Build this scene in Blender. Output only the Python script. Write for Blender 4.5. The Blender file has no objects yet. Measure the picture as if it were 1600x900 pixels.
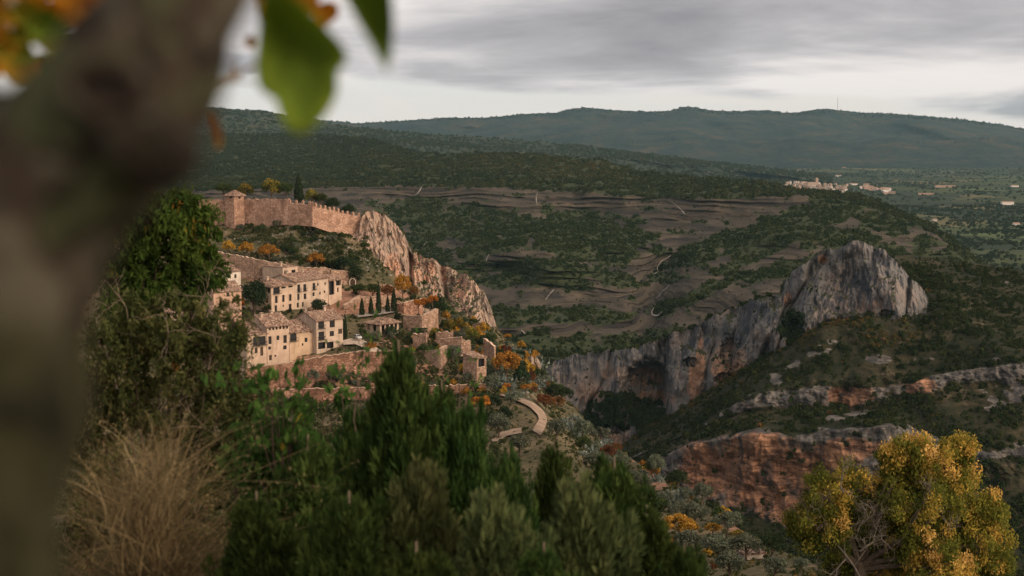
import bpy, math, random
import numpy as np

# ------------------------------------------------------------------ camera, sky, sun, exposure
SC = bpy.context.scene
F = 2222.2                                  # focal length in photo pixels (50 mm lens, 36 mm sensor, 1600 px)
PITCH = math.atan(235.0 / F)
CP, SP = math.cos(PITCH), math.sin(PITCH)

cam_data = bpy.data.cameras.new('camera')
cam = bpy.data.objects.new('camera', cam_data)
SC.collection.objects.link(cam)
SC.camera = cam
cam_data.sensor_width = 36.0
cam_data.lens = 50.0
cam_data.clip_start = 0.05
cam_data.clip_end = 60000.0
cam.location = (0, 0, 0)
cam.rotation_euler = (math.pi / 2 - PITCH, 0, 0)
cam_data.dof.use_dof = True
cam_data.dof.focus_distance = 480.0
cam_data.dof.aperture_fstop = 2.8
cam_data.dof.aperture_blades = 9

SUN_EL = math.radians(24.0)
SUN_AZ = math.radians(122.0)                # clockwise from +Y: behind the camera, to the right
SUN_DIR = (math.sin(SUN_AZ) * math.cos(SUN_EL), math.cos(SUN_AZ) * math.cos(SUN_EL), math.sin(SUN_EL))
sun_data = bpy.data.lights.new('sun', 'SUN')
sun_data.energy = 1.15
sun_data.angle = math.radians(24.0)
sun_data.color = (1.0, 0.82, 0.66)
sun = bpy.data.objects.new('sun', sun_data)
SC.collection.objects.link(sun)
sun.rotation_euler = (math.pi / 2 - SUN_EL, 0, math.pi - SUN_AZ)

SC.view_settings.view_transform = 'Standard'
SC.view_settings.look = 'None'
SC.view_settings.exposure = 0.22
SC.view_settings.gamma = 1.0
SC.view_settings.use_curve_mapping = False
SC.render.engine = 'CYCLES'
SC.cycles.use_denoising = True
SC.cycles.max_bounces = 6
SC.cycles.diffuse_bounces = 3
SC.cycles.glossy_bounces = 2
SC.cycles.transmission_bounces = 3
SC.cycles.volume_bounces = 0
SC.cycles.transparent_max_bounces = 8
SC.cycles.caustics_reflective = False
SC.cycles.caustics_refractive = False


class NT:
    """thin helper around a node tree"""
    def __init__(self, tree):
        self.t = tree

    def n(self, kind, props=None, **ins):
        nd = self.t.nodes.new(kind)
        for k, v in (props or {}).items():
            setattr(nd, k, v)
        for k, v in ins.items():
            key = int(k[1:]) if (k[0] == 'i' and k[1:].isdigit()) else k.replace('_', ' ')
            self.put(nd.inputs[key], v)
        return nd

    def put(self, sock, v):
        if isinstance(v, bpy.types.NodeSocket):
            self.t.links.new(v, sock)
        elif v is not None:
            if hasattr(sock.default_value, '__len__') and hasattr(v, '__len__') and len(sock.default_value) == 4 and len(v) == 3:
                v = tuple(v) + (1.0,)
            sock.default_value = v

    def math(self, op, a, b=0.0, c=0.0, clamp=False):
        nd = self.n('ShaderNodeMath', {'operation': op, 'use_clamp': clamp}, i0=a, i1=b)
        if op in ('MULTIPLY_ADD', 'SMOOTH_MIN'):
            self.put(nd.inputs[2], c)
        return nd.outputs[0]

    def rng(self, v, a, b, c=0.0, d=1.0, smooth=True):
        nd = self.n('ShaderNodeMapRange', {'interpolation_type': 'SMOOTHSTEP' if smooth else 'LINEAR', 'clamp': True})
        for i, x in enumerate((v, a, b, c, d)):
            self.put(nd.inputs[i], x)
        return nd.outputs[0]

    def mix(self, f, a, b, blend='MIX'):
        nd = self.n('ShaderNodeMix', {'data_type': 'RGBA', 'blend_type': blend, 'clamp_factor': True})
        self.put(nd.inputs[0], f)
        self.put(nd.inputs[6], a)
        self.put(nd.inputs[7], b)
        return nd.outputs[2]

    def map(self, vec, scale=(1, 1, 1), loc=(0, 0, 0), rot=(0, 0, 0)):
        nd = self.n('ShaderNodeMapping')
        self.put(nd.inputs[0], vec)
        nd.inputs[1].default_value = loc
        nd.inputs[2].default_value = rot
        nd.inputs[3].default_value = scale
        return nd.outputs[0]

    def noise(self, vec, scale=1.0, detail=4.0, rough=0.55, dist=0.0):
        nd = self.n('ShaderNodeTexNoise', Scale=scale, Detail=detail, Roughness=rough, Distortion=dist)
        self.put(nd.inputs['Vector'], vec)
        return nd.outputs[0]

    def ramp(self, f, stops, interp='LINEAR'):
        nd = self.n('ShaderNodeValToRGB')
        cr = nd.color_ramp
        cr.interpolation = interp
        while len(cr.elements) < len(stops):
            cr.elements.new(0.5)
        for e, (p, c) in zip(cr.elements, stops):
            e.position = p
            e.color = tuple(c) + (1.0,) if len(c) == 3 else c
        self.put(nd.inputs[0], f)
        return nd.outputs[0]

    def attr(self, name):
        return self.n('ShaderNodeAttribute', {'attribute_name': name}).outputs['Fac']


# ---- world: a clear evening sky (Nishita) seen through and under a grey cloud deck
world = bpy.data.worlds.new('World')
SC.world = world
world.use_nodes = True
wt = NT(world.node_tree)
world.node_tree.nodes.clear()
sky = wt.n('ShaderNodeTexSky', {'sky_type': 'NISHITA', 'sun_disc': False, 'sun_elevation': SUN_EL,
                                'sun_rotation': SUN_AZ, 'altitude': 600.0, 'air_density': 1.0,
                                'dust_density': 2.0, 'ozone_density': 1.0})
tc = wt.n('ShaderNodeTexCoord').outputs['Generated']
sep = wt.n('ShaderNodeSeparateXYZ', i0=tc)
wx, wy, wz = sep.outputs
zc = wt.math('ADD', wt.math('MAXIMUM', wz, 0.0), 0.035)
cu = wt.math('DIVIDE', wx, zc)
cv = wt.math('DIVIDE', wy, zc)
cl = wt.n('ShaderNodeCombineXYZ', i0=cu, i1=cv, i2=0.0).outputs[0]
ns_big = wt.noise(wt.map(cl, (0.22, 0.13, 1), (3.1, 0.4, 0), (0, 0, 0.25)), 1.0, 5, 0.55, 0.5)
ns_fine = wt.noise(wt.map(cl, (0.50, 0.34, 1), (1.7, 9.2, 0), (0, 0, 0.30)), 1.0, 7, 0.58, 0.5)
flat = wt.n('ShaderNodeCombineXYZ', i0=wt.math('MULTIPLY', wx, 5.0), i1=0.0, i2=wt.math('MULTIPLY', wz, 24.0)).outputs[0]
ns_str = wt.noise(wt.map(flat, (1, 1, 1), (0.4, 0, 0), (0, 0.35, 0)), 1.0, 5, 0.52, 0.35)
# lower edge of the deck: higher on the left, sinking to the ridge on the right
edge = wt.math('MULTIPLY_ADD', wx, -0.058, 0.033)
edge = wt.math('ADD', edge, wt.math('MULTIPLY', wt.math('SUBTRACT', ns_str, 0.5), 0.030))
deck = wt.rng(wt.math('SUBTRACT', wz, edge), -0.0025, 0.0045)
tone = wt.math('ADD', wt.math('MULTIPLY', ns_big, 0.55), wt.math('MULTIPLY', ns_fine, 0.45))
tone = wt.math('ADD', wt.math('MULTIPLY', tone, 0.55), wt.math('MULTIPLY', ns_str, 0.45))
deck_col = wt.ramp(tone, [(0.34, (0.27, 0.26, 0.275)), (0.42, (0.36, 0.343, 0.355)), (0.48, (0.46, 0.438, 0.445)), (0.53, (0.60, 0.565, 0.56)), (0.60, (0.82, 0.76, 0.73))])
# brighter, warmer breaks in the deck low on the right
gap = wt.math('MULTIPLY', wt.rng(wx, 0.14, 0.32), wt.rng(wz, 0.07, 0.03))
gap = wt.math('MULTIPLY', gap, wt.rng(ns_str, 0.44, 0.60))
deck_col = wt.mix(gap, deck_col, (0.84, 0.77, 0.73))
low = wt.mix(wt.rng(wz, 0.0, 0.06), (0.92, 0.83, 0.77), (0.70, 0.70, 0.71))
low = wt.mix(wt.rng(ns_str, 0.50, 0.62, 0.0, 0.8), low, (0.90, 0.81, 0.75))
clear = wt.mix(0.82, wt.mix(1.0, sky.outputs[0], (0.10, 0.10, 0.10), 'MULTIPLY'), low)
cloud = wt.mix(deck, clear, deck_col)
# thin cloud round the hidden sun glows, boosted out of view to light the land
sd = wt.n('ShaderNodeVectorMath', {'operation': 'DOT_PRODUCT'}, i0=tc, i1=SUN_DIR).outputs['Value']
glow = wt.math('POWER', wt.math('MAXIMUM', sd, 0.0), 3.0)
cloud = wt.mix(1.0, cloud, wt.mix(glow, (0, 0, 0), (3.2, 2.35, 1.6)), 'ADD')
bg_node = wt.n('ShaderNodeBackground', Color=cloud, Strength=1.0)
wo = wt.n('ShaderNodeOutputWorld')
world.node_tree.links.new(bg_node.outputs[0], wo.inputs[0])

# ------------------------------------------------------------------ numbers and meshes
COL = SC.collection


def P(px, py, Y):
    """photo pixel (1600x900) + distance along +Y -> world point(s)"""
    px, py, Y = np.broadcast_arrays(np.asarray(px, float), np.asarray(py, float), np.asarray(Y, float))
    cx = (px - 800.0) / F
    cy = (450.0 - py) / F
    dy = CP + cy * SP
    dz = -SP + cy * CP
    t = Y / dy
    return np.stack([cx * t, Y, dz * t], -1)


def P_on_z(px, py, z):
    cx = (px - 800.0) / F
    cy = (450.0 - py) / F
    t = z / (-SP + cy * CP)
    return np.array([cx * t, (CP + cy * SP) * t, z])


def pix(p):
    """world -> photo pixel"""
    p = np.asarray(p, float)
    f = p[..., 1] * CP - p[..., 2] * SP
    u = p[..., 1] * SP + p[..., 2] * CP
    return 800 + F * p[..., 0] / f, 450 - F * u / f


_r = np.random.RandomState(7)
_PERM = np.concatenate([_r.permutation(256)] * 3)
_GR = _r.normal(size=(256, 3))
_GR /= np.linalg.norm(_GR, axis=1)[:, None]


def perlin(p):
    p = np.asarray(p, float)
    sh = p.shape[:-1]
    p = p.reshape(-1, 3)
    i = np.floor(p).astype(np.int64)
    f = p - i
    i &= 255
    w = f * f * f * (f * (f * 6 - 15) + 10)
    out = np.zeros(len(p))
    for dx in (0, 1):
        a = _PERM[i[:, 0] + dx]
        wx_ = w[:, 0] if dx else 1 - w[:, 0]
        for dy in (0, 1):
            b = _PERM[a + i[:, 1] + dy]
            wy_ = w[:, 1] if dy else 1 - w[:, 1]
            for dz in (0, 1):
                g = _GR[_PERM[b + i[:, 2] + dz]]
                wz_ = w[:, 2] if dz else 1 - w[:, 2]
                d = g[:, 0] * (f[:, 0] - dx) + g[:, 1] * (f[:, 1] - dy) + g[:, 2] * (f[:, 2] - dz)
                out += d * wx_ * wy_ * wz_
    return out.reshape(sh) * 1.5


def fbm(p, octv=5, gain=0.5, lac=2.03):
    p = np.asarray(p, float)
    s, a, t = 0.0, 1.0, 0.0
    for k in range(octv):
        s = s + a * perlin(p + 17.3 * k)
        t += a
        a *= gain
        p = p * lac
    return s / t * 1.6


def sstep(x, a, b):
    t = np.clip((x - a) / (b - a), 0, 1)
    return t * t * (3 - 2 * t)


def mesh_np(name, V, Fq, mat=None, parent=None, smooth=False, attrs=None, mats=None, midx=None, loc=None):
    """mesh object from numpy arrays; Fq is an (M,k) array or a list of such arrays"""
    if not isinstance(Fq, (list, tuple)):
        Fq = [Fq]
    Fq = [np.asarray(f, dtype=np.int32) for f in Fq if len(f)]
    me = bpy.data.meshes.new(name)
    V = np.asarray(V, dtype=np.float32)
    me.vertices.add(len(V))
    me.vertices.foreach_set('co', V.ravel())
    loops = np.concatenate([f.ravel() for f in Fq])
    tot = np.concatenate([np.full(len(f), f.shape[1], np.int32) for f in Fq])
    start = np.concatenate([[0], np.cumsum(tot)[:-1]]).astype(np.int32)
    me.loops.add(len(loops))
    me.loops.foreach_set('vertex_index', loops)
    me.polygons.add(len(tot))
    me.polygons.foreach_set('loop_start', start)
    me.polygons.foreach_set('loop_total', tot)
    for m in (mats or ([mat] if mat else [])):
        me.materials.append(m)
    if midx is not None:
        me.polygons.foreach_set('material_index', np.asarray(midx, np.int32))
    me.polygons.foreach_set('use_smooth', np.full(len(tot), bool(smooth)))
    for k, a in (attrs or {}).items():
        at = me.attributes.new(k, 'FLOAT', 'POINT')
        at.data.foreach_set('value', np.asarray(a, np.float32).ravel())
    me.update(calc_edges=True)
    o = bpy.data.objects.new(name, me)
    COL.objects.link(o)
    if parent is not None:
        o.parent = parent
    if loc is not None:
        o.location = loc
    return o


def tag(o, label=None, cat=None, group=None, kind=None):
    if label:
        o['label'] = label
    if cat:
        o['category'] = cat
    if group:
        o['group'] = group
    if kind:
        o['kind'] = kind
    return o


def empty(name, loc, rz=0.0, label=None, cat=None, group=None):
    o = bpy.data.objects.new(name, None)
    o.empty_display_size = 0.5
    COL.objects.link(o)
    o.location = tuple(loc)
    o.rotation_euler = (0, 0, rz)
    return tag(o, label, cat, group)


def copy_tree(o, parent=None):
    c = o.copy()
    COL.objects.link(c)
    if parent is not None:
        c.parent = parent
    for ch in list(o.children):
        copy_tree(ch, c)
    return c


class MB:
    """collects boxes, quads, tubes and builds ONE mesh object"""
    def __init__(self):
        self.V, self.F, self.A = [], {}, []
        self.n = 0

    def add(self, V, Fs, tint=0.5):
        V = np.asarray(V, float).reshape(-1, 3)
        if not isinstance(Fs, (list, tuple)) or (len(Fs) and np.ndim(Fs[0]) == 1):
            Fs = [np.asarray(Fs)]
        for f in Fs:
            f = np.asarray(f, np.int64)
            if len(f):
                self.F.setdefault(f.shape[1], []).append(f + self.n)
        self.V.append(V)
        self.A.append(np.broadcast_to(np.asarray(tint, float), (len(V),)))
        self.n += len(V)
        return self

    def box(self, c, s, rz=0.0, tint=0.5):
        x, y, z = [q / 2 for q in s]
        v = np.array([[-x, -y, -z], [x, -y, -z], [x, y, -z], [-x, y, -z], [-x, -y, z], [x, -y, z], [x, y, z], [-x, y, z]])
        if rz:
            cs, sn = math.cos(rz), math.sin(rz)
            v = np.stack([v[:, 0] * cs - v[:, 1] * sn, v[:, 0] * sn + v[:, 1] * cs, v[:, 2]], -1)
        return self.add(v + np.asarray(c, float), np.array([[0, 3, 2, 1], [4, 5, 6, 7], [0, 1, 5, 4], [1, 2, 6, 5], [2, 3, 7, 6], [3, 0, 4, 7]]), tint)

    def box2(self, a, b, tint=0.5):
        a, b = np.asarray(a, float), np.asarray(b, float)
        return self.box((a + b) / 2, np.abs(b - a), 0, tint)

    def quad(self, a, b, c, d, tint=0.5):
        return self.add([a, b, c, d], np.array([[0, 1, 2, 3]]), tint)

    def tube(self, pts, rad, sides=6, tint=0.5, cap=True):
        pts = np.asarray(pts, float)
        rad = np.broadcast_to(np.asarray(rad, float), (len(pts),))
        d = np.gradient(pts, axis=0)
        d /= np.linalg.norm(d, axis=1)[:, None] + 1e-9
        ref = np.array([0.31, 0.17, 0.93]) if abs(d[0, 2]) < 0.9 else np.array([1.0, 0.1, 0.0])
        a = np.cross(d, ref)
        a /= np.linalg.norm(a, axis=1)[:, None] + 1e-9
        b = np.cross(d, a)
        th = np.linspace(0, 2 * np.pi, sides, endpoint=False)
        ring = a[:, None, :] * np.cos(th)[None, :, None] + b[:, None, :] * np.sin(th)[None, :, None]
        V = (pts[:, None, :] + ring * rad[:, None, None]).reshape(-1, 3)
        n = len(pts)
        i = np.arange(n - 1)[:, None] * sides
        k = np.arange(sides)[None, :]
        k2 = (k + 1) % sides
        Q = np.stack([i + k, i + k2, i + sides + k2, i + sides + k], -1).reshape(-1, 4)
        fs = [Q]
        if cap:
            fs += [np.arange(sides)[None, ::-1], ((n - 1) * sides + np.arange(sides))[None, :]]
        return self.add(V, fs, tint)

    def build(self, name, mat, parent=None, smooth=False, loc=None):
        V = np.concatenate(self.V)
        Fs = [np.concatenate(f) for f in self.F.values()]
        return mesh_np(name, V, Fs, mat, parent, smooth, {'tint': np.concatenate(self.A)}, loc=loc)


def ip(u, pts):
    if np.isscalar(pts):
        return np.full_like(np.asarray(u, float), float(pts))
    pts = np.asarray(pts, float)
    return np.interp(u, pts[:, 0], pts[:, 1])


def loft(name, rows, u0, u1, nu, segs, mat, kind='structure', py_fn=None, y_fn=None, pos_fn=None, attrs=None, smooth_v=0, smooth_u=0):
    """terrain sheet through guide lines; each row = (py over px, distance over px), front or back order free"""
    u = np.linspace(u0, u1, nu)
    R = np.stack([ip(u, r[0]) for r in rows])
    D = np.stack([ip(u, r[1]) for r in rows])
    if smooth_u:
        for _ in range(smooth_u):
            D[:, 1:-1] = 0.25 * D[:, :-2] + 0.5 * D[:, 1:-1] + 0.25 * D[:, 2:]
            R[:, 1:-1] = 0.25 * R[:, :-2] + 0.5 * R[:, 1:-1] + 0.25 * R[:, 2:]
    gp, gy, gv = [], [], []
    for k, s in enumerate(segs):
        t = np.linspace(0, 1, s, endpoint=False)[:, None]
        gp.append(R[k] * (1 - t) + R[k + 1] * t)
        gy.append(D[k] * (1 - t) + D[k + 1] * t)
        gv.append(k + t[:, 0])
    gp = np.concatenate(gp + [R[-1:]])
    gy = np.concatenate(gy + [D[-1:]])
    v = np.concatenate(gv + [[len(segs)]])
    for _ in range(smooth_v):
        gy[1:-1] = 0.25 * gy[:-2] + 0.5 * gy[1:-1] + 0.25 * gy[2:]
        gp[1:-1] = 0.25 * gp[:-2] + 0.5 * gp[1:-1] + 0.25 * gp[2:]
    U, Vv = np.meshgrid(u, v)
    base = P(U, gp, gy)
    if py_fn:
        gp = gp + py_fn(U, gp, gy, Vv, base)
    if y_fn:
        gy = gy + y_fn(U, gp, gy, Vv, base)
    pos = P(U, gp, gy)
    if pos_fn:
        pos = pos_fn(U, gp, gy, Vv, pos)
    at = {k: f(U, gp, gy, Vv, pos) for k, f in (attrs or {}).items()}
    nv = len(v)
    i = np.arange(nv - 1)[:, None] * nu
    k = np.arange(nu - 1)[None, :]
    Q = np.stack([i + k, i + nu + k, i + nu + k + 1, i + k + 1], -1).reshape(-1, 4)
    o = mesh_np(name, pos.reshape(-1, 3), Q, mat, None, True, {a: b.ravel() for a, b in at.items()})
    o['kind'] = kind
    return {'o': o, 'pos': pos, 'U': U, 'py': gp, 'v': Vv, 'at': at}


def pick(S, mask, n, rng, clump=None):
    """n random points on a sheet, by area times mask(U, py, v, pos)"""
    p = S['pos']
    c = (p[:-1, :-1] + p[1:, 1:]) / 2
    U = (S['U'][:-1, :-1] + S['U'][1:, 1:]) / 2
    py = (S['py'][:-1, :-1] + S['py'][1:, 1:]) / 2
    v = S['v'][:-1, :-1]
    d1 = p[1:, 1:] - p[:-1, :-1]
    d2 = p[1:, :-1] - p[:-1, 1:]
    ar = np.linalg.norm(np.cross(d1, d2), axis=-1)
    w = (ar * np.clip(mask(U, py, v, c), 0, None)).ravel()
    if w.sum() <= 0:
        return np.zeros((0, 3))
    w /= w.sum()
    k = rng.choice(len(w), n, p=w)
    i, j = np.unravel_index(k, ar.shape)
    a, b = rng.rand(n, 1), rng.rand(n, 1)
    return (p[i, j] * (1 - a) + p[i + 1, j] * a) * (1 - b) + (p[i, j + 1] * (1 - a) + p[i + 1, j + 1] * a) * b


def surf_at(S, px, py):
    """point of a sheet that shows nearest to a photo pixel (its nearest layer)"""
    q, r = pix(S['pos'])
    d = (q - px) ** 2 + (r - py) ** 2
    m = d < d.min() + 6.0
    y = np.where(m, S['pos'][..., 1], 1e9)
    k = np.unravel_index(np.argmin(y), d.shape)
    return S['pos'][k].copy()


def ell(U, py, cx, cy, rx, ry, ang=0.0, soft=0.35):
    a = math.radians(ang)
    x, y = U - cx, py - cy
    xr = (x * math.cos(a) + y * math.sin(a)) / rx
    yr = (-x * math.sin(a) + y * math.cos(a)) / ry
    return 1 - sstep(np.sqrt(xr * xr + yr * yr), 1 - soft, 1 + soft)


# ------------------------------------------------------------------ materials
def new_mat(name):
    m = bpy.data.materials.new(name)
    m.use_nodes = True
    m.node_tree.nodes.clear()
    return m, NT(m.node_tree)


def finish(m, t, col, rough=0.9, bump=None, bstr=0.5, bdist=0.1, spec=0.15, extra=None):
    b = t.n('ShaderNodeBsdfPrincipled', Base_Color=col, Roughness=rough)
    b.inputs['Specular IOR Level'].default_value = spec
    if bump is not None:
        bn = t.n('ShaderNodeBump', Height=bump, Strength=bstr, Distance=bdist)
        m.node_tree.links.new(bn.outputs[0], b.inputs['Normal'])
    out = t.n('ShaderNodeOutputMaterial')
    m.node_tree.links.new(b.outputs[0], out.inputs[0])
    return m


def opos(t):
    return t.n('ShaderNodeTexCoord').outputs['Object']


def foliage(name, stops, trans=0.25, var=0.0):
    """leaf colour from the per-leaf 'tint', some light passing through"""
    m, t = new_mat(name)
    col = t.ramp(t.attr('tint'), stops)
    if var:
        inf = t.n('ShaderNodeObjectInfo').outputs['Random']
        hs = t.n('ShaderNodeHueSaturation', Hue=t.rng(inf, 0, 1, 0.5 - 0.03 * var, 0.5 + 0.03 * var, False), Value=t.rng(inf, 0, 1, 1 - 0.3 * var, 1 + 0.3 * var, False), Color=col)
        col = hs.outputs[0]
    d = t.n('ShaderNodeBsdfDiffuse', Color=col)
    tr = t.n('ShaderNodeBsdfTranslucent', Color=col)
    mx = t.n('ShaderNodeMixShader', i0=trans, i1=d.outputs[0], i2=tr.outputs[0])
    out = t.n('ShaderNodeOutputMaterial')
    m.node_tree.links.new(mx.outputs[0], out.inputs[0])
    return m


def plain_mat(name, col, rough=0.8, var=0.15, scale=2.0, bstr=0.2, bdist=0.02, spec=0.2):
    m, t = new_mat(name)
    n = t.noise(opos(t), scale, 5, 0.6)
    f = t.rng(n, 0.3, 0.7, 1 - var, 1 + var, False)
    c = t.mix(1.0, col, t.n('ShaderNodeCombineXYZ', i0=f, i1=f, i2=f).outputs[0], 'MULTIPLY')
    return finish(m, t, c, rough, n, bstr, bdist, spec)


def limestone(name, c_light, c_mid, c_dark, c_stain, sc=1.0):
    """grey cliff rock: vertical water streaks, cracks, rusty stains (attribute 'stain')"""
    m, t = new_mat(name)
    p = opos(t)
    big = t.noise(p, 0.020 * sc, 5, 0.6)
    stv = t.noise(t.map(p, (0.16 * sc, 0.16 * sc, 0.018 * sc)), 1.0, 6, 0.62, 0.4)
    stv2 = t.noise(t.map(p, (0.42 * sc, 0.42 * sc, 0.035 * sc), (5, 2, 9)), 1.0, 5, 0.6, 0.3)
    fine = t.noise(p, 0.30 * sc, 8, 0.68)
    col = t.ramp(t.math('ADD', t.math('MULTIPLY', stv, 0.6), t.math('MULTIPLY', fine, 0.4)),
                 [(0.36, c_dark), (0.47, c_mid), (0.58, c_mid), (0.70, c_light)])
    st = t.math('MULTIPLY_ADD', t.math('SUBTRACT', stv2, 0.5), 1.1, t.attr('stain'))
    st = t.math('ADD', st, t.math('MULTIPLY', t.math('SUBTRACT', big, 0.5), 1.2))
    stc = t.mix(t.rng(fine, 0.35, 0.65), c_stain, tuple(min(1, q * 1.7) for q in c_stain))
    col = t.mix(t.rng(st, 0.42, 0.72, 0.0, 0.88), col, stc)
    zone = t.noise(t.map(p, (0.030 * sc, 0.030 * sc, 0.014 * sc), (8, 1, 3)), 1.0, 4, 0.6, 0.6)
    dk = t.math('ADD', t.math('MULTIPLY', stv2, 0.6), t.math('MULTIPLY', stv, 0.4))
    dk = t.math('ADD', dk, t.math('MULTIPLY', t.math('SUBTRACT', zone, 0.5), 0.55))
    dk = t.rng(dk, 0.49, 0.60, 0.0, 0.88)
    warm = t.rng(t.noise(t.map(p, (0.024 * sc, 0.024 * sc, 0.02 * sc), (1, 7, 3)), 1.0, 5, 0.62, 0.5), 0.47, 0.62, 0, 0.55)
    col = t.mix(warm, col, t.mix(0.45, c_light, c_stain))
    col = t.mix(dk, col, c_dark)
    # bushes and grass take hold on the ledges
    nz = t.n('ShaderNodeSeparateXYZ', i0=t.n('ShaderNodeNewGeometry').outputs['Normal']).outputs[2]
    gr = t.rng(t.math('ADD', nz, t.math('MULTIPLY', t.math('SUBTRACT', fine, 0.5), 0.9)), 0.66, 0.9)
    col = t.mix(gr, col, (0.040, 0.045, 0.022))
    finev = t.noise(t.map(p, (0.9 * sc, 0.9 * sc, 0.16 * sc)), 1.0, 6, 0.62, 0.2)
    h = t.math('ADD', t.math('ADD', t.math('MULTIPLY', finev, 0.30), t.math('MULTIPLY', fine, 0.45)), t.math('MULTIPLY', stv2, 0.6))
    return finish(m, t, col, 0.95, h, 1.0, 2.6 / sc, 0.1)


def stone_wall_mat(name, c1, c2, mortar, size=0.45):
    m, t = new_mat(name)
    p = opos(t)
    vo = t.n('ShaderNodeTexVoronoi', {'feature': 'F1'}, Vector=t.map(p, (1, 1, 1.7)), Scale=1.0 / size)
    ve = t.n('ShaderNodeTexVoronoi', {'feature': 'DISTANCE_TO_EDGE'}, Vector=t.map(p, (1, 1, 1.7)), Scale=1.0 / size)
    rnd = t.n('ShaderNodeSeparateXYZ', i0=vo.outputs['Color']).outputs[0]
    col = t.mix(rnd, c1, c2)
    big = t.noise(p, 0.22, 6, 0.65)
    col = t.mix(t.rng(big, 0.42, 0.62, 0.0, 0.75), col, tuple(q * 0.5 for q in c1))
    col = t.mix(t.rng(t.noise(p, 0.13, 4, 0.6), 0.5, 0.7, 0, 0.6), col, tuple(min(0.8, q * 1.35) for q in c2))
    e = t.rng(ve.outputs['Distance'], 0.02, 0.09)
    col = t.mix(e, mortar, col)
    return finish(m, t, col, 0.95, t.math('MULTIPLY_ADD', rnd, 0.4, e), 0.8, 0.08, 0.1)


def plaster_mat(name, col, dirt):
    m, t = new_mat(name)
    p = opos(t)
    n = t.noise(p, 0.35, 6, 0.65)
    s = t.noise(t.map(p, (0.9, 0.9, 0.10)), 1.0, 5, 0.6)
    fine = t.noise(p, 2.2, 6, 0.7)
    c = t.mix(t.rng(n, 0.35, 0.65), col, tuple(q * 0.78 for q in col))
    c = t.mix(t.rng(s, 0.52, 0.68, 0, 0.6), c, dirt)
    c = t.mix(t.rng(fine, 0.55, 0.75, 0, 0.4), c, tuple(q * 0.6 for q in col))
    return finish(m, t, c, 0.9, fine, 0.5, 0.04, 0.1)


def tile_mat(name):
    m, t = new_mat(name)
    p = opos(t)
    vo = t.n('ShaderNodeTexVoronoi', Vector=t.map(p, (2.6, 1.6, 1.6)), Scale=1.0)
    r = t.n('ShaderNodeSeparateXYZ', i0=vo.outputs['Color']).outputs[0]
    c = t.ramp(r, [(0.0, (0.075, 0.048, 0.036)), (0.35, (0.17, 0.105, 0.078)), (0.65, (0.265, 0.175, 0.13)), (1.0, (0.38, 0.285, 0.22))])
    c = t.mix(t.rng(t.noise(p, 0.5, 6, 0.7), 0.48, 0.66, 0, 0.7), c, (0.13, 0.10, 0.085))
    return finish(m, t, c, 0.9, r, 0.5, 0.05, 0.1)


BARK = plain_mat('bark', (0.085, 0.065, 0.048), 0.95, 0.4, 6.0, 0.6, 0.02)
TWIG = plain_mat('twig_bark', (0.16, 0.125, 0.09), 0.9, 0.3, 9.0, 0.3, 0.01)
DEADWOOD = plain_mat('bare_wood', (0.30, 0.265, 0.23), 0.9, 0.3, 5.0, 0.3, 0.01)

# ------------------------------------------------------------------ the land
def ground_mat(name, cols, nscale, bscale, bdist, rock=None):
    m, t = new_mat(name)
    p = opos(t)
    n = t.noise(p, nscale, 7, 0.65)
    f = t.noise(p, bscale, 7, 0.68)
    c = t.ramp(t.math('ADD', t.math('MULTIPLY', n, 0.55), t.math('MULTIPLY', f, 0.45)), cols)
    if rock:
        c = t.mix(t.rng(t.math('ADD', t.math('MULTIPLY', f, 0.5), t.math('MULTIPLY', t.noise(p, nscale * 2.3, 5, 0.6), 0.5)), 0.53, 0.60, 0, 0.9), c, rock)
    return finish(m, t, c, 0.95, f, 0.9, bdist, 0.08)


# the wide valley floor, with its fields and hedges
def plain_material():
    m, t = new_mat('valley_fields')
    p = opos(t)
    w = t.math('MULTIPLY', t.noise(p, 0.004, 3, 0.5), 60)
    q = t.map(p, (1 / 210, 1 / 420, 0), (0, 0, 0), (0, 0, 0.35))
    vo = t.n('ShaderNodeTexVoronoi', Vector=q, Scale=1.0)
    r = t.n('ShaderNodeSeparateXYZ', i0=vo.outputs['Color']).outputs[0]
    c = t.ramp(r, [(0.0, (0.030, 0.042, 0.022)), (0.3, (0.055, 0.068, 0.032)), (0.55, (0.040, 0.055, 0.028)), (0.75, (0.11, 0.10, 0.052)), (0.9, (0.075, 0.10, 0.042)), (1.0, (0.16, 0.12, 0.075))], 'CONSTANT')
    wood = t.rng(t.math('ADD', t.math('MULTIPLY', t.noise(p, 0.0016, 5, 0.6), 0.6), t.math('MULTIPLY', t.noise(p, 0.012, 5, 0.65), 0.4)), 0.46, 0.52)
    c = t.mix(wood, c, (0.026, 0.036, 0.022))
    return finish(m, t, c, 0.95, t.noise(p, 0.03, 6, 0.7), 0.6, 8.0, 0.05)


def plain_sheet():
    xs = np.concatenate([np.linspace(-12000, -4000, 30), np.linspace(-3900, 4500, 260), np.linspace(4600, 12000, 30)])
    ys = np.concatenate([np.linspace(-600, 1900, 26), np.geomspace(2000, 17500, 240)])
    X, Y = np.meshgrid(xs, ys)
    Z = -196 + 10 * fbm(np.stack([X / 900, Y / 900, 0 * X], -1), 4)
    Z = np.where(Y < 1900, Z - 75, Z)
    V = np.stack([X, Y, Z], -1)
    nu, nv = len(xs), len(ys)
    i = np.arange(nv - 1)[:, None] * nu
    k = np.arange(nu - 1)[None, :]
    Q = np.stack([i + k, i + k + 1, i + nu + k + 1, i + nu + k], -1).reshape(-1, 4)
    o = mesh_np('plain', V.reshape(-1, 3), Q, plain_material(), None, True)
    o['kind'] = 'structure'
    return {'o': o, 'pos': V, 'U': pix(V)[0], 'py': pix(V)[1], 'v': Y}


PLAIN = plain_sheet()

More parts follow.
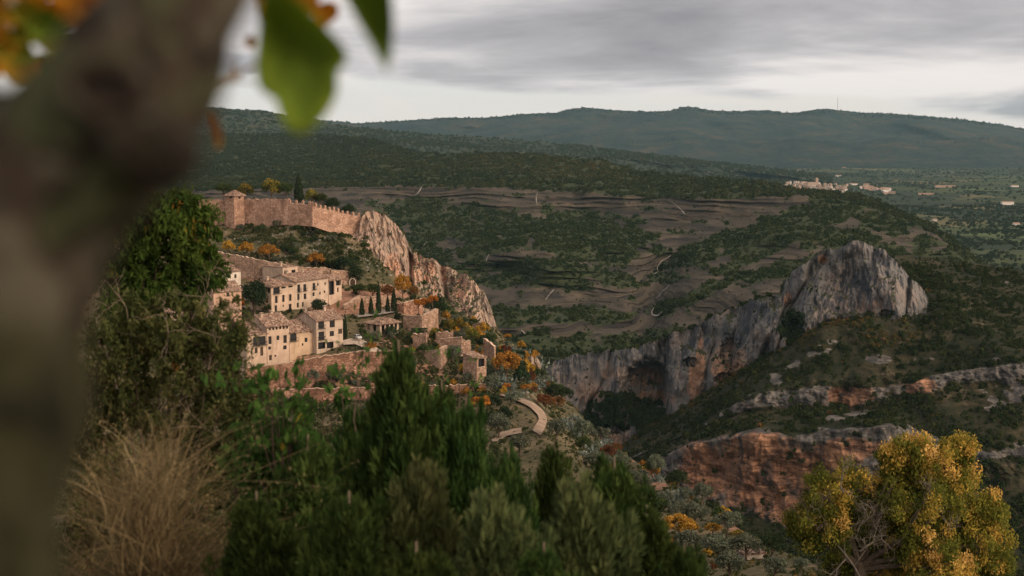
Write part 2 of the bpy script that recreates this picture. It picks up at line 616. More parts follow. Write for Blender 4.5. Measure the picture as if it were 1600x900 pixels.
far_mat = ground_mat('far_hill_wood', [(0.40, (0.005, 0.014, 0.014)), (0.48, (0.012, 0.023, 0.020)), (0.54, (0.026, 0.029, 0.021)), (0.62, (0.066, 0.048, 0.030))], 0.0035, 0.022, 14.0)


def far_y(U, py, Y, v, p):
    a = fbm(np.stack([p[..., 0] / 1100, p[..., 1] / 2600, 0 * p[..., 0]], -1), 3)
    m = np.minimum(1, np.clip((v - 1.0) / 0.5, 0, 1))
    return 800 * a * m


def far_py(U, py, Y, v, p):
    return np.where(np.abs(v - 1.0) < 0.12, 1.3 * fbm(np.stack([U / 7, 0 * U, 0 * U], -1), 4) + 0.7 * fbm(np.stack([U / 2.2, 0 * U + 5, 0 * U], -1), 2), 0) + 2.2 * fbm(np.stack([U / 30, py / 9, 0 * U], -1), 4) * (v > 1.2)


CREST = [(-500, 185), (100, 172), (300, 165), (340, 168), (385, 172), (410, 172), (425, 176), (455, 182), (500, 187), (560, 193), (600, 190), (640, 188), (700, 184), (760, 184), (820, 178), (870, 176), (893, 170), (912, 168), (935, 170), (960, 172), (1000, 174), (1040, 174), (1060, 169), (1075, 166), (1092, 169), (1110, 172), (1140, 174), (1200, 172), (1225, 176), (1250, 175), (1275, 171), (1295, 170), (1318, 173), (1350, 176), (1400, 178), (1440, 181), (1500, 186), (1560, 194), (1600, 201), (1700, 214), (2100, 222)]
FAR = loft('hills', [([(-500, 240), (2100, 240)], 15800), (CREST, 13500), ([(-500, 215), (560, 212), (1000, 205), (1300, 215), (2100, 235)], 12000), ([(-500, 262), (2100, 262)], 9600), ([(-500, 300), (2100, 300)], 8200)],
           -500, 2100, 1100, [6, 50, 70, 12], far_mat, py_fn=far_py, y_fn=far_y)
RIDGE3 = [(500, 240), (700, 226), (820, 214), (880, 208), (930, 213), (1000, 219), (1060, 212), (1120, 218), (1180, 225), (1240, 216), (1330, 223), (1400, 214), (1460, 221), (1540, 213), (1600, 222), (1800, 230), (2100, 250)]
FAR2 = loft('hills', [([(500, 270), (2100, 270)], 12200), (RIDGE3, 10800), ([(500, 268), (2100, 268)], 9000), ([(500, 300), (2100, 300)], 8000)],
            500, 2100, 760, [6, 46, 10], far_mat, py_fn=far_py)
# darker, nearer ridge at the left, in front of the far range
CREST2 = [(-500, 190), (200, 178), (330, 170), (360, 172), (400, 173), (425, 176), (470, 186), (540, 196), (600, 203), (660, 208), (760, 215), (900, 226), (1000, 238), (1100, 252), (1200, 262), (1300, 275)]
near_hill_mat = ground_mat('near_hill_wood', [(0.40, (0.015, 0.024, 0.017)), (0.52, (0.027, 0.036, 0.020)), (0.60, (0.046, 0.044, 0.024)), (0.68, (0.085, 0.062, 0.036))], 0.006, 0.035, 8.0)
MIDR = loft('hills', [([(-500, 260), (1300, 300)], 9000), (CREST2, 7300), ([(-500, 235), (330, 205), (640, 226), (1000, 252), (1300, 282)], 6300), ([(-500, 280), (1300, 300)], 5000)],
            -500, 1300, 760, [6, 60, 30], near_hill_mat, py_fn=far_py, y_fn=lambda U, py, Y, v, p: 700 * fbm(np.stack([p[..., 0] / 700, p[..., 1] / 1500, 0 * p[..., 0]], -1), 6) * np.clip((v - 1) / 0.5, 0, 1))


# ---- the conglomerate hill across the gorge: benches of rock in level beds
def strata_material():
    m, t = new_mat('bedded_conglomerate')
    p = opos(t)
    wob = t.math('MULTIPLY', t.math('SUBTRACT', t.noise(p, 0.010, 4, 0.55), 0.5), 16.0)
    z = t.math('ADD', t.n('ShaderNodeSeparateXYZ', i0=p).outputs[2], wob)
    zz = t.n('ShaderNodeCombineXYZ', i0=t.math('MULTIPLY', t.n('ShaderNodeSeparateXYZ', i0=p).outputs[0], 0.004), i1=0.0, i2=t.math('MULTIPLY', z, 0.20)).outputs[0]
    band = t.noise(zz, 1.0, 6, 0.72)
    patch = t.noise(p, 0.012, 6, 0.6)
    fine = t.noise(p, 0.09, 7, 0.7)
    c = t.ramp(t.math('ADD', t.math('MULTIPLY', band, 0.72), t.math('MULTIPLY', fine, 0.28)),
               [(0.39, (0.012, 0.011, 0.010)), (0.455, (0.029, 0.026, 0.020)), (0.53, (0.054, 0.046, 0.034)), (0.62, (0.108, 0.088, 0.061))])
    zl = t.n('ShaderNodeCombineXYZ', i0=t.math('MULTIPLY', t.n('ShaderNodeSeparateXYZ', i0=p).outputs[0], 0.008), i1=3.0, i2=t.math('MULTIPLY', z, 0.17)).outputs[0]
    seam = t.math('ABSOLUTE', t.math('SUBTRACT', t.noise(zl, 1.0, 4, 0.6), 0.5))
    c = t.mix(t.rng(seam, 0.0, 0.045, 0.85, 0.0), c, (0.020, 0.019, 0.021))
    c = t.mix(t.rng(patch, 0.40, 0.60, 0, 0.45), c, (0.044, 0.038, 0.031))
    c = t.mix(t.rng(t.math('ADD', t.math('MULTIPLY', band, 0.5), t.math('MULTIPLY', patch, 0.5)), 0.55, 0.66, 0, 0.6), c, (0.11, 0.077, 0.050))
    bd = t.math('ADD', t.attr('bed'), t.math('MULTIPLY', t.math('SUBTRACT', fine, 0.5), 0.5))  # ledge shading painted into the rock colour: dark undersides, pale lips
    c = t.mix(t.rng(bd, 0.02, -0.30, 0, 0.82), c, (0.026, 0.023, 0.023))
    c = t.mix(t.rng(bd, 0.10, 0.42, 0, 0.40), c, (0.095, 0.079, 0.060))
    nz = t.n('ShaderNodeSeparateXYZ', i0=t.n('ShaderNodeNewGeometry').outputs['Normal']).outputs[2]
    vg = t.rng(t.math('ADD', t.attr('veg'), t.math('MULTIPLY', t.math('SUBTRACT', fine, 0.5), 0.9)), 0.38, 0.62)
    vcol = t.mix(t.rng(fine, 0.35, 0.65), (0.020, 0.030, 0.014), (0.046, 0.052, 0.025))
    c = t.mix(vg, c, vcol)
    return finish(m, t, c, 0.95, t.math('ADD', t.math('MULTIPLY', band, 1.0), t.math('MULTIPLY', fine, 0.5)), 0.9, 3.5, 0.06)


C0 = [(200, 207), (317, 209), (492, 210), (580, 217), (641, 236), (694, 244), (755, 239), (850, 242), (947, 252), (1000, 268), (1100, 277), (1180, 284), (1240, 294), (1300, 303), (1345, 306), (1380, 316), (1420, 335), (1460, 356), (1490, 378), (1530, 410), (1570, 445), (1620, 470)]
C0Y = [(200, 4400), (492, 4300), (650, 3400), (850, 3000), (1100, 2600), (1345, 2200), (1490, 1900), (1620, 1600)]
C1 = [(200, 300), (400, 295), (560, 292), (650, 291), (780, 293), (900, 300), (1000, 307), (1100, 309), (1180, 306), (1240, 305), (1300, 311), (1345, 317), (1400, 339), (1460, 366), (1490, 388), (1530, 420), (1570, 455), (1620, 480)]
C1Y = [(200, 2500), (600, 2450), (900, 2300), (1100, 2150), (1345, 2000), (1490, 1750), (1620, 1500)]
C2 = [(200, 330), (560, 312), (650, 320), (780, 327), (900, 340), (1000, 345), (1100, 345), (1200, 336), (1345, 334), (1420, 362), (1490, 402), (1570, 470), (1620, 495)]
C2Y = [(200, 2350), (600, 2330), (900, 2210), (1100, 2060), (1345, 1900), (1490, 1690), (1620, 1450)]
C3 = [(200, 380), (640, 398), (760, 393), (850, 378), (950, 390), (1060, 390), (1200, 364), (1345, 362), (1490, 432), (1620, 520)]
C4 = [(200, 450), (640, 470), (780, 456), (900, 450), (1020, 452), (1100, 424), (1200, 412), (1345, 402), (1490, 470), (1620, 560)]
C5 = [(200, 520), (780, 512), (1020, 497), (1100, 482), (1200, 455), (1345, 450), (1490, 510), (1620, 600)]
C6 = [(200, 600), (780, 572), (900, 557), (1000, 547), (1200, 525), (1345, 520), (1620, 640)]
WOODS = [(730, 350, 130, 34, 6), (660, 322, 60, 14, 0), (640, 380, 60, 22, 25), (915, 372, 95, 42, 8), (1000, 375, 60, 16, 30), (770, 382, 60, 24, -20),
         (860, 425, 110, 22, 6), (800, 437, 60, 14, -5), (950, 432, 55, 12, 12), (880, 492, 120, 13, 2), (800, 500, 50, 12, 0), (960, 350, 40, 18, 0),
         (1260, 345, 130, 30, -24), (1370, 340, 60, 20, 20), (1150, 375, 110, 20, -22), (1060, 405, 50, 14, -35), (1330, 385, 130, 26, 14), (1180, 400, 80, 10, -25),
         (1100, 455, 90, 10, -26), (1040, 430, 22, 16, 0), (1040, 478, 40, 9, -20), (1220, 420, 60, 14, -15), (820, 545, 90, 26, 0), (900, 540, 110, 16, -8), (700, 420, 50, 20, 30), (1480, 420, 80, 34, 20),
         (690, 455, 60, 16, 30), (1450, 375, 30, 8, 25), (1540, 470, 80, 40, 20), (1000, 300, 200, 6, 3)]


def veg_mask(U, py, v, p):
    n = fbm(np.stack([U / 38, py / 17, 0 * U], -1), 4) + 0.45 * fbm(np.stack([U / 11, py / 5, 0 * U + 7], -1), 3)
    a = np.zeros_like(U)
    for e in WOODS:
        a = np.maximum(a, ell(U, py, *e, soft=0.45))
    a = sstep(a + 0.85 * n, 0.42, 0.68)
    ln = fbm(np.stack([U / 70, 0 * U, (p[..., 2] + 8 * fbm(np.stack([U / 60, py / 60, 0 * U], -1), 2)) / 6.0], -1), 3)
    a = np.maximum(a, sstep(ln + 0.55 * n, 0.40, 0.66) * 0.9)
    up = sstep(v + 0.10 * fbm(np.stack([U / 40, 0 * U, 0 * U + 3], -1), 4), 1.93, 2.0)
    low = sstep(v + 0.3 * n, 6.2, 6.7)
    return np.maximum(np.maximum(a * up, 1 - up), low)


def strata_y(U, py, Y, v, p):
    g = np.clip((v - 1) / 1.0, 0, 1)
    a = 85 * fbm(np.stack([p[..., 0] / 170, p[..., 1] / 420, p[..., 2] / 200], -1), 4)
    for cx, cy, rx, ry, k_ in ((835, 400, 80, 34, 40), (690, 402, 70, 30, 30), (930, 440, 90, 40, 20), (840, 480, 110, 30, 20), (1130, 445, 70, 30, 25), (980, 350, 70, 24, 20)):
        a = a - k_ * ell(U, py, cx, cy, rx, ry, 0, 0.7)
    # side gully with the white stream bed
    c = ip(py, [(300, 1075), (345, 1080), (390, 1050), (440, 1025), (490, 1016), (560, 985)])
    a = a + 70 * np.exp(-((U - c) / 26) ** 2) * sstep(py, 330, 380)
    c2 = ip(py, [(290, 655), (310, 650), (380, 700), (410, 768), (450, 860), (560, 950)])
    a = a + 20 * np.exp(-((U - c2) / 30) ** 2) * sstep(py, 300, 330)
    return a * np.where(v < 2, np.clip((v - 1) * 0.7 + 0.3, 0.0, 1) * g, 1)


STBED = {}


def strata_pos(U, py, Y, v, p):
    q = p.copy()
    rockm = sstep(v, 1.9, 2.05)
    wob = 8 * fbm(np.stack([p[..., 0] / 160, p[..., 1] / 160, p[..., 2] / 60], -1), 3)
    z = p[..., 2] + wob
    amp = 0.5 + 0.8 * np.clip(0.5 + fbm(np.stack([p[..., 0] / 120, p[..., 1] / 120, z / 30], -1), 3), 0, 1)
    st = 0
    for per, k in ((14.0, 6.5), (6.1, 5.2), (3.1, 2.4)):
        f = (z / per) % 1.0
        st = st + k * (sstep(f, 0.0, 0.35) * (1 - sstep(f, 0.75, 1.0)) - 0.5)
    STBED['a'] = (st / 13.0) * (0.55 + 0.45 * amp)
    q[..., 1] -= st * amp * rockm
    nrm = fbm(p / np.array([22, 40, 12.0]), 5)
    q[..., 1] -= 4.0 * nrm * rockm
    q[..., 2] += (1 - rockm) * 6 * fbm(p / 60, 4)
    return q


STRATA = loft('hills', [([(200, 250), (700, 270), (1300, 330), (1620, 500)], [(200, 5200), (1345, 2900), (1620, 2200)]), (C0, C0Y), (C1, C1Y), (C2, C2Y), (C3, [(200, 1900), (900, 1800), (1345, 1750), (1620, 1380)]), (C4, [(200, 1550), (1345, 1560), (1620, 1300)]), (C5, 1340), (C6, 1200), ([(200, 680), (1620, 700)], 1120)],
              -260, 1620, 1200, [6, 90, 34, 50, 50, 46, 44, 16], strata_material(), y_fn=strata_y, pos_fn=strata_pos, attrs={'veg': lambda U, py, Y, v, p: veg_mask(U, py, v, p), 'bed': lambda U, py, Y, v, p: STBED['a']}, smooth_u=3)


# ---- the limestone peak and its long wall with the big cave
E_TOP = [(820, 590), (845, 577), (870, 562), (930, 550), (1000, 541), (1050, 522), (1085, 510), (1120, 490), (1150, 480), (1180, 466), (1203, 462), (1222, 458), (1226, 440), (1240, 422), (1260, 408), (1280, 396), (1300, 388), (1320, 380), (1340, 377), (1362, 382), (1380, 390), (1400, 409), (1430, 439), (1448, 462), (1452, 480), (1460, 492)]
E_BOT = [(820, 625), (845, 640), (880, 668), (915, 694), (960, 700), (1000, 688), (1030, 668), (1060, 645), (1120, 606), (1180, 566), (1220, 534), (1290, 503), (1350, 492), (1400, 494), (1440, 500), (1460, 504)]
EY = [(820, 1090), (1000, 1040), (1130, 1000), (1222, 975), (1300, 950), (1400, 930), (1448, 932), (1460, 950)]
EYb = [(820, 1078), (1000, 1015), (1130, 975), (1222, 945), (1300, 928), (1400, 915), (1448, 922), (1460, 945)]


def cliff_py(U, py, Y, v, p):
    w = np.exp(-((v - 1.0) / 0.25) ** 2)
    return w * (8 * fbm(np.stack([U / 26, 0 * U + 2, 0 * U], -1), 5) + 1.5 * perlin(np.stack([U / 4.5, 0 * U, 0 * U], -1)))


def cliff_y(U, py, Y, v, p):
    f = sstep(v, 0.8, 1.1)
    q = p.copy()
    a = 22 * fbm(np.stack([p[..., 0] / 44, p[..., 1] / 60, p[..., 2] / 90], -1), 5)
    cr = 1 - np.abs(fbm(np.stack([p[..., 0] / 34, p[..., 1] / 50, p[..., 2] / 160 + 3], -1), 3)) * 3.0
    a = a + 9 * np.clip(cr, 0, 1) ** 3
    r = 1 - np.abs(fbm(np.stack([p[..., 0] / 15, p[..., 1] / 22, p[..., 2] / 70], -1), 4)) * 1.4
    a = a - 4.5 * r + 2.4 * fbm(p / np.array([4.5, 7, 13.0]), 4)
    bed = (p[..., 2] / 17 + 0.8 * fbm(p / 60, 3)) % 1.0
    a = a + 1.3 * sstep(bed, 0.0, 0.12) * (1 - sstep(bed, 0.12, 0.6))
    # big cave, eye cave, niches
    lx = np.where(U < 1018, 50, 33)
    d = np.sqrt(((U - 1018) / lx) ** 2 + ((py - 606) / 48) ** 2) + 0.10 * fbm(np.stack([U / 14, py / 14, 0 * U], -1), 3)
    a = a + 34 * (1 - sstep(d, 0.45, 1.05))
    for cx, cy, rx, ry, dp in ((1080, 566, 13, 9, 9), (1141, 552, 17, 30, 9), (1138, 590, 24, 9, 8), (1385, 490, 12, 7, 8), (1286, 408, 6, 6, 3), (1208, 472, 9, 12, 8), (1240, 512, 20, 26, 14), (960, 668, 24, 12, 10)):
        d = np.sqrt(((U - cx) / rx) ** 2 + ((py - cy) / ry) ** 2) + 0.35 * fbm(np.stack([U / 7, py / 7, 0 * U], -1), 3)
        a = a + dp * (1 - sstep(d, 0.5, 1.05))
    # the buttress stands forward of the peak
    a = a - 14 * ell(U, py, 1200, 500, 26, 45, 0, 0.4)
    return a * f


def e_stain(U, py, Y, v, p):
    a = 0 * U
    for e in ((1140, 570, 36, 60, 0), (1095, 565, 8, 60, 0), (925, 610, 40, 26, 0), (1385, 468, 22, 24, 0), (1345, 470, 14, 30, 0), (1365, 480, 40, 18, 0), (1286, 405, 9, 8, 0), (1085, 610, 12, 50, 0), (1232, 470, 10, 14, 0), (960, 600, 30, 40, 0), (1015, 622, 40, 18, 0), (955, 690, 40, 20, 0), (1000, 590, 40, 20, 0)):
        a = np.maximum(a, 0.62 * ell(U, py, *e, soft=0.6))
    return a


GREY = limestone('grey_limestone', (0.275, 0.26, 0.245), (0.145, 0.14, 0.137), (0.036, 0.042, 0.054), (0.23, 0.125, 0.075))
PEAK = loft('cliff', [([(820, 640), (1000, 585), (1200, 510), (1340, 440), (1460, 530)], [(820, 1190), (1000, 1160), (1340, 1080), (1460, 1010)]), (E_TOP, EY), (E_BOT, EYb), ([(a, b + 45) for a, b in E_BOT], [(a, b - 6) for a, b in EYb])],
            820, 1460, 820, [14, 190, 14], GREY, py_fn=cliff_py, y_fn=cliff_y, attrs={'stain': e_stain})


# ---- scrubby slope below and right of the peak, and its lower red cliff
def slope_material():
    m, t = new_mat('scrub_slope')
    p = opos(t)
    n = t.noise(p, 0.02, 6, 0.6)
    f = t.noise(p, 0.16, 7, 0.7)
    c = t.ramp(t.math('ADD', t.math('MULTIPLY', n, 0.5), t.math('MULTIPLY', f, 0.5)), [(0.38, (0.012, 0.017, 0.009)), (0.5, (0.025, 0.026, 0.014)), (0.58, (0.045, 0.038, 0.022)), (0.68, (0.11, 0.088, 0.062))])
    stv = t.noise(t.map(p, (0.13, 0.13, 0.03)), 1.0, 6, 0.62, 0.4)
    bands = t.noise(t.map(p, (0.012, 0.012, 0.26)), 1.0, 5, 0.6, 0.5)
    rk = t.ramp(t.math('ADD', t.math('MULTIPLY', stv, 0.5), t.math('MULTIPLY', f, 0.5)), [(0.38, (0.032, 0.032, 0.033)), (0.48, (0.095, 0.089, 0.083)), (0.62, (0.20, 0.18, 0.16))])
    st = t.math('ADD', t.attr('stain'), t.math('MULTIPLY', t.math('SUBTRACT', stv, 0.5), 1.5))
    rk = t.mix(t.rng(st, 0.35, 0.65, 0, 0.9), rk, t.mix(t.rng(t.math('ADD', t.math('MULTIPLY', bands, 0.55), t.math('MULTIPLY', f, 0.45)), 0.42, 0.58), (0.145, 0.074, 0.047), (0.36, 0.19, 0.112)))
    sm = t.math('ABSOLUTE', t.math('SUBTRACT', bands, 0.5))
    rk = t.mix(t.rng(sm, 0.0, 0.030, 0.75, 0.0), rk, (0.030, 0.024, 0.021))
    dks = t.noise(t.map(p, (0.07, 0.07, 0.016), (4, 4, 4)), 1.0, 5, 0.6, 0.3)
    rk = t.mix(t.rng(dks, 0.53, 0.62, 0, 0.8), rk, (0.040, 0.040, 0.043))
    rm = t.rng(t.math('ADD', t.attr('rock'), t.math('MULTIPLY', t.math('SUBTRACT', f, 0.5), 0.8)), 0.42, 0.58)
    c = t.mix(rm, c, rk)
    return finish(m, t, c, 0.95, t.math('ADD', f, t.math('MULTIPLY', stv, 0.5)), 0.9, 2.2, 0.08)


G_T = [(880, 720), (960, 700), (1060, 640), (1180, 560), (1290, 490), (1350, 470), (1385, 398), (1420, 396), (1450, 399), (1500, 405), (1560, 415), (1620, 425), (1800, 470)]
G_TY = [(880, 1010), (960, 1000), (1290, 1000), (1385, 1060), (1500, 1080), (1800, 1000)]
G_A = [(880, 730), (960, 712), (1060, 655), (1180, 575), (1290, 512), (1350, 502), (1440, 506), (1470, 490), (1560, 500), (1800, 560)]
G_AY = [(880, 1000), (960, 985), (1060, 950), (1180, 920), (1290, 900), (1350, 895), (1440, 900), (1800, 900)]
G_B = [(880, 760), (960, 725), (1040, 690), (1100, 660), (1160, 622), (1200, 606), (1280, 596), (1350, 596), (1420, 592), (1500, 572), (1620, 560), (1800, 600)]
G_BY = [(880, 960), (1040, 900), (1160, 860), (1350, 840), (1800, 820)]
G_C = [(880, 765), (960, 730), (1040, 694), (1100, 668), (1160, 645), (1200, 640), (1280, 642), (1350, 642), (1420, 628), (1500, 604), (1620, 600), (1800, 640)]
G_CY = [(880, 955), (1040, 893), (1160, 850), (1350, 828), (1800, 808)]
G_D = [(880, 780), (960, 745), (1040, 712), (1080, 694), (1180, 678), (1250, 680), (1300, 674), (1390, 664), (1440, 690), (1520, 712), (1620, 695), (1800, 720)]
G_DY = [(880, 910), (1040, 845), (1180, 790), (1390, 765), (1800, 760)]
G_E = [(880, 790), (960, 760), (1040, 745), (1080, 775), (1150, 806), (1220, 828), (1300, 832), (1400, 825), (1520, 760), (1620, 745), (1800, 770)]
G_EY = [(880, 900), (1040, 838), (1180, 776), (1390, 748), (1800, 745)]


def g_y(U, py, Y, v, p):
    a = 13 * fbm(np.stack([p[..., 0] / 50, p[..., 1] / 90, p[..., 2] / 60], -1), 5)
    cl = np.maximum(np.exp(-((v - 2.5) / 0.55) ** 2), np.exp(-((v - 4.5) / 0.6) ** 2))
    r = 1 - np.abs(fbm(np.stack([p[..., 0] / 16, p[..., 1] / 22, p[..., 2] / 40], -1), 4)) * 1.4
    a = a + cl * (-7 * r + 4 * fbm(p / np.array([6, 8, 5.0]), 4))
    # hollow of the red overhang
    a = a + 11 * ell(U, py, 1200, 750, 95, 50, 8, 0.6) * (v > 3.9)
    a = a + 8 * ell(U, py, 1325, 622, 34, 20, 0, 0.4) * (v > 2)
    return a * np.clip(v / 0.5, 0, 1)


def g_rock(U, py, Y, v, p):
    n = fbm(p / np.array([30, 60, 18.0]), 4)
    a = np.exp(-((v - 4.42) / 0.56) ** 4)
    b = np.exp(-((v - 2.5) / 0.36) ** 4) * (0.40 + 0.6 * sstep(U, 1100, 1180))
    big = np.maximum(a, b)
    a2 = 0.0 * U
    for e in ((1215, 592, 15, 14, 0), (1285, 545, 24, 12, -35), (1240, 570, 22, 6, -35), (1570, 610, 40, 26, -10), (1180, 620, 16, 12, 0), (1370, 560, 26, 8, 0), (1150, 640, 40, 8, -25), (1330, 650, 40, 7, -6)):
        a2 = np.maximum(a2, ell(U, py, *e, soft=0.5))
    dk = ell(U, py, 1560, 760, 150, 42, 0, 0.3)
    n2 = fbm(p / np.array([9, 20, 6.0]), 3)
    b2 = sstep(a2 * 0.8 + 0.7 * n2 + 0.3 * n, 0.45, 0.8) * 0.8
    return np.clip(np.maximum(big * (1 - dk) + 0.6 * n * (big > 0.02), b2) + 0.30 * n2, 0, 1)


def g_stain(U, py, Y, v, p):
    a = 0 * U
    for e in ((1205, 745, 95, 70, 8), (1100, 735, 50, 40, 30), (1325, 618, 36, 26, 0), (1330, 700, 60, 16, 0), (1440, 606, 26, 20, 0), (1195, 650, 26, 10, 0), (1280, 790, 90, 40, 0), (1300, 720, 50, 24, -10)):
        a = np.maximum(a, 0.85 * ell(U, py, *e, soft=0.7))
    return np.clip(a + 0.25 * fbm(p / np.array([22, 40, 14.0]), 4) * (a > 0.03), 0, 1)


SLOPE = loft('terrain', [([(880, 760), (1350, 520), (1385, 430), (1800, 500)], 1180), (G_T, G_TY), (G_A, G_AY), (G_B, G_BY), (G_C, G_CY), (G_D, G_DY), (G_E, G_EY), ([(880, 900), (1800, 930)], 640)],
             880, 1800, 760, [6, 60, 70, 44, 40, 84, 24], slope_material(), y_fn=lambda U, py, Y, v, p: g_y(U, py, Y, v - 1, p), attrs={'rock': lambda U, py, Y, v, p: g_rock(U, py, Y, v - 1, p), 'stain': g_stain}, smooth_v=2, smooth_u=2)

# ------------------------------------------------------------------ the village hill and the near slope
def hill_material():
    m, t = new_mat('village_hillside')
    p = opos(t)
    n = t.noise(p, 0.05, 6, 0.6)
    f = t.noise(p, 0.55, 8, 0.72)
    c = t.ramp(t.math('ADD', t.math('MULTIPLY', n, 0.5), t.math('MULTIPLY', f, 0.5)), [(0.38, (0.030, 0.034, 0.018)), (0.48, (0.065, 0.060, 0.032)), (0.56, (0.12, 0.095, 0.055)), (0.68, (0.21, 0.15, 0.095))])
    rk = t.mix(t.rng(t.noise(p, 0.9, 7, 0.7), 0.4, 0.6), (0.075, 0.072, 0.066), (0.24, 0.225, 0.20))
    rm = t.rng(t.math('ADD', t.attr('rock'), t.math('MULTIPLY', t.math('SUBTRACT', f, 0.5), 2.0)), 0.48, 0.62)
    c = t.mix(rm, c, rk)
    red = t.mix(t.rng(f, 0.35, 0.65), (0.16, 0.085, 0.055), (0.30, 0.175, 0.12))
    c = t.mix(t.rng(t.math('ADD', t.attr('earth'), t.math('MULTIPLY', t.math('SUBTRACT', f, 0.5), 0.9)), 0.4, 0.6), c, red)
    return finish(m, t, c, 0.95, f, 0.9, 0.5, 0.08)


V0 = [(-300, 330), (330, 317), (450, 313), (520, 322), (560, 345), (600, 372), (640, 410), (700, 450), (774, 520), (830, 575), (850, 605), (900, 655), (940, 705), (1000, 740), (1060, 780), (1120, 820), (1200, 865), (1300, 905), (1500, 960)]
V1 = [(-300, 355), (330, 352), (380, 350), (450, 333), (500, 339), (570, 368), (600, 392), (650, 430), (700, 462), (774, 513), (830, 561), (850, 590), (900, 640), (940, 689), (1000, 725), (1060, 765), (1120, 806), (1200, 852), (1300, 893), (1500, 950)]
V1Y = [(-300, 620), (570, 620), (650, 632), (774, 610), (830, 570), (850, 550), (900, 490), (940, 440), (1000, 355), (1060, 290), (1120, 230), (1200, 170), (1300, 122), (1500, 95)]
V2 = [(-300, 405), (330, 400), (430, 412), (490, 417), (560, 427), (600, 447), (650, 472), (700, 487), (774, 522), (830, 571), (850, 600), (900, 650), (940, 698), (1000, 735), (1060, 775), (1120, 816), (1200, 860), (1300, 900), (1500, 955)]
V2Y = [(-300, 570), (560, 572), (650, 592), (774, 590), (830, 552), (850, 530), (900, 470), (940, 420), (1000, 335), (1060, 273), (1120, 217), (1200, 160), (1300, 117), (1500, 90)]
V3 = [(-300, 490), (420, 489), (513, 474), (560, 490), (620, 490), (690, 503), (760, 524), (830, 590), (850, 616), (900, 670), (940, 712), (1000, 755), (1060, 796), (1120, 832), (1200, 872), (1300, 910), (1500, 962)]
V3Y = [(-300, 500), (430, 500), (513, 532), (560, 522), (620, 525), (690, 545), (774, 545), (830, 515), (850, 492), (900, 440), (940, 395), (1000, 310), (1060, 250), (1120, 200), (1200, 150), (1300, 110), (1500, 86)]
V4 = [(-300, 560), (390, 560), (460, 556), (500, 556), (540, 548), (620, 550), (700, 560), (760, 575), (800, 596), (830, 612), (850, 640), (900, 692), (940, 735), (1000, 790), (1060, 830), (1120, 866), (1200, 900), (1300, 930), (1500, 975)]
V4Y = [(-300, 462), (560, 464), (700, 478), (774, 484), (830, 440), (850, 425), (900, 370), (940, 325), (1000, 250), (1060, 200), (1120, 162), (1200, 122), (1300, 95), (1500, 80)]
V5 = [(-300, 622), (390, 624), (650, 624), (740, 612), (800, 640), (850, 680), (900, 730), (940, 780), (1000, 840), (1060, 880), (1120, 905), (1200, 925), (1300, 950), (1500, 985)]
V5Y = [(-300, 445), (650, 447), (740, 450), (800, 400), (850, 340), (900, 290), (940, 250), (1000, 190), (1060, 150), (1120, 120), (1200, 96), (1300, 82), (1500, 75)]
V6 = [(-300, 760), (800, 760), (900, 800), (1000, 890), (1100, 930), (1300, 960), (1500, 995)]
V6Y = [(-300, 260), (800, 255), (900, 205), (1000, 140), (1100, 96), (1300, 74), (1500, 70)]
V7 = [(-300, 935), (1000, 950), (1300, 985), (1500, 1010)]
V7Y = [(-300, 75), (1000, 82), (1300, 66), (1500, 64)]


def v_rock(U, py, Y, v, p):
    return ell(U, py, 490, 385, 110, 40, 10, 0.4) * 0.30 + ell(U, py, 860, 590, 40, 30, 30, 0.5) * 0.3 + 0.1


def v_earth(U, py, Y, v, p):
    a = np.maximum(ell(U, py, 560, 470, 80, 24, -8, 0.4), ell(U, py, 520, 592, 190, 40, 0, 0.3))
    a = np.maximum(a, 0.42 * ell(U, py, 660, 600, 160, 60, 0, 0.5))
    a = np.maximum(a, 0.8 * ell(U, py, 420, 425, 60, 18, 0, 0.3))
    for e in ((930, 668, 22, 5, 0), (1030, 745, 22, 22, 30), (1000, 715, 20, 6, -10), (1130, 800, 30, 12, 30), (640, 540, 60, 20, 0), (1165, 830, 40, 8, 10)):
        a = np.maximum(a, ell(U, py, *e, soft=0.6))
    return np.clip(a * 0.75 + 0.35 * fbm(p / np.array([10, 14, 6.0]), 4) * (a > 0.02), 0, 1)


HILL = loft('terrain', [([(-300, 420), (560, 420), (774, 600), (1000, 800), (1500, 1000)], [(-300, 900), (560, 800), (774, 760), (830, 680), (900, 570), (1000, 420), (1100, 300), (1300, 150), (1500, 110)]), (V0, [(-300, 700), (570, 650), (650, 650), (774, 625), (830, 585), (850, 562), (900, 500), (940, 450), (1000, 365), (1060, 300), (1120, 238), (1200, 176), (1300, 126), (1500, 98)]), (V1, V1Y), (V2, V2Y), (V3, V3Y), (V4, V4Y), (V5, V5Y), (V6, V6Y), (V7, V7Y), ([(-300, 1010), (1500, 1060)], 27)],
            -300, 1500, 760, [10, 6, 60, 60, 60, 60, 40, 30, 20], hill_material(),
            y_fn=lambda U, py, Y, v, p: np.clip(Y / 500, 0.05, 1) * 3.0 * fbm(p / np.array([9, 14, 6.0]), 5) * (v > 1),
            attrs={'rock': v_rock, 'earth': v_earth}, smooth_v=1)

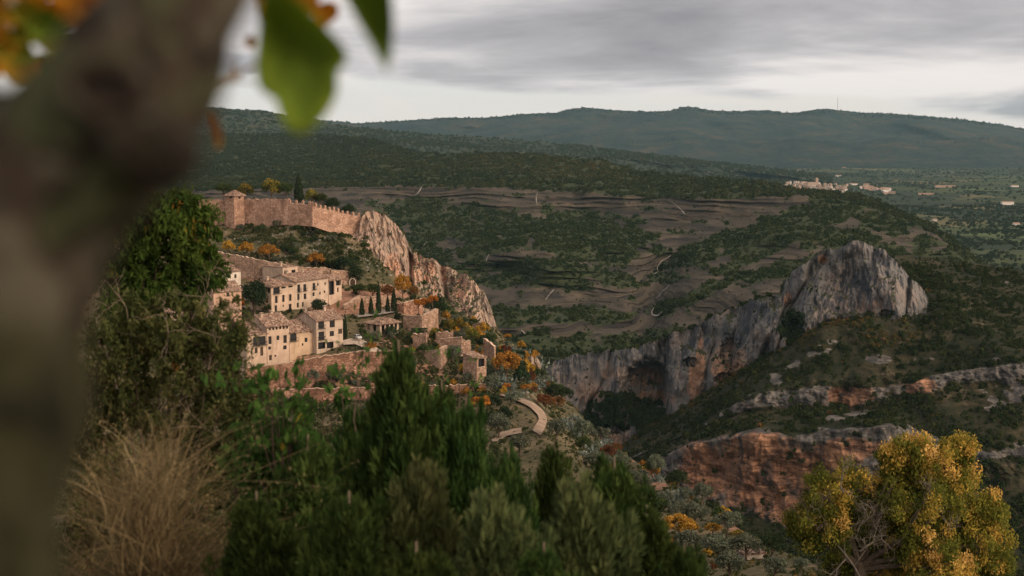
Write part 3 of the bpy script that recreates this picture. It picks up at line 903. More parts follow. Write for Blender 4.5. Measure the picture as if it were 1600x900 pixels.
# near ground round the viewpoint
def near_ground():
    xs = np.linspace(-40, 40, 90)
    ys = np.linspace(-14, 32, 60)
    X, Y = np.meshgrid(xs, ys)
    Z = np.interp(Y, [-14, 0, 2, 8, 14, 24, 28, 32], [-1.0, -1.7, -1.9, -4.0, -6.4, -9.6, -11.0, -13.0]) + 0.25 * fbm(np.stack([X / 3, Y / 3, 0 * X], -1), 4)
    V = np.stack([X, Y, Z], -1)
    nu, nv = len(xs), len(ys)
    i = np.arange(nv - 1)[:, None] * nu
    k = np.arange(nu - 1)[None, :]
    Q = np.stack([i + k, i + k + 1, i + nu + k + 1, i + nu + k], -1).reshape(-1, 4)
    o = mesh_np('ground', V.reshape(-1, 3), Q, ground_mat('dry_earth', [(0.38, (0.030, 0.030, 0.016)), (0.52, (0.07, 0.055, 0.032)), (0.66, (0.14, 0.105, 0.062))], 0.4, 3.0, 0.05), None, True)
    o['kind'] = 'structure'
    return {'o': o, 'pos': V, 'U': X, 'py': Y, 'v': Y}


NEAR = near_ground()


def near_z(x, y):
    return float(np.interp(y, [-14, 0, 2, 8, 14, 24, 28, 32], [-1.0, -1.7, -1.9, -4.0, -6.4, -9.6, -11.0, -13.0]))


# ---- the cliff under the castle, falling away to the right
K_TOP = [(540, 372), (556, 366), (566, 338), (575, 329), (600, 333), (618, 350), (632, 366), (637, 378), (642, 390), (665, 402), (690, 412), (704, 420), (730, 430), (745, 444), (755, 455), (766, 478), (773, 500), (776, 512)]
K_BOT = [(540, 430), (556, 436), (575, 452), (600, 462), (640, 472), (680, 482), (720, 494), (750, 506), (776, 520)]
KY = [(540, 612), (560, 616), (600, 622), (640, 628), (700, 630), (750, 618), (768, 612), (776, 622)]
KYb = [(540, 600), (575, 596), (640, 604), (700, 607), (750, 602), (776, 610)]


def k_y(U, py, Y, v, p):
    f = sstep(v, 0.8, 1.1)
    a = 8 * fbm(np.stack([p[..., 0] / 14, p[..., 1] / 20, p[..., 2] / 110], -1), 5)
    r = 1 - np.abs(fbm(np.stack([p[..., 0] / 5, p[..., 1] / 7, p[..., 2] / 60], -1), 4)) * 1.4
    a = a - 3.0 * r + 0.55 * fbm(p / np.array([1.6, 2.4, 9.0]), 4)
    a = a + 9 * np.exp(-((U - 641) / 4.0) ** 2) * sstep(v, 1, 1.2) + 6 * np.exp(-((U - 690 - (py - 420) * 0.15) / 4.0) ** 2)
    return a * f


def k_stain(U, py, Y, v, p):
    a = 0.34 * (1 - sstep(U, 690, 745)) + 0.1
    for e in ((590, 400, 14, 60, 0), (650, 430, 12, 40, 0), (672, 440, 16, 40, 0), (610, 420, 20, 40, 0), (720, 450, 12, 20, 0)):
        a = np.maximum(a, 0.66 * ell(U, py, *e, soft=0.6))
    return a


PINK = limestone('pink_limestone', (0.43, 0.345, 0.28), (0.30, 0.225, 0.178), (0.085, 0.073, 0.064), (0.36, 0.18, 0.115), 2.4)
CRAG = loft('cliff', [([(540, 420), (640, 430), (776, 560)], [(540, 680), (640, 690), (776, 660)]), (K_TOP, KY), (K_BOT, KYb), ([(a, b + 25) for a, b in K_BOT], [(a, b - 3) for a, b in KYb])],
            540, 776, 460, [10, 170, 10], PINK, py_fn=lambda U, py, Y, v, p: 0.75 * cliff_py(U * 1.9, py, Y, v, p), y_fn=k_y, attrs={'stain': k_stain})

# rocky nose on the right flank, over the gorge
def nose_y(U, py, Y, v, p):
    return (4 * fbm(p / np.array([8, 12, 12.0]), 5) + 2.0 * fbm(p / np.array([2.2, 3, 3.0]), 4)) * sstep(v, 0.6, 1.0)


N_TOP = [(800, 570), (815, 560), (830, 556), (842, 562), (850, 580), (856, 600)]
NOSE = loft('cliff', [([(800, 600), (856, 640)], 610), (N_TOP, [(800, 548), (830, 540), (856, 560)]), ([(800, 612), (815, 618), (830, 618), (845, 612), (856, 622)], [(800, 528), (830, 515), (856, 545)]), ([(800, 640), (856, 660)], [(800, 520), (830, 508), (856, 538)])],
            800, 856, 110, [8, 80, 14], PINK, y_fn=nose_y, py_fn=lambda U, py, Y, v, p: 2.5 * np.exp(-((v - 1) / 0.3) ** 2) * fbm(np.stack([U / 9, 0 * U, 0 * U], -1), 4), attrs={'stain': lambda U, py, Y, v, p: 0 * U + 0.3})

# ------------------------------------------------------------------ leaves, bushes, woods
def leaf_quads(C, nrm, size, rng, aspect=0.55, droop=0.0, jitter=0.9):
    """one bent-diamond leaf per centre; returns (4N,3), (N,4)"""
    n = len(C)
    d = rng.normal(size=(n, 3)) * jitter + nrm
    d /= np.linalg.norm(d, axis=1)[:, None] + 1e-9
    a = np.cross(d, rng.normal(size=(n, 3)))
    a[:, 2] -= droop
    a /= np.linalg.norm(a, axis=1)[:, None] + 1e-9
    b = np.cross(a, d)
    b /= np.linalg.norm(b, axis=1)[:, None] + 1e-9
    s = np.broadcast_to(np.asarray(size, float), (n,))[:, None] * (0.7 + 0.6 * rng.rand(n, 1))
    V = np.stack([C - a * s * 0.5, C + b * s * 0.5 * aspect + a * s * 0.05, C + a * s * 0.5, C - b * s * 0.5 * aspect + a * s * 0.05], 1)
    return V.reshape(-1, 3), np.arange(4 * n).reshape(-1, 4)


def bush_proto(rng, nleaf, leaf=0.34, flat=0.8, lumps=6, core=True):
    """unit bush: leaf faces over lumpy clumps, dark gaps between"""
    cs = rng.normal(size=(lumps, 3))
    cs[:, 2] = np.abs(cs[:, 2])
    cs /= np.linalg.norm(cs, axis=1)[:, None]
    cs *= (0.35 + 0.3 * rng.rand(lumps, 1)) * np.array([1, 1, flat])
    cr = 0.32 + 0.22 * rng.rand(lumps)
    k = rng.randint(0, lumps, nleaf)
    d = rng.normal(size=(nleaf, 3))
    d[:, 2] = np.where(d[:, 2] < -0.3, -d[:, 2], d[:, 2])
    d /= np.linalg.norm(d, axis=1)[:, None]
    C = cs[k] + d * cr[k][:, None] * (0.75 + 0.35 * rng.rand(nleaf, 1))
    C[:, 2] += 0.25
    V, Q = leaf_quads(C, d, leaf, rng, 0.75, 0, 0.7)
    lt = rng.rand(lumps) * 0.5
    T = np.repeat(np.clip(lt[k] + 0.5 * rng.rand(nleaf), 0, 1), 4)
    Fs = [Q]
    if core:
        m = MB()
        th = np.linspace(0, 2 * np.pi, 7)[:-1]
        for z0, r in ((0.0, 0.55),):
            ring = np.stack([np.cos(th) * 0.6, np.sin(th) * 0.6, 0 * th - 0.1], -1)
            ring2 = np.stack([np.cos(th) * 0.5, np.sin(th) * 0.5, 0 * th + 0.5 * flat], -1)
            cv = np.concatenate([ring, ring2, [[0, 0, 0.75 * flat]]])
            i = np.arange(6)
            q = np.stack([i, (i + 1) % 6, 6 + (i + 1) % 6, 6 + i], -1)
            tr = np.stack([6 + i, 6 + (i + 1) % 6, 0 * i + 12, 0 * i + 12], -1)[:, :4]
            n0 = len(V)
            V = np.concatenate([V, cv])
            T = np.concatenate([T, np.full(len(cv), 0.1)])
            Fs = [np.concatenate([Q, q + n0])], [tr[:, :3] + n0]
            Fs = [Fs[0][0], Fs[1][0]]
    return V, Fs, T


def merged(name, pts, scl, protos, mat, rng, tints=None, sink=0.1, zs=1.0):
    """a far-off wood or scrub cover that reads as one mass: ONE object"""
    MBx = MB()
    n = len(pts)
    if n == 0:
        return None
    which = rng.randint(0, len(protos), n)
    rot = rng.rand(n) * 2 * np.pi
    tints = rng.rand(n) if tints is None else tints
    for k, (pv, pf, pt) in enumerate(protos):
        s = np.where(which == k)[0]
        if not len(s):
            continue
        c, sn = np.cos(rot[s])[:, None], np.sin(rot[s])[:, None]
        x = pv[None, :, 0] * c - pv[None, :, 1] * sn
        y = pv[None, :, 0] * sn + pv[None, :, 1] * c
        z = np.broadcast_to(pv[None, :, 2], x.shape) * zs
        V = np.stack([x, y, z], -1) * scl[s][:, None, None] + pts[s][:, None, :]
        V[..., 2] -= (sink * scl[s])[:, None]
        T = np.clip(pt[None, :] * 0.35 + tints[s][:, None] * 0.65, 0, 1)
        m = len(pv)
        off = (np.arange(len(s)) * m)[:, None, None]
        MBx.add(V.reshape(-1, 3), [(f[None] + off).reshape(-1, f.shape[1]) for f in pf], T.ravel())
    o = MBx.build(name, mat)
    return tag(o, kind='stuff')


R = np.random.RandomState(11)
TINY = [bush_proto(R, 26, 0.55) for _ in range(5)]
SMALL = [bush_proto(R, 60, 0.40) for _ in range(6)]
WOOD_FAR = foliage('far_wood_leaf', [(0.0, (0.0137, 0.0223, 0.0108)), (0.45, (0.0274, 0.0382, 0.0158)), (0.75, (0.0446, 0.0504, 0.0202)), (0.90, (0.0792, 0.0590, 0.0216)), (1.0, (0.1368, 0.0684, 0.0245))], 0.15)
WOOD_OAK = foliage('scrub_oak_leaf', [(0.0, (0.0120, 0.0218, 0.0090)), (0.5, (0.0255, 0.0382, 0.0150)), (0.8, (0.0435, 0.0532, 0.0195)), (1.0, (0.0638, 0.0660, 0.0248))], 0.15)
SCRUB = foliage('slope_scrub_leaf', [(0.0, (0.0107, 0.0197, 0.0082)), (0.5, (0.0246, 0.0344, 0.0131)), (0.74, (0.0492, 0.0541, 0.0205)), (0.86, (0.0820, 0.0590, 0.0246)), (0.94, (0.1558, 0.0574, 0.0197)), (1.0, (0.1804, 0.0697, 0.0213))], 0.15)
VALLEY = foliage('valley_tree_leaf', [(0.0, (0.015, 0.026, 0.018)), (0.6, (0.030, 0.044, 0.024)), (0.85, (0.055, 0.062, 0.028)), (1.0, (0.11, 0.078, 0.034))], 0.1)

# wood on top of the far hill
pts = pick(STRATA, lambda U, py, v, c: (v > 0.98) * (v < 2.03), 26000, R)
q, r = pix(pts)
tn = np.clip(0.42 + 0.34 * R.randn(len(pts)) * 0.6 + 0.30 * fbm(pts / 130, 3) + 0.28 * ell(q, r, 860, 262, 180, 16, 3, 0.5), 0, 1)
merged('forest', pts, 3.2 + 3.0 * R.rand(len(pts)), TINY, WOOD_FAR, R, tn)
# oak scrub on the benches of the far hill
vm = lambda U, py, v, c: (v > 2.0) * (v < 7.6) * np.clip(veg_mask(U, py, v, c) - 0.25, 0, 1)
pts = pick(STRATA, lambda U, py, v, c: vm(U, py, v, c) * (0.35 + sstep(fbm(c / 40, 3), -0.2, 0.3)), 17000, R)
merged('forest', pts, 1.3 + 2.2 * R.rand(len(pts)) ** 1.5 + 2.6 * R.rand(len(pts)) ** 6, TINY, WOOD_OAK, R, np.clip(0.45 + 0.25 * R.randn(len(pts)) + 0.3 * fbm(pts / 60, 2), 0, 1))
# lone bushes on the rock benches
pts = pick(STRATA, lambda U, py, v, c: (v > 2.0) * (v < 7.0) * (0.15 + sstep(fbm(c / np.array([60, 60, 7.0]), 3), 0.0, 0.4)), 4200, R)
merged('scrub', pts, 0.7 + 1.3 * R.rand(len(pts)) ** 2, TINY, WOOD_OAK, R)
# wood on the nearer ridge and hedgerow trees on the plain
pts = pick(MIDR, lambda U, py, v, c: (v > 0.97) * (v < 2.6), 9000, R)
merged('forest', pts, 6 + 5 * R.rand(len(pts)), TINY, WOOD_FAR, R, np.clip(0.4 + 0.25 * R.randn(len(pts)), 0, 1))
pts = pick(FAR, lambda U, py, v, c: (v > 0.985) * (v < 1.15), 2600, R)
merged('forest', pts, 7 + 6 * R.rand(len(pts)), TINY, VALLEY, R, np.clip(0.3 + 0.2 * R.randn(len(pts)), 0, 1))


def plain_mask(X, py, Y, c):
    n = fbm(np.stack([c[..., 0] / 260, c[..., 1] / 700, 0 * c[..., 0]], -1), 4)
    l = np.abs(((c[..., 0] * 0.94 + c[..., 1] * 0.34) / 210) % 1 - 0.5) < 0.05
    l2 = np.abs(((c[..., 1] * 0.94 - c[..., 0] * 0.34) / 330) % 1 - 0.5) < 0.06
    return (c[..., 1] > 2600) * (c[..., 1] < 11000) * (np.abs(c[..., 0]) < c[..., 1] * 0.5) * (0.10 + 1.0 * sstep(n, 0.05, 0.25) + 0.9 * l + 0.9 * l2) / (c[..., 1] / 4000)


pts = pick(PLAIN, plain_mask, 17000, R)
merged('forest', pts, 3.5 + 5.0 * R.rand(len(pts)) ** 2, TINY, VALLEY, R, np.clip(0.4 + 0.3 * R.randn(len(pts)), 0, 1))

pts = pick(PLAIN, lambda X, py, Y, c: (c[..., 1] > 1850) * (c[..., 1] < 4200) * (c[..., 0] > 600) * (c[..., 0] < c[..., 1] * 0.48) * (0.12 + sstep(fbm(np.stack([c[..., 0] / 110, c[..., 1] / 260, 0 * c[..., 0]], -1), 4), -0.05, 0.2)), 5200, R)
merged('forest', pts, 2.6 + 3.6 * R.rand(len(pts)) ** 1.7, SMALL, VALLEY, R, np.clip(0.4 + 0.3 * R.randn(len(pts)), 0, 1))


# scrub on the slope under the peak
def slope_scrub(U, py, v, c):
    v = v - 1
    rock = sstep(g_rock(U, py, 0, v, c), 0.38, 0.55)
    return (v > 0.05) * (v < 6) * (1 - 0.93 * rock)


pts = pick(SLOPE, lambda U, py, v, c: slope_scrub(U, py, v, c) * (0.25 + 1.2 * sstep(fbm(c / 24, 3), -0.1, 0.35)), 15000, R)
q, r = pix(pts)
rust = np.maximum.reduce([ell(q, r, 1100, 610, 80, 16, -32, 0.6), ell(q, r, 1270, 520, 90, 16, -20, 0.6), ell(q, r, 1400, 525, 40, 14, 0, 0.6), ell(q, r, 985, 690, 20, 12, 0, 0.6)])
tn = np.clip(0.42 + 0.17 * R.randn(len(pts)) + 0.2 * fbm(pts / 45, 3) + (R.rand(len(pts)) < 0.85 * rust) * 0.6 + (R.rand(len(pts)) < 0.012) * 0.5, 0, 1)
merged('scrub', pts, 0.5 + 1.2 * R.rand(len(pts)) ** 1.5 + 2.6 * R.rand(len(pts)) ** 7 + 0.9 * sstep(fbm(pts / 30, 3), 0.05, 0.5), SMALL, SCRUB, R, tn)
# trees at the foot of the cave, in the clefts, and along the brow of the wall
zone = lambda U, py, v, c: np.maximum.reduce([ell(U, py, 985, 640, 56, 22, 12, 0.3), ell(U, py, 1238, 512, 17, 26, 0, 0.3), ell(U, py, 925, 660, 26, 14, 20, 0.3), 0.5 * ell(U, py, 1020, 655, 30, 18, 0, 0.3)])
pts = pick(PEAK, zone, 330, R)
pts[:, 1] -= 3
merged('forest', pts, 2.0 + 3.0 * R.rand(len(pts)), SMALL, WOOD_OAK, R, np.clip(0.2 + 0.2 * R.randn(len(pts)), 0, 1), sink=0.5)
pts = pick(PEAK, lambda U, py, v, c: (v > 0.3) * (v < 1.02) * (1 - 0.86 * ell(U, py, 1345, 400, 130, 80, 0, 0.3)), 1500, R)
merged('scrub', pts, 1.0 + 2.3 * R.rand(len(pts)) ** 2, SMALL, WOOD_OAK, R)
pts = pick(PEAK, lambda U, py, v, c: (v > 1.0) * (v < 2.0) * sstep(fbm(c / 22, 3), 0.2, 0.5) * (1 - 0.9 * ell(U, py, 1010, 590, 80, 60, 0, 0.3)), 170, R)
merged('scrub', pts, 0.5 + 1.3 * R.rand(len(pts)) ** 2, SMALL, WOOD_OAK, R, sink=0.4)

# low scrub and dry grass tufts over the village hill
GARIGUE = foliage('garigue_leaf', [(0.0, (0.025, 0.034, 0.016)), (0.45, (0.052, 0.060, 0.026)), (0.7, (0.085, 0.080, 0.036)), (0.86, (0.15, 0.115, 0.048)), (0.95, (0.24, 0.12, 0.035)), (1.0, (0.28, 0.11, 0.03))], 0.2)


def hill_scrub(U, py, v, c):
    e = v_earth(U, py, 0, v, c)
    return (1 - 0.92 * ell(U, py, 838, 644, 17, 26, 0, 0.3)) * (v > 1.2) * (v < 8.2) * (1 - 0.85 * sstep(e, 0.3, 0.6)) / np.clip(c[..., 1] / 300, 0.4, 3)


pts = pick(HILL, hill_scrub, 15000, R)
q, r = pix(pts)
ok = (q > 60) & (q < 1560)
pts = pts[ok]
tn = np.clip(0.42 + 0.22 * R.randn(len(pts)) + 0.25 * fbm(pts / 14, 3), 0, 1)
merged('scrub', pts, (0.35 + 0.9 * R.rand(len(pts)) ** 2) * np.clip(pts[:, 1] / 420, 0.45, 1.1), SMALL, GARIGUE, R, tn)
pts = pick(HILL, lambda U, py, v, c: (v > 1) * (ell(U, py, 480, 385, 120, 38, 10, 0.3) * 1.0 * sstep(fbm(c / 7, 3), -0.25, 0.25) + 0.6 * ell(U, py, 650, 570, 120, 50, 0, 0.3) + 0.25 * ell(U, py, 500, 610, 140, 30, 0, 0.3)), 5200, R)
merged('scrub', pts, 0.25 + 0.85 * R.rand(len(pts)) ** 1.8, SMALL, GARIGUE, R, np.clip(0.30 + 0.22 * R.randn(len(pts)), 0, 1))
pts = pick(HILL, lambda U, py, v, c: (v > 5.2) * (v < 8) * (c[..., 1] > 110) * (U > -100) * (U < 780) * sstep(fbm(c / 25, 3), -0.2, 0.2), 2600, R)
merged('scrub', pts, 0.7 + 2.0 * R.rand(len(pts)) ** 2, SMALL, GARIGUE, R, np.clip(0.3 + 0.2 * R.randn(len(pts)), 0, 1))
pts = pick(CRAG, lambda U, py, v, c: (v > 0.2) * (v < 1.02), 260, R)
merged('scrub', pts, 0.5 + 1.2 * R.rand(len(pts)) ** 2, SMALL, GARIGUE, R)
pts = pick(CRAG, lambda U, py, v, c: (v > 1.0) * (v < 2.0) * sstep(fbm(c / 10, 3), 0.1, 0.5), 40, R)
merged('scrub', pts, 0.3 + 0.8 * R.rand(len(pts)) ** 2, SMALL, GARIGUE, R, sink=0.3)
# pale broken rock lying on the slope under the castle wall
ROCKM = plain_mat('grey_boulder', (0.20, 0.19, 0.175), 0.95, 0.35, 1.5, 0.6, 0.1)


def rock_proto(rng):
    m = MB()
    th = np.linspace(0, 2 * np.pi, 7)[:-1]
    V = []
    for z, r in ((-0.3, 0.8), (0.25, 0.95), (0.65, 0.55)):
        V.append(np.stack([np.cos(th) * r, np.sin(th) * r, 0 * th + z], -1))
    V = np.concatenate(V) * (0.75 + 0.5 * rng.rand(18, 1))
    i = np.arange(6)
    q = np.concatenate([np.stack([k * 6 + i, k * 6 + (i + 1) % 6, k * 6 + 6 + (i + 1) % 6, k * 6 + 6 + i], -1) for k in (0, 1)])
    return V, [q, (12 + np.arange(6))[None, :]], np.full(18, 0.5)


ROCKS = [rock_proto(R) for _ in range(6)]
pts = pick(HILL, lambda U, py, v, c: np.maximum(ell(U, py, 490, 385, 110, 36, 10, 0.4), 0.5 * ell(U, py, 850, 590, 50, 40, 30, 0.5)) * sstep(fbm(c / 9, 3), -0.2, 0.3), 700, R)
merged('rocks', pts, 0.2 + 0.7 * R.rand(len(pts)) ** 2.5, ROCKS, ROCKM, R)

# ------------------------------------------------------------------ walls, houses, castle
PLASTER = plaster_mat('cream_plaster', (0.46, 0.345, 0.262), (0.23, 0.168, 0.122))
PLASTER2 = plaster_mat('beige_plaster', (0.44, 0.345, 0.27), (0.22, 0.17, 0.13))
PLASTER3 = plaster_mat('ochre_plaster', (0.47, 0.34, 0.235), (0.26, 0.18, 0.12))
PLASTER_W = plaster_mat('white_plaster', (0.56, 0.49, 0.42), (0.36, 0.30, 0.24))
PLASTER_P = plaster_mat('pink_plaster', (0.44, 0.29, 0.215), (0.27, 0.18, 0.13))
STONE = stone_wall_mat('rubble_stone', (0.24, 0.145, 0.10), (0.46, 0.325, 0.245), (0.15, 0.095, 0.068), 0.95)
STONE_R = stone_wall_mat('red_rubble_stone', (0.20, 0.10, 0.065), (0.43, 0.255, 0.18), (0.10, 0.057, 0.04), 1.0)
STONE_C = stone_wall_mat('castle_stone', (0.29, 0.165, 0.115), (0.47, 0.315, 0.235), (0.20, 0.12, 0.085), 1.1)
TILE = tile_mat('roof_tile')
DARKW = plain_mat('window_wood', (0.055, 0.034, 0.022), 0.6, 0.2, 3.0, 0.2, 0.01)
LIGHTF = plain_mat('pale_surround', (0.50, 0.42, 0.34), 0.9, 0.15, 2.0, 0.2, 0.02)
IRON = plain_mat('iron', (0.03, 0.028, 0.026), 0.6, 0.2, 4.0, 0.1, 0.01)


def glass_mat():
    m, t = new_mat('dark_glass')
    return finish(m, t, (0.016, 0.017, 0.019), 0.22, None, spec=0.5)


GLASS = glass_mat()


def tile_slope(mb, A, B, C, D, step=0.42, rows=None):
    """a tiled slope: A,B along the eave, C,D along the ridge (C over B); rows of round tiles"""
    A, B, C, D = [np.asarray(q, float) for q in (A, B, C, D)]
    w = np.linalg.norm(B - A)
    h = max(np.linalg.norm(D - A), np.linalg.norm(C - B))
    nu = max(8, int(w / step) * 4)
    nv = rows or max(4, int(h / 0.55))
    n = np.cross(B - A, D - A if np.linalg.norm(D - A) > 0.01 else C - A)
    n /= np.linalg.norm(n)
    if n[2] < 0:
        n = -n
    u = np.linspace(0, 1, nu + 1)
    vs, lift = [], []
    for k in range(nv):
        vs += [k / nv, (k + 0.97) / nv]
        lift += [0.10, 0.03]
    vs, lift = np.array(vs), np.array(lift)
    E = A[None, None] * (1 - u)[None, :, None] + B[None, None] * u[None, :, None]
    G = D[None, None] * (1 - u)[None, :, None] + C[None, None] * u[None, :, None]
    Pt = E * (1 - vs)[:, None, None] + G * vs[:, None, None]
    x = np.linalg.norm(Pt - Pt[:, :1], axis=-1)
    wav = 0.075 * np.abs(np.sin(math.pi * x / step)) + 0.03 * np.sin(x * 0.9 + 3 * vs[:, None])
    Pt = Pt + n * (wav + lift[:, None])[..., None]
    a, b = len(vs), nu + 1
    i = np.arange(a - 1)[:, None] * b
    k = np.arange(nu)[None, :]
    Q = np.stack([i + k, i + k + 1, i + b + k + 1, i + b + k], -1).reshape(-1, 4)
    mb.add(Pt.reshape(-1, 3), Q)
    th = 0.16
    lo = [A - n * th, B - n * th, C - n * th, D - n * th]
    mb.quad(*lo)
    mb.quad(A + n * 0.05, B + n * 0.05, lo[1], lo[0])
    mb.quad(B + n * 0.05, C + n * 0.05, lo[2], lo[1])
    mb.quad(D + n * 0.05, A + n * 0.05, lo[0], lo[3])


class Facade:
    """vertical plane through o along ux; hits photo rays"""
    def __init__(self, o, ux):
        self.o = np.asarray(o, float)
        self.ux = np.asarray(ux, float)
        self.n = np.array([ux[1], -ux[0], 0.0])

    def hit(self, px, py):
        d = P(px, py, 100.0)
        t = (self.o @ self.n) / (d @ self.n)
        h = d * t - self.o
        return h @ self.ux, h[2]


def holed_wall(mb, x0, x1, z0, z1, holes, fx, rev=0.28):
    """wall face in local x,z with window openings and their reveals; fx maps (x, y_in, z) -> 3-D"""
    xs = sorted({x0, x1} | {min(max(h[0], x0), x1) for h in holes} | {min(max(h[1], x0), x1) for h in holes})
    zs = sorted({z0, z1} | {min(max(h[2], z0), z1) for h in holes} | {min(max(h[3], z0), z1) for h in holes})
    for a, b in zip(xs[:-1], xs[1:]):
        for c, d in zip(zs[:-1], zs[1:]):
            mx, mz = (a + b) / 2, (c + d) / 2
            if b - a < 1e-5 or d - c < 1e-5 or any(h[0] < mx < h[1] and h[2] < mz < h[3] for h in holes):
                continue
            mb.quad(fx(a, 0, c), fx(b, 0, c), fx(b, 0, d), fx(a, 0, d))
    for a, b, c, d in holes:
        mb.quad(fx(a, 0, c), fx(a, rev, c), fx(a, rev, d), fx(a, 0, d))
        mb.quad(fx(b, rev, c), fx(b, 0, c), fx(b, 0, d), fx(b, rev, d))
        mb.quad(fx(a, 0, d), fx(a, rev, d), fx(b, rev, d), fx(b, 0, d))
        mb.quad(fx(a, rev, c), fx(a, 0, c), fx(b, 0, c), fx(b, rev, c))


def add_window(root, a, b, c, d, fx, kind):
    """window > pane, bars; set 0.25 m into the wall"""
    f = MB()
    w = 0.09 if kind != 'open' else 0.05
    y = 0.22
    for (p, q, r_, s) in ((a, a + w, c, d), (b - w, b, c, d), (a + w, b - w, d - w, d), (a + w, b - w, c, c + w)):
        v = [fx(p, y, r_), fx(q, y, r_), fx(q, y, s), fx(p, y, s), fx(p, y + 0.05, r_), fx(q, y + 0.05, r_), fx(q, y + 0.05, s), fx(p, y + 0.05, s)]
        f.add(v, np.array([[0, 1, 2, 3], [0, 4, 5, 1], [3, 2, 6, 7], [0, 3, 7, 4], [1, 5, 6, 2]]))
    if kind in ('win', 'tall') and b - a > 0.6:
        m = (a + b) / 2
        v = [fx(m - .04, y, c + w), fx(m + .04, y, c + w), fx(m + .04, y, d - w), fx(m - .04, y, d - w)]
        f.add(v, np.array([[0, 1, 2, 3]]))
    # sill stone
    v = [fx(a - .08, -0.06, c - .12), fx(b + .08, -0.06, c - .12), fx(b + .08, -0.06, c - .002), fx(a - .08, -0.06, c - .002), fx(a - .08, 0.0, c - .12), fx(b + .08, 0.0, c - .12), fx(b + .08, 0.0, c - .002), fx(a - .08, 0.0, c - .002)]
    fo = f.build('door' if kind == 'door' else 'window', DARKW, root)
    s = MB()
    s.add(v, np.array([[0, 1, 2, 3], [3, 2, 6, 7], [0, 4, 5, 1], [0, 3, 7, 4], [1, 5, 6, 2]]))
    s.build('sill', LIGHTF, fo)
    p = MB()
    yy = 0.265 if kind != 'open' else 0.9
    p.quad(fx(a, yy, c), fx(b, yy, c), fx(b, yy, d), fx(a, yy, d))
    p.build('pane' if kind != 'door' else 'door_panel', GLASS if kind != 'door' else DARKW, fo)
    if kind == 'balcony':
        g = MB()
        z0 = c
        for k in range(9):
            x = a - 0.25 + (b - a + 0.5) * k / 8
            g.add([fx(x - .02, -.62, z0), fx(x + .02, -.62, z0), fx(x + .02, -.62, z0 + 1.0), fx(x - .02, -.62, z0 + 1.0)], np.array([[0, 1, 2, 3]]))
        for zz, hh in ((z0 + 0.96, 0.07), (z0 - 0.12, 0.14)):
            g.add([fx(a - .3, -.66, zz), fx(b + .3, -.66, zz), fx(b + .3, -.66, zz + hh), fx(a - .3, -.66, zz + hh), fx(a - .3, 0, zz), fx(b + .3, 0, zz), fx(b + .3, 0, zz + hh), fx(a - .3, 0, zz + hh)],
                  np.array([[0, 1, 2, 3], [3, 2, 6, 7], [0, 4, 5, 1], [0, 3, 7, 4], [1, 5, 6, 2]]))
        g.build('balcony', IRON, root)


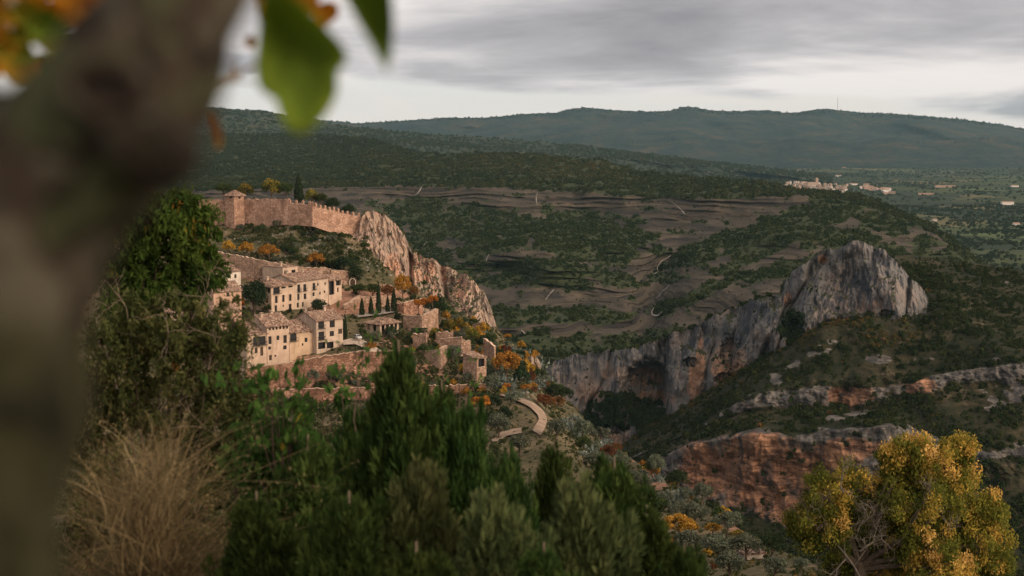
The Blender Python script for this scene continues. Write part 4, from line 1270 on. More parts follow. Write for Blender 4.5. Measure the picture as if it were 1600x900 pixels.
def house(name, label, cat, L, Rr, eave, depth, roof='gable', rise=2.0, wins=(), side=(), wall=None, over=0.45, chim=(), group=None, found=5.0, roofmat=None):
    """house from its front base line in the photo: L=(px,py,dist) or a world point, Rr=(px,py)"""
    pL = P(*L) if len(L) == 3 and not isinstance(L, np.ndarray) else L
    pR = P_on_z(Rr[0], Rr[1], pL[2])
    W = float(np.linalg.norm(pR - pL))
    ux = (pR - pL) / W
    yaw = math.atan2(ux[1], ux[0])
    lpx, _ = pix(pL)
    H = float(P(lpx, eave, pL[1])[2] - pL[2])
    root = empty(name, pL, yaw, label, cat, group)
    wall = wall or PLASTER
    front = Facade(pL, ux)
    uy = np.array([-ux[1], ux[0], 0.0])
    left = Facade(pL, uy)
    D = depth
    mb = MB()

    def holes_of(fc, lst, w):
        out = []
        for cx, cy, ww, hh, kind in lst:
            x, z = fc.hit(cx, cy)
            x0, _ = fc.hit(cx - ww / 2, cy)
            x1, _ = fc.hit(cx + ww / 2, cy)
            _, za = fc.hit(cx, cy + hh / 2)
            _, zb = fc.hit(cx, cy - hh / 2)
            x0, x1 = sorted((x0, x1))
            a, b, c, d = max(x0, 0.12), min(x1, w - 0.12), max(za, -1.5), min(zb, H - 0.12)
            if b - a > 0.15 and d - c > 0.15:
                out.append(((a, b, c, d), kind))
        return out

    fxf = lambda x, y, z: (x, y, z)
    fxl = lambda x, y, z: (y, x, z)
    hf = holes_of(front, wins, W)
    hl = holes_of(left, side, D)
    holed_wall(mb, 0, W, -found, H, [h for h, k in hf], fxf)
    holed_wall(mb, 0, D, -found, H, [h for h, k in hl], fxl)
    mb.quad((W, 0, -found), (W, D, -found), (W, D, H), (W, 0, H))
    mb.quad((W, D, -found), (0, D, -found), (0, D, H), (W, D, H))
    rf = MB()
    o = over
    ez = -0.08
    s = rise / (D / 2)
    if roof == 'gable':
        e = H - s * o
        tile_slope(rf, (-o, -o, e), (W + o, -o, e), (W + o, D / 2, H + rise), (-o, D / 2, H + rise))
        tile_slope(rf, (W + o, D + o, e), (-o, D + o, e), (-o, D / 2, H + rise), (W + o, D / 2, H + rise))
        for x in (0, W):
            mb.add([(x, 0, H), (x, D, H), (x, D / 2, H + rise - 0.17)], np.array([[0, 1, 2]]))
    elif roof == 'cross':                       # ridge runs away from the front
        s2 = rise / (W / 2)
        e = H - s2 * o
        tile_slope(rf, (-o, D + o, e), (-o, -o, e), (W / 2, -o, H + rise), (W / 2, D + o, H + rise))
        tile_slope(rf, (W + o, -o, e), (W + o, D + o, e), (W / 2, D + o, H + rise), (W / 2, -o, H + rise))
        for y in (0, D):
            mb.add([(0, y, H), (W, y, H), (W / 2, y, H + rise - 0.17)], np.array([[0, 1, 2]]))
    elif roof == 'hip':
        m = min(W, D) / 2
        s3 = rise / m
        e = H - s3 * o
        if W >= D:
            r0, r1 = (m, D / 2, H + rise), (W - m, D / 2, H + rise)
            r1 = (max(W - m, m + 0.02), D / 2, H + rise)
        else:
            r0, r1 = (W / 2, m, H + rise), (W / 2, D - m, H + rise)
        c00, c10, c11, c01 = (-o, -o, e), (W + o, -o, e), (W + o, D + o, e), (-o, D + o, e)
        if W >= D:
            tile_slope(rf, c00, c10, r1, r0)
            tile_slope(rf, c11, c01, r0, r1)
            tile_slope(rf, c10, c11, r1, r1)
            tile_slope(rf, c01, c00, r0, r0)
        else:
            tile_slope(rf, c00, c10, r0, r0)
            tile_slope(rf, c11, c01, r1, r1)
            tile_slope(rf, c10, c11, r1, r0)
            tile_slope(rf, c01, c00, r0, r1)
    elif roof == 'shed':
        e = H - rise / D * o
        tile_slope(rf, (-o, -o, e), (W + o, -o, e), (W + o, D + o, H + rise * (1 + o / D)), (-o, D + o, H + rise * (1 + o / D)))
        for x in (0, W):
            mb.add([(x, 0, H), (x, D, H), (x, D, H + rise - 0.17)], np.array([[0, 1, 2]]))
        mb.quad((0, D, H), (W, D, H), (W, D, H + rise - 0.17), (0, D, H + rise - 0.17))
    elif roof == 'flat':
        rf.box2((-0.15, -0.15, H), (W + 0.15, D + 0.15, H + 0.22))
    mb.build('wall', wall, root)
    ro = rf.build('roof', roofmat or TILE, root)
    for x, y, h in chim:
        c = MB()
        zb = H + rise * (1 - abs(y - D / 2) / (D / 2)) - 0.3
        c.box2((x - .38, y - .32, zb), (x + .38, y + .32, zb + h))
        c.box2((x - .50, y - .44, zb + h), (x + .50, y + .44, zb + h + .12))
        for sx in (-1, 1):
            c.box2((x + sx * .36 - .07, y - .30, zb + h + .12), (x + sx * .36 + .07, y + .30, zb + h + .45))
        c.box2((x - .55, y - .48, zb + h + .45), (x + .55, y + .48, zb + h + .58))
        c.build('chimney', wall, ro)
    for (a, b, c, d), kind in hf:
        add_window(root, a, b, c, d, fxf, kind)
    for (a, b, c, d), kind in hl:
        add_window(root, a, b, c, d, fxl, kind)
    return root, pR, W, H


def z2(x, y, w=0, h=0, k='win'):
    return (320 + x * .1625, 390 + y * .1625, w * .1625, h * .1625, k)


def z3(x, y, w=0, h=0, k='win'):
    return (320 + x * .1778, 460 + y * .1778, w * .1778, h * .1778, k)


# the long cream house, in three stepped sections
w1 = [z2(690, 388, 62, 66, 'balcony'), z2(757, 366, 44, 16, 'open'), z2(825, 357, 44, 16, 'open'), z2(688, 480, 24, 70, 'tall'), z2(756, 470, 24, 68, 'tall'), z2(823, 462, 24, 66, 'tall'), z2(684, 566, 24, 60, 'tall'), z2(755, 540, 12, 22), z2(822, 553, 26, 62, 'tall')]
_, pr, _, _ = house('house', 'left part of the long cream house, with corner loggia and hipped tile roof', 'house', (424.5, 489, 500), (462, 483), 448.5, 14, 'hip', 2.2, w1,
                    side=[(419.5, 453, 5, 10, 'open'), (417, 470, 3, 8, 'win')], chim=[(5, 6, 0.9)])
w2 = [z2(904, 370, 28, 70, 'balcony'), z2(962, 364, 28, 64, 'balcony'), z2(1050, 352, 26, 62, 'balcony'), z2(1087, 335, 14, 28), z2(1157, 327, 14, 28), z2(900, 455, 22, 64, 'tall'), z2(964, 450, 26, 54, 'tall'), z2(1046, 430, 22, 38), z2(1108, 420, 14, 28), z2(1152, 405, 16, 22), z2(895, 535, 20, 48, 'tall'), z2(943, 527, 18, 46, 'tall')]
_, pr2, _, _ = house('house', 'middle stretch of the long cream house, three rows of windows under a straight tiled eave', 'house', pr + np.array([0.02, 0.03, 0]), (513, 474.4), 440.5, 13, 'gable', 2.4, w2, chim=[(4, 7, 1.0), (12, 6, 0.8)], wall=PLASTER2)
w3 = [z2(1219, 370, 50, 130, 'open'), z2(1285, 317, 48, 56, 'open'), z2(1280, 387, 16, 44)]
house('house', 'narrow end house with a tall dark loggia at the right of the long cream house', 'house', pr2 + np.array([0.1, 0.6, 0]), (534, 471), 438.5, 10, 'gable', 1.6, w3)
house('house', 'low building with two dark arched openings above the roofs of the cream house', 'house', (442, 433, 536), (465, 430.5), 418.5, 11, 'flat', 0.4, [(447, 425.5, 6, 6.5, 'open'), (458.6, 424.7, 6, 6.2, 'open')], chim=[(3, 4, 1.4)])
# small houses at the left
house('house', 'white house with one small window below the castle tower', 'house', (352, 446, 515), (376.5, 442), 425.5, 9, 'hip', 2.2, [(368, 431.5, 3.6, 6, 'win'), (357, 433, 3, 4, 'win')], wall=PLASTER_W)
house('house', 'pink plastered house with a broad tile roof beside the orange tree', 'house', (334, 482, 482), (377.5, 478), 456.5, 10, 'gable', 2.9, [(356, 460.5, 4.4, 6.4, 'win'), (368, 468, 3.2, 5, 'win')], wall=PLASTER_P, chim=[(2, 4, 1)])
house('house', 'shaded pink house half hidden behind the green shrub, two small windows', 'house', (338, 520, 472), (375, 516), 489, 9, 'gable', 2.0, [(358, 511, 3.4, 4, 'win'), (369, 510, 3.4, 5, 'win')], wall=PLASTER_P)
house('house', 'low house with dark eave in the leaves left of the roofs', 'house', (343, 560, 455), (383, 556), 529, 8, 'gable', 2.0, [(362, 538, 4, 6, 'win'), (374, 534, 4, 6, 'win')], wall=PLASTER_P)
house('house', 'tiled roof showing through the left shrub', 'house', (252, 512, 490), (300, 508), 492, 9, 'gable', 2.2, [(284, 500, 4, 5, 'win')])
house('house', 'small stone house with a chimney far left behind the dry grass', 'house', (143, 622, 420), (172, 619), 600, 6, 'gable', 1.6, wall=STONE, chim=[(1.2, 2.0, 3.2)])
# the lower row
w4 = [z3(x, y, 17, 24, 'open') for x, y in ((573, 304), (602, 301), (632, 298), (663, 295), (693, 292), (723, 290))]
w4 += [z3(573, 403, 28, 70, 'tall'), z3(643, 382, 24, 40), z3(706, 393, 30, 70, 'tall'), z3(570, 472, 24, 28), z3(704, 466, 30, 36), z3(577, 557, 24, 48, 'door'), z3(620, 540, 16, 18)]
_, pr4, _, _ = house('house', 'tall cream house with a row of small attic openings under a big tile roof', 'house', (418, 565, 455), (452.5, 560.5), 509.5, 12, 'gable', 3.2, w4, over=0.8, chim=[(1.0, 4.5, 1.2), (6, 6, 0.6)])
w5 = [z3(480, 408, 112, 76, 'balcony'), z3(452, 492, 24, 50, 'tall'), z3(500, 500, 26, 80, 'door')]
house('house', 'narrow annex with a brown shuttered balcony at the left of the attic house', 'house', (386, 571, 450), (417.5, 567), 524, 9, 'shed', 3.0, w5)
w6 = [z3(778, 376, 56, 66, 'balcony'), z3(890, 400, 26, 38), z3(932, 330, 14, 20), z3(860, 440, 14, 22)]
_, pr6, _, _ = house('house', 'lower wing with a sagging tile roof between attic house and balcony house', 'house', pr4 + np.array([0.05, 0.3, 0]), (494, 555), 520, 13, 'gable', 3.2, w6, wall=PLASTER3)
w7 = [z3(1023, 267, 52, 62, 'balcony'), z3(1120, 260, 46, 62, 'win'), z3(1025, 362, 52, 70, 'balcony'), z3(1117, 345, 38, 46, 'win'), z3(1028, 450, 64, 60, 'open'), z3(1102, 445, 60, 56, 'open'), z3(1190, 325, 36, 46, 'door')]
house('house', 'balcony house with two chimneys next to the lone cypress', 'house', (495, 552, 466), (536, 546.5), 501.5, 12, 'gable', 2.6, w7, chim=[(2.4, 9, 1.5), (7.5, 5.2, 1.6)], wall=PLASTER2)
# pergola house and hut
house('house', 'small pavilion house with open columns under a shallow tile roof below the cypresses', 'house', (594, 546, 488), (623, 541.5), 505.5, 7, 'hip', 1.7,
      [(598.5, 512, 4.6, 12, 'open'), (605.5, 511, 4.6, 12, 'open'), (612.3, 510, 4.6, 12, 'open'), (618.5, 509, 4.0, 12, 'open'), (612, 529, 4, 6, 'win')], over=0.9, side=[(585, 512, 5, 11, 'open'), (575, 511, 5, 9, 'open')])
house('hut', 'tall stone hut with a dark opening under its sloping roof on the terraces', 'hut', (745, 601, 455), (760, 597.5), 560.5, 5.6, 'shed', 1.3, [(752.3, 566.5, 9.6, 13, 'open'), (752, 586, 1.2, 8, 'open')], wall=STONE, over=0.3)
house('hut', 'tiny pale garden shelter among the olive trees at the bottom', 'hut', (1163, 882, 150), (1195, 879), 868, 1.6, 'flat', 0.2, [(1180, 877, 12, 7, 'open')], wall=PLASTER_W, found=3)

# ---- castle
house('tower', 'square castle tower with a pyramid tile roof on the ridge', 'tower', (366.5, 361, 612), (382.5, 359.8), 304.5, 5.2, 'hip', 1.9, [(374.3, 309, 3, 3.4, 'open')], side=[(360.5, 309, 2.6, 3.4, 'open')], wall=STONE_C, over=0.75, found=8)


COPING = plain_mat('coping_stone', (0.40, 0.29, 0.215), 0.9, 0.35, 0.8, 0.4, 0.05)


def wall_run(name, label, pts, mat, thick=0.9, cat='wall', cap=True, found=4.0, group=None):
    """free-standing or retaining wall along photo points (px, base py, top py, dist); uneven top"""
    m = MB()
    rr = np.random.RandomState(len(label) * 7 + int(pts[0][0]))
    a = np.array(pts, float)
    n = max(6, int(abs(a[-1, 0] - a[0, 0]) / 3))
    t = np.linspace(0, 1, n)
    s = np.linspace(0, 1, len(a))
    px, pb, pt, Y = [np.interp(t, s, a[:, k]) for k in range(4)]
    B = P(px, pb, Y)
    T = B.copy()
    T[:, 2] = P(px, pt, Y)[:, 2] + 0.16 * rr.randn(n)
    B[:, 2] -= found
    d = np.gradient(B[:, :2], axis=0)
    nn = np.stack([-d[:, 1], d[:, 0]], -1)
    nn /= np.linalg.norm(nn, axis=1)[:, None]
    nn = np.where((nn[:, 1] < 0)[:, None], -nn, nn)
    off = np.concatenate([nn * thick, np.zeros((n, 1))], 1)
    c = T.mean(0)
    c[2] = (B[:, 2] + found).mean()
    V = np.concatenate([B, T, T + off, B + off]) - c
    k = np.arange(n - 1)
    Q = np.concatenate([np.stack([k + o1, k + 1 + o1, k + 1 + o2, k + o2], -1) for o1, o2 in ((0, n), (n, 2 * n), (2 * n, 3 * n))])
    m.add(V, [Q, np.array([[0, n, 2 * n, 3 * n], [n - 1, 2 * n - 1 + n, 3 * n - 1, 4 * n - 1]][:1])])
    m.add(V[[n - 1, 2 * n - 1, 3 * n - 1, 4 * n - 1]], np.array([[0, 3, 2, 1]]))
    root = empty(name, c, 0, label, cat, group)
    m.build('stonework', mat, root)
    if cap:
        g = MB()
        cc = T + off * 0.5 - c
        for i in range(n - 1):
            p, q = cc[i], cc[i + 1]
            L = np.linalg.norm((q - p)[:2])
            w_ = nn[i] * (thick * 0.5 + 0.10)
            w3 = np.array([w_[0], w_[1], 0])
            v = [p - w3, q - w3, q + w3, p + w3]
            up = np.array([0, 0, 0.14])
            v = np.array([x + up * 0.02 for x in v] + [x + up for x in v])
            g.add(v, np.array([[4, 5, 6, 7], [0, 1, 5, 4], [2, 3, 7, 6], [0, 4, 7, 3], [1, 2, 6, 5]]))
        g.build('coping', COPING, root)
    return root, T, off, c


wall_run('castle_wall', 'plain castle wall running left from the tower', [(280, 352, 311, 622), (352, 350, 312.5, 620)], STONE_C, 1.4, cap=False)
wall_run('castle_wall', 'castle wall between the tower and the battlements, darkened along its top', [(380, 350, 311, 618), (415, 341, 311, 612), (450, 336, 311, 606)], STONE_C, 1.4, cap=False)
root, T, off, c = wall_run('castle_wall', 'battlemented castle wall stepping down to the cliff edge', [(450, 337, 317.5, 606), (488, 339, 321.5, 600), (488.5, 339, 321.8, 600), (515, 348, 328, 606), (540, 358, 334, 612), (573, 369, 340.5, 620)], STONE_C, 1.3, cap=False)
ml = np.linspace(0.012, 0.985, 19)
tt = np.linspace(0, 1, len(T))
mer = None
for i, f in enumerate(ml):
    p = np.array([np.interp(f, tt, T[:, k]) for k in range(3)])
    j = min(int(f * (len(T) - 1)), len(T) - 2)
    d = T[j + 1] - T[j]
    yaw = math.atan2(d[1], d[0])
    if mer is None:
        b = MB()
        b.box2((-0.47, 0.0, -0.4), (0.47, 0.7, 1.15))
        b.add([(-0.47, 0, 1.15), (0.47, 0, 1.15), (0.47, 0.7, 1.15), (-0.47, 0.7, 1.15), (-0.2, 0.2, 1.5), (0.2, 0.2, 1.5), (0.2, 0.5, 1.5), (-0.2, 0.5, 1.5)], np.array([[0, 1, 5, 4], [1, 2, 6, 5], [2, 3, 7, 6], [3, 0, 4, 7], [4, 5, 6, 7]]))
        mer = b.build('merlon', STONE_C, root)
        o = mer
    else:
        o = mer.copy()
        COL.objects.link(o)
        o.parent = root
    o.location = p - c + np.array([0, 0.35, 0])
    o.rotation_euler = (0, 0, yaw)
    o.scale = (1, 1, 0.9 + 0.25 * R.rand())

# ---- retaining and garden walls
WALLS = [
    ('long grey stone wall below the row of golden trees', [(340, 412, 394, 552), (365, 414, 398.5, 550), (400, 422, 405, 546), (450, 430, 415.5, 542)], STONE),
    ('stone wall behind the roofs of the cream house', [(464, 430, 417.5, 552), (518, 431, 419.5, 556)], STONE),
    ('tall wall with the dark arched gateway', [(518, 446, 422.5, 552), (554, 446, 424.5, 558)], STONE),
    ('pale terrace wall behind the five cypresses', [(538, 494, 478, 524), (560, 492, 464, 534), (618, 491, 464, 540)], STONE),
    ('slanting wall rising behind the orange clipped trees', [(617, 494, 475.5, 526), (632, 492, 473.5, 524), (661, 486, 466.5, 536)], STONE_R),
    ('thick terrace wall in front of the orange clipped trees', [(630, 515, 495, 508), (661, 517, 493.5, 503), (685, 506, 482.5, 512)], STONE),
    ('small square block of wall under the box hedge', [(645, 540, 522.5, 482), (666, 539, 521.5, 480)], STONE),
    ('curved garden wall below the lawn terrace', [(655, 562, 549, 474), (688, 569, 546.5, 468), (699, 563, 538.5, 474)], STONE),
    ('stepped garden wall in front of the yellow shrubs', [(686, 542, 530, 489), (721, 540, 527, 486), (727, 542, 532.5, 487), (736, 543, 532.5, 488)], STONE),
    ('broken low wall with a ruined top on the lawn terrace', [(681, 528, 520.5, 500), (696, 528, 518.5, 499), (708, 528, 520, 499)], STONE),
    ('long wall at the foot of the stone hut', [(655, 628, 603.5, 449), (706, 630, 602.5, 447), (760, 628, 601, 449)], STONE_R),
    ('big red retaining wall under the lower houses', [(384, 613, 575.5, 448), (400, 613, 574, 448), (460, 613, 566, 450), (512, 611, 556.5, 452), (560, 609, 549.5, 455), (615, 607, 549, 458)], STONE_R),
    ('lower red wall under the two round olive trees', [(384, 634, 610, 440), (500, 634, 607.5, 441), (610, 632, 605, 443), (655, 632, 604, 444)], STONE_R),
    ('short pale wall corner below the end of the pink cliff', [(738, 518, 507, 552), (754, 517, 503.5, 549)], STONE),
    ('dark wall of a ruined shed beside the terraces', [(755, 536, 530, 496), (772, 548, 541.5, 492)], STONE),
]
for lab, pts_, mt in WALLS:
    wall_run('stone_wall', lab, pts_, mt, 0.8)
# arched gate in the tall wall
p = P(551, 446, 556.2)
r0 = empty('gate', p, math.radians(10), 'dark arched gateway in the tall wall', 'gate')
g = MB()
th = np.linspace(0, math.pi, 13)
ins = [(1.0 * math.cos(t_), 1.6 + 1.0 * math.sin(t_)) for t_ in th]
ous = [(1.3 * math.cos(t_), 1.6 + 1.3 * math.sin(t_)) for t_ in th]
ins = [(1.0, -1.0)] + ins + [(-1.0, -1.0)]
ous = [(1.3, -1.0)] + ous + [(-1.3, -1.0)]
for k in range(len(ins) - 1):
    a, b, c_, d = ins[k], ins[k + 1], ous[k + 1], ous[k]
    g.add([(x, y, z) for y in (-0.25, 0.1) for x, z in (a, b, c_, d)], np.array([[0, 1, 2, 3], [0, 4, 5, 1], [3, 2, 6, 7]]))
g.build('stone_arch', LIGHTF, r0)
g = MB()
g.add([(x, -0.1, z) for x, z in ins], np.arange(len(ins))[None, :])
g.build('gate_leaf', DARKW, r0)


# ---- paths, road, dry stream beds: strips lying on the slope
def strip(name, S, pts, mat, push, sub=6, lift=0.0):
    a = np.array(pts, float)
    n = (len(a) - 1) * sub + 1
    t, s = np.linspace(0, 1, n), np.linspace(0, 1, len(a))
    px, py, w = [np.interp(t, s, a[:, k]) for k in range(3)]
    d = np.gradient(np.stack([px, py], -1), axis=0)
    nn = np.stack([-d[:, 1], d[:, 0]], -1)
    nn /= np.linalg.norm(nn, axis=1)[:, None] + 1e-9
    m = MB()
    rows = []
    for i in range(n):
        r_ = []
        for k in (-0.5, 0.0, 0.5):
            x, y = px[i] + nn[i, 0] * w[i] * k, py[i] + nn[i, 1] * w[i] * k
            Y = surf_at(S, x, y)[1]
            q_ = P(x, y, Y - push)
            q_[2] += lift
            r_.append(q_)
        rows.append(r_)
    V = np.array(rows)
    for _ in range(2):
        V[1:-1] = 0.25 * V[:-2] + 0.5 * V[1:-1] + 0.25 * V[2:]
    V = V.reshape(-1, 3)
    for i in range(n - 1):
        for k in range(2):
            m.add(V[[i * 3 + k, i * 3 + k + 1, i * 3 + 4 + k, i * 3 + 3 + k]], np.array([[0, 1, 2, 3]]))
    o = m.build(name, mat)
    return tag(o, kind='structure')


TRACK = ground_mat('pale_track', [(0.36, (0.13, 0.088, 0.062)), (0.5, (0.235, 0.172, 0.125)), (0.66, (0.33, 0.255, 0.195))], 0.15, 1.2, 0.08)
STREAM = ground_mat('pale_stream_bed', [(0.40, (0.09, 0.078, 0.066)), (0.5, (0.19, 0.17, 0.15)), (0.60, (0.36, 0.335, 0.31))], 0.05, 0.25, 0.3)
strip('path', HILL, [(760, 610, 4), (790, 617, 5), (815, 625, 7), (832, 633, 9), (845, 645, 11), (849, 655, 13), (845, 665, 15), (838, 676, 16)], TRACK, 2.0)
strip('path', HILL, [(770, 690, 9), (790, 676, 10), (815, 672, 8)], TRACK, 2.0)
strip('road', HILL, [(536, 535, 7), (556, 532, 11), (574, 540, 10), (596, 552, 8)], plain_mat('street_paving', (0.36, 0.29, 0.23), 0.9, 0.2, 0.8, 0.3, 0.03), 2.0)
strip('road', HILL, [(556, 494, 4), (590, 489, 6), (620, 484, 6), (655, 472, 6)], plain_mat('lane_paving', (0.22, 0.19, 0.165), 0.9, 0.2, 0.8, 0.3, 0.03), 2.0)
strip('terrace', HILL, [(622, 491, 5), (645, 489, 8), (668, 484, 10), (682, 481, 8)], TRACK, 3.0)
for k, st in enumerate([[(1052, 398, 3), (1040, 404, 3), (1033, 408, 4), (1026, 418, 3), (1029, 424, 2), (1022, 428, 2)], [(1047, 443, 4), (1043, 450, 5), (1035, 455, 3), (1030, 464, 3), (1022, 466, 2)], [(1022, 480, 3), (1017, 487, 5), (1020, 492, 5), (1029, 493, 4), (1036, 487, 3)],
                        [(659, 293, 3), (656, 297, 4), (650, 303, 3), (645, 307, 2)], [(838, 300, 1.5), (838, 310, 2.5), (840, 320, 3)], [(1046, 312, 2), (1056, 320, 2.5), (1064, 327, 3), (1070, 335, 3)], [(764, 397, 3), (761, 404, 4), (758, 408, 3)], [(866, 452, 3), (858, 460, 4), (852, 468, 3)], [(815, 515, 3), (820, 522, 3)], [(668, 378, 2), (663, 384, 2)]]):
    strip('stream', STRATA, [(a + 0.8 * R.randn(), b + 0.4 * R.randn(), c * (0.22 + 0.35 * R.rand())) for a, b, c in st], STREAM, 9.0, 4)

# ------------------------------------------------------------------ trees and shrubs of the village hill
GOLD = foliage('gold_leaf', [(0.0, (0.13, 0.085, 0.020)), (0.4, (0.30, 0.165, 0.028)), (0.8, (0.46, 0.25, 0.045)), (1.0, (0.55, 0.33, 0.08))], 0.3, 0.5)
ORANGE = foliage('orange_leaf', [(0.0, (0.17, 0.065, 0.016)), (0.5, (0.34, 0.13, 0.025)), (1.0, (0.50, 0.22, 0.045))], 0.3, 0.4)
RUSSET = foliage('russet_leaf', [(0.0, (0.05, 0.032, 0.018)), (0.5, (0.13, 0.058, 0.026)), (1.0, (0.22, 0.10, 0.035))], 0.25, 0.6)
GREENYEL = foliage('yellowing_leaf', [(0.0, (0.035, 0.045, 0.014)), (0.5, (0.085, 0.090, 0.022)), (0.8, (0.19, 0.145, 0.030)), (1.0, (0.36, 0.22, 0.045))], 0.3, 0.6)
GREEN = foliage('green_leaf', [(0.0, (0.020, 0.032, 0.013)), (0.5, (0.040, 0.056, 0.020)), (1.0, (0.075, 0.085, 0.030))], 0.25, 0.7)
DEEP = foliage('deep_green_leaf', [(0.0, (0.012, 0.022, 0.012)), (0.5, (0.022, 0.036, 0.018)), (1.0, (0.040, 0.055, 0.026))], 0.2, 0.6)
OLIVE = foliage('olive_leaf', [(0.0, (0.040, 0.050, 0.034)), (0.5, (0.082, 0.096, 0.066)), (1.0, (0.14, 0.155, 0.11))], 0.2, 0.6)
AGAVE = foliage('bluish_pad', [(0.0, (0.0589, 0.0750, 0.0630)), (0.5, (0.1054, 0.1290, 0.1110)), (1.0, (0.1798, 0.2040, 0.1800))], 0.1, 0.3)

TR = np.random.RandomState(23)


def crown(rng, n, rx, rz, zc, lumps, leaf, flat_bottom=0.35, asp=0.6, droop=0.1, cl=(0.30, 0.48), hollow=0.55):
    """lumpy crown of single leaves with holes between the clumps"""
    d = rng.normal(size=(lumps, 3))
    d /= np.linalg.norm(d, axis=1)[:, None]
    d[:, 2] = np.where(d[:, 2] < -flat_bottom, -d[:, 2], d[:, 2])
    c = d * (hollow + (1 - hollow) * 0.6 * rng.rand(lumps, 1)) * np.array([rx, rx, rz])
    c[:, 2] += zc
    r = (cl[0] + (cl[1] - cl[0]) * rng.rand(lumps)) * min(rx, rz)
    k = rng.choice(lumps, n, p=r ** 2 / (r ** 2).sum())
    e = rng.normal(size=(n, 3))
    e /= np.linalg.norm(e, axis=1)[:, None]
    e[:, 2] = np.where(rng.rand(n) < 0.35, np.abs(e[:, 2]), e[:, 2])
    C = c[k] + e * (r[k] * (0.55 + 0.55 * rng.rand(n) ** 0.7))[:, None]
    V, Q = leaf_quads(C, e, leaf, rng, asp, droop, 0.8)
    lt = rng.rand(lumps)
    T = np.clip(0.5 * lt[k] + 0.5 * rng.rand(n), 0, 1)
    return V, Q, np.repeat(T, 4), c


def proto_tree(name, crown_mat, h, rx, rz, zc, n, lumps, leaf, trunk_r, rng, part='crown', bark=None, **kw):
    root = empty(name, (0, 0, 0))
    V, Q, T, cs = crown(rng, n, rx, rz, zc, lumps, leaf, **kw)
    mesh_np(part, V, Q, crown_mat, root, False, {'tint': T})
    m = MB()
    top = max(0.4, zc * 0.9)
    m.tube([(0, 0, -0.8), (0.04, 0.02, top * 0.4), (0.02, -0.05, top)], [trunk_r * 1.25, trunk_r, trunk_r * 0.6], 6)
    for c in cs[rng.permutation(len(cs))[:7]]:
        s = np.array([0.02, 0, top * (0.35 + 0.4 * rng.rand())])
        m.tube([s, s * 0.45 + c * 0.55 + rng.normal(size=3) * 0.08, c], [trunk_r * 0.5, trunk_r * 0.32, trunk_r * 0.14], 5)
    m.build('trunk', bark or BARK, root)
    root['proto_h'] = zc + rz
    root['proto_w'] = rx * 2
    return root


def cypress_proto(name, rng, mat, n=2600, h=9.0, r=0.85):
    root = empty(name, (0, 0, 0))
    z = rng.rand(n) ** 0.85
    prof = np.interp(z, [0, 0.08, 0.3, 0.6, 0.85, 1], [0.55, 0.92, 1.0, 0.72, 0.36, 0.03])
    a = rng.rand(n) * 2 * np.pi
    rr = r * prof * (0.72 + 0.33 * rng.rand(n)) * (1 + 0.10 * np.sin(a * 5 + z * 20))
    C = np.stack([np.cos(a) * rr, np.sin(a) * rr, 0.5 + z * (h - 0.6)], -1)
    e = np.stack([np.cos(a), np.sin(a), 0.6 + 0 * a], -1)
    V, Q = leaf_quads(C, e, 0.36, rng, 0.5, -0.8, 0.5)
    mesh_np('crown', V, Q, mat, root, False, {'tint': np.repeat(rng.rand(n), 4)})
    m = MB()
    m.tube([(0, 0, -1), (0, 0, h * 0.5), (0, 0, h * 0.93)], [0.2, 0.13, 0.03], 6)
    m.build('trunk', BARK, root)
    root['proto_h'], root['proto_w'] = h, 2 * r
    return root


def agave_proto(name, rng, mat):
    """prickly-pear thicket: flat oval pads growing out of one another"""
    root = empty(name, (0, 0, 0))
    m = MB()
    th = np.linspace(0, 2 * np.pi, 11)[:-1]

    def pad(base, up, side, s, t):
        nrm = np.cross(up, side)
        c = base + up * s * 0.5
        o = c + np.outer(np.cos(th), side) * s * 0.34 + np.outer(np.sin(th), up) * s * 0.5
        V = np.concatenate([o + nrm * 0.03, o - nrm * 0.03])
        i = np.arange(10)
        m.add(V, [np.arange(10)[None, :], (19 - np.arange(10))[None, :], np.stack([i, (i + 1) % 10, 10 + (i + 1) % 10, 10 + i], -1)], t)
        return base + up * s * 0.97
    for _ in range(46):
        b = np.array([rng.normal() * 0.75, rng.normal() * 0.75, -0.1])
        for lv in range(rng.randint(2, 5)):
            up = np.array([rng.normal() * 0.4, rng.normal() * 0.4, 1.0])
            up /= np.linalg.norm(up)
            sd = np.cross(up, rng.normal(size=3))
            sd /= np.linalg.norm(sd)
            b = pad(b, up, sd, 0.42 + 0.2 * rng.rand(), rng.rand())
    a_ = np.linspace(0, 2 * np.pi, 9)[:-1]
    m.add(np.concatenate([np.stack([np.cos(a_) * 2.2, np.sin(a_) * 2.2, 0 * a_ - 0.05], -1), [[0, 0, 0.1]]]), np.stack([np.arange(8), (np.arange(8) + 1) % 8, 0 * np.arange(8) + 8], -1), 0.3)
    m.build('pads', mat, root)
    root['proto_h'], root['proto_w'] = 1.9, 2.8
    return root


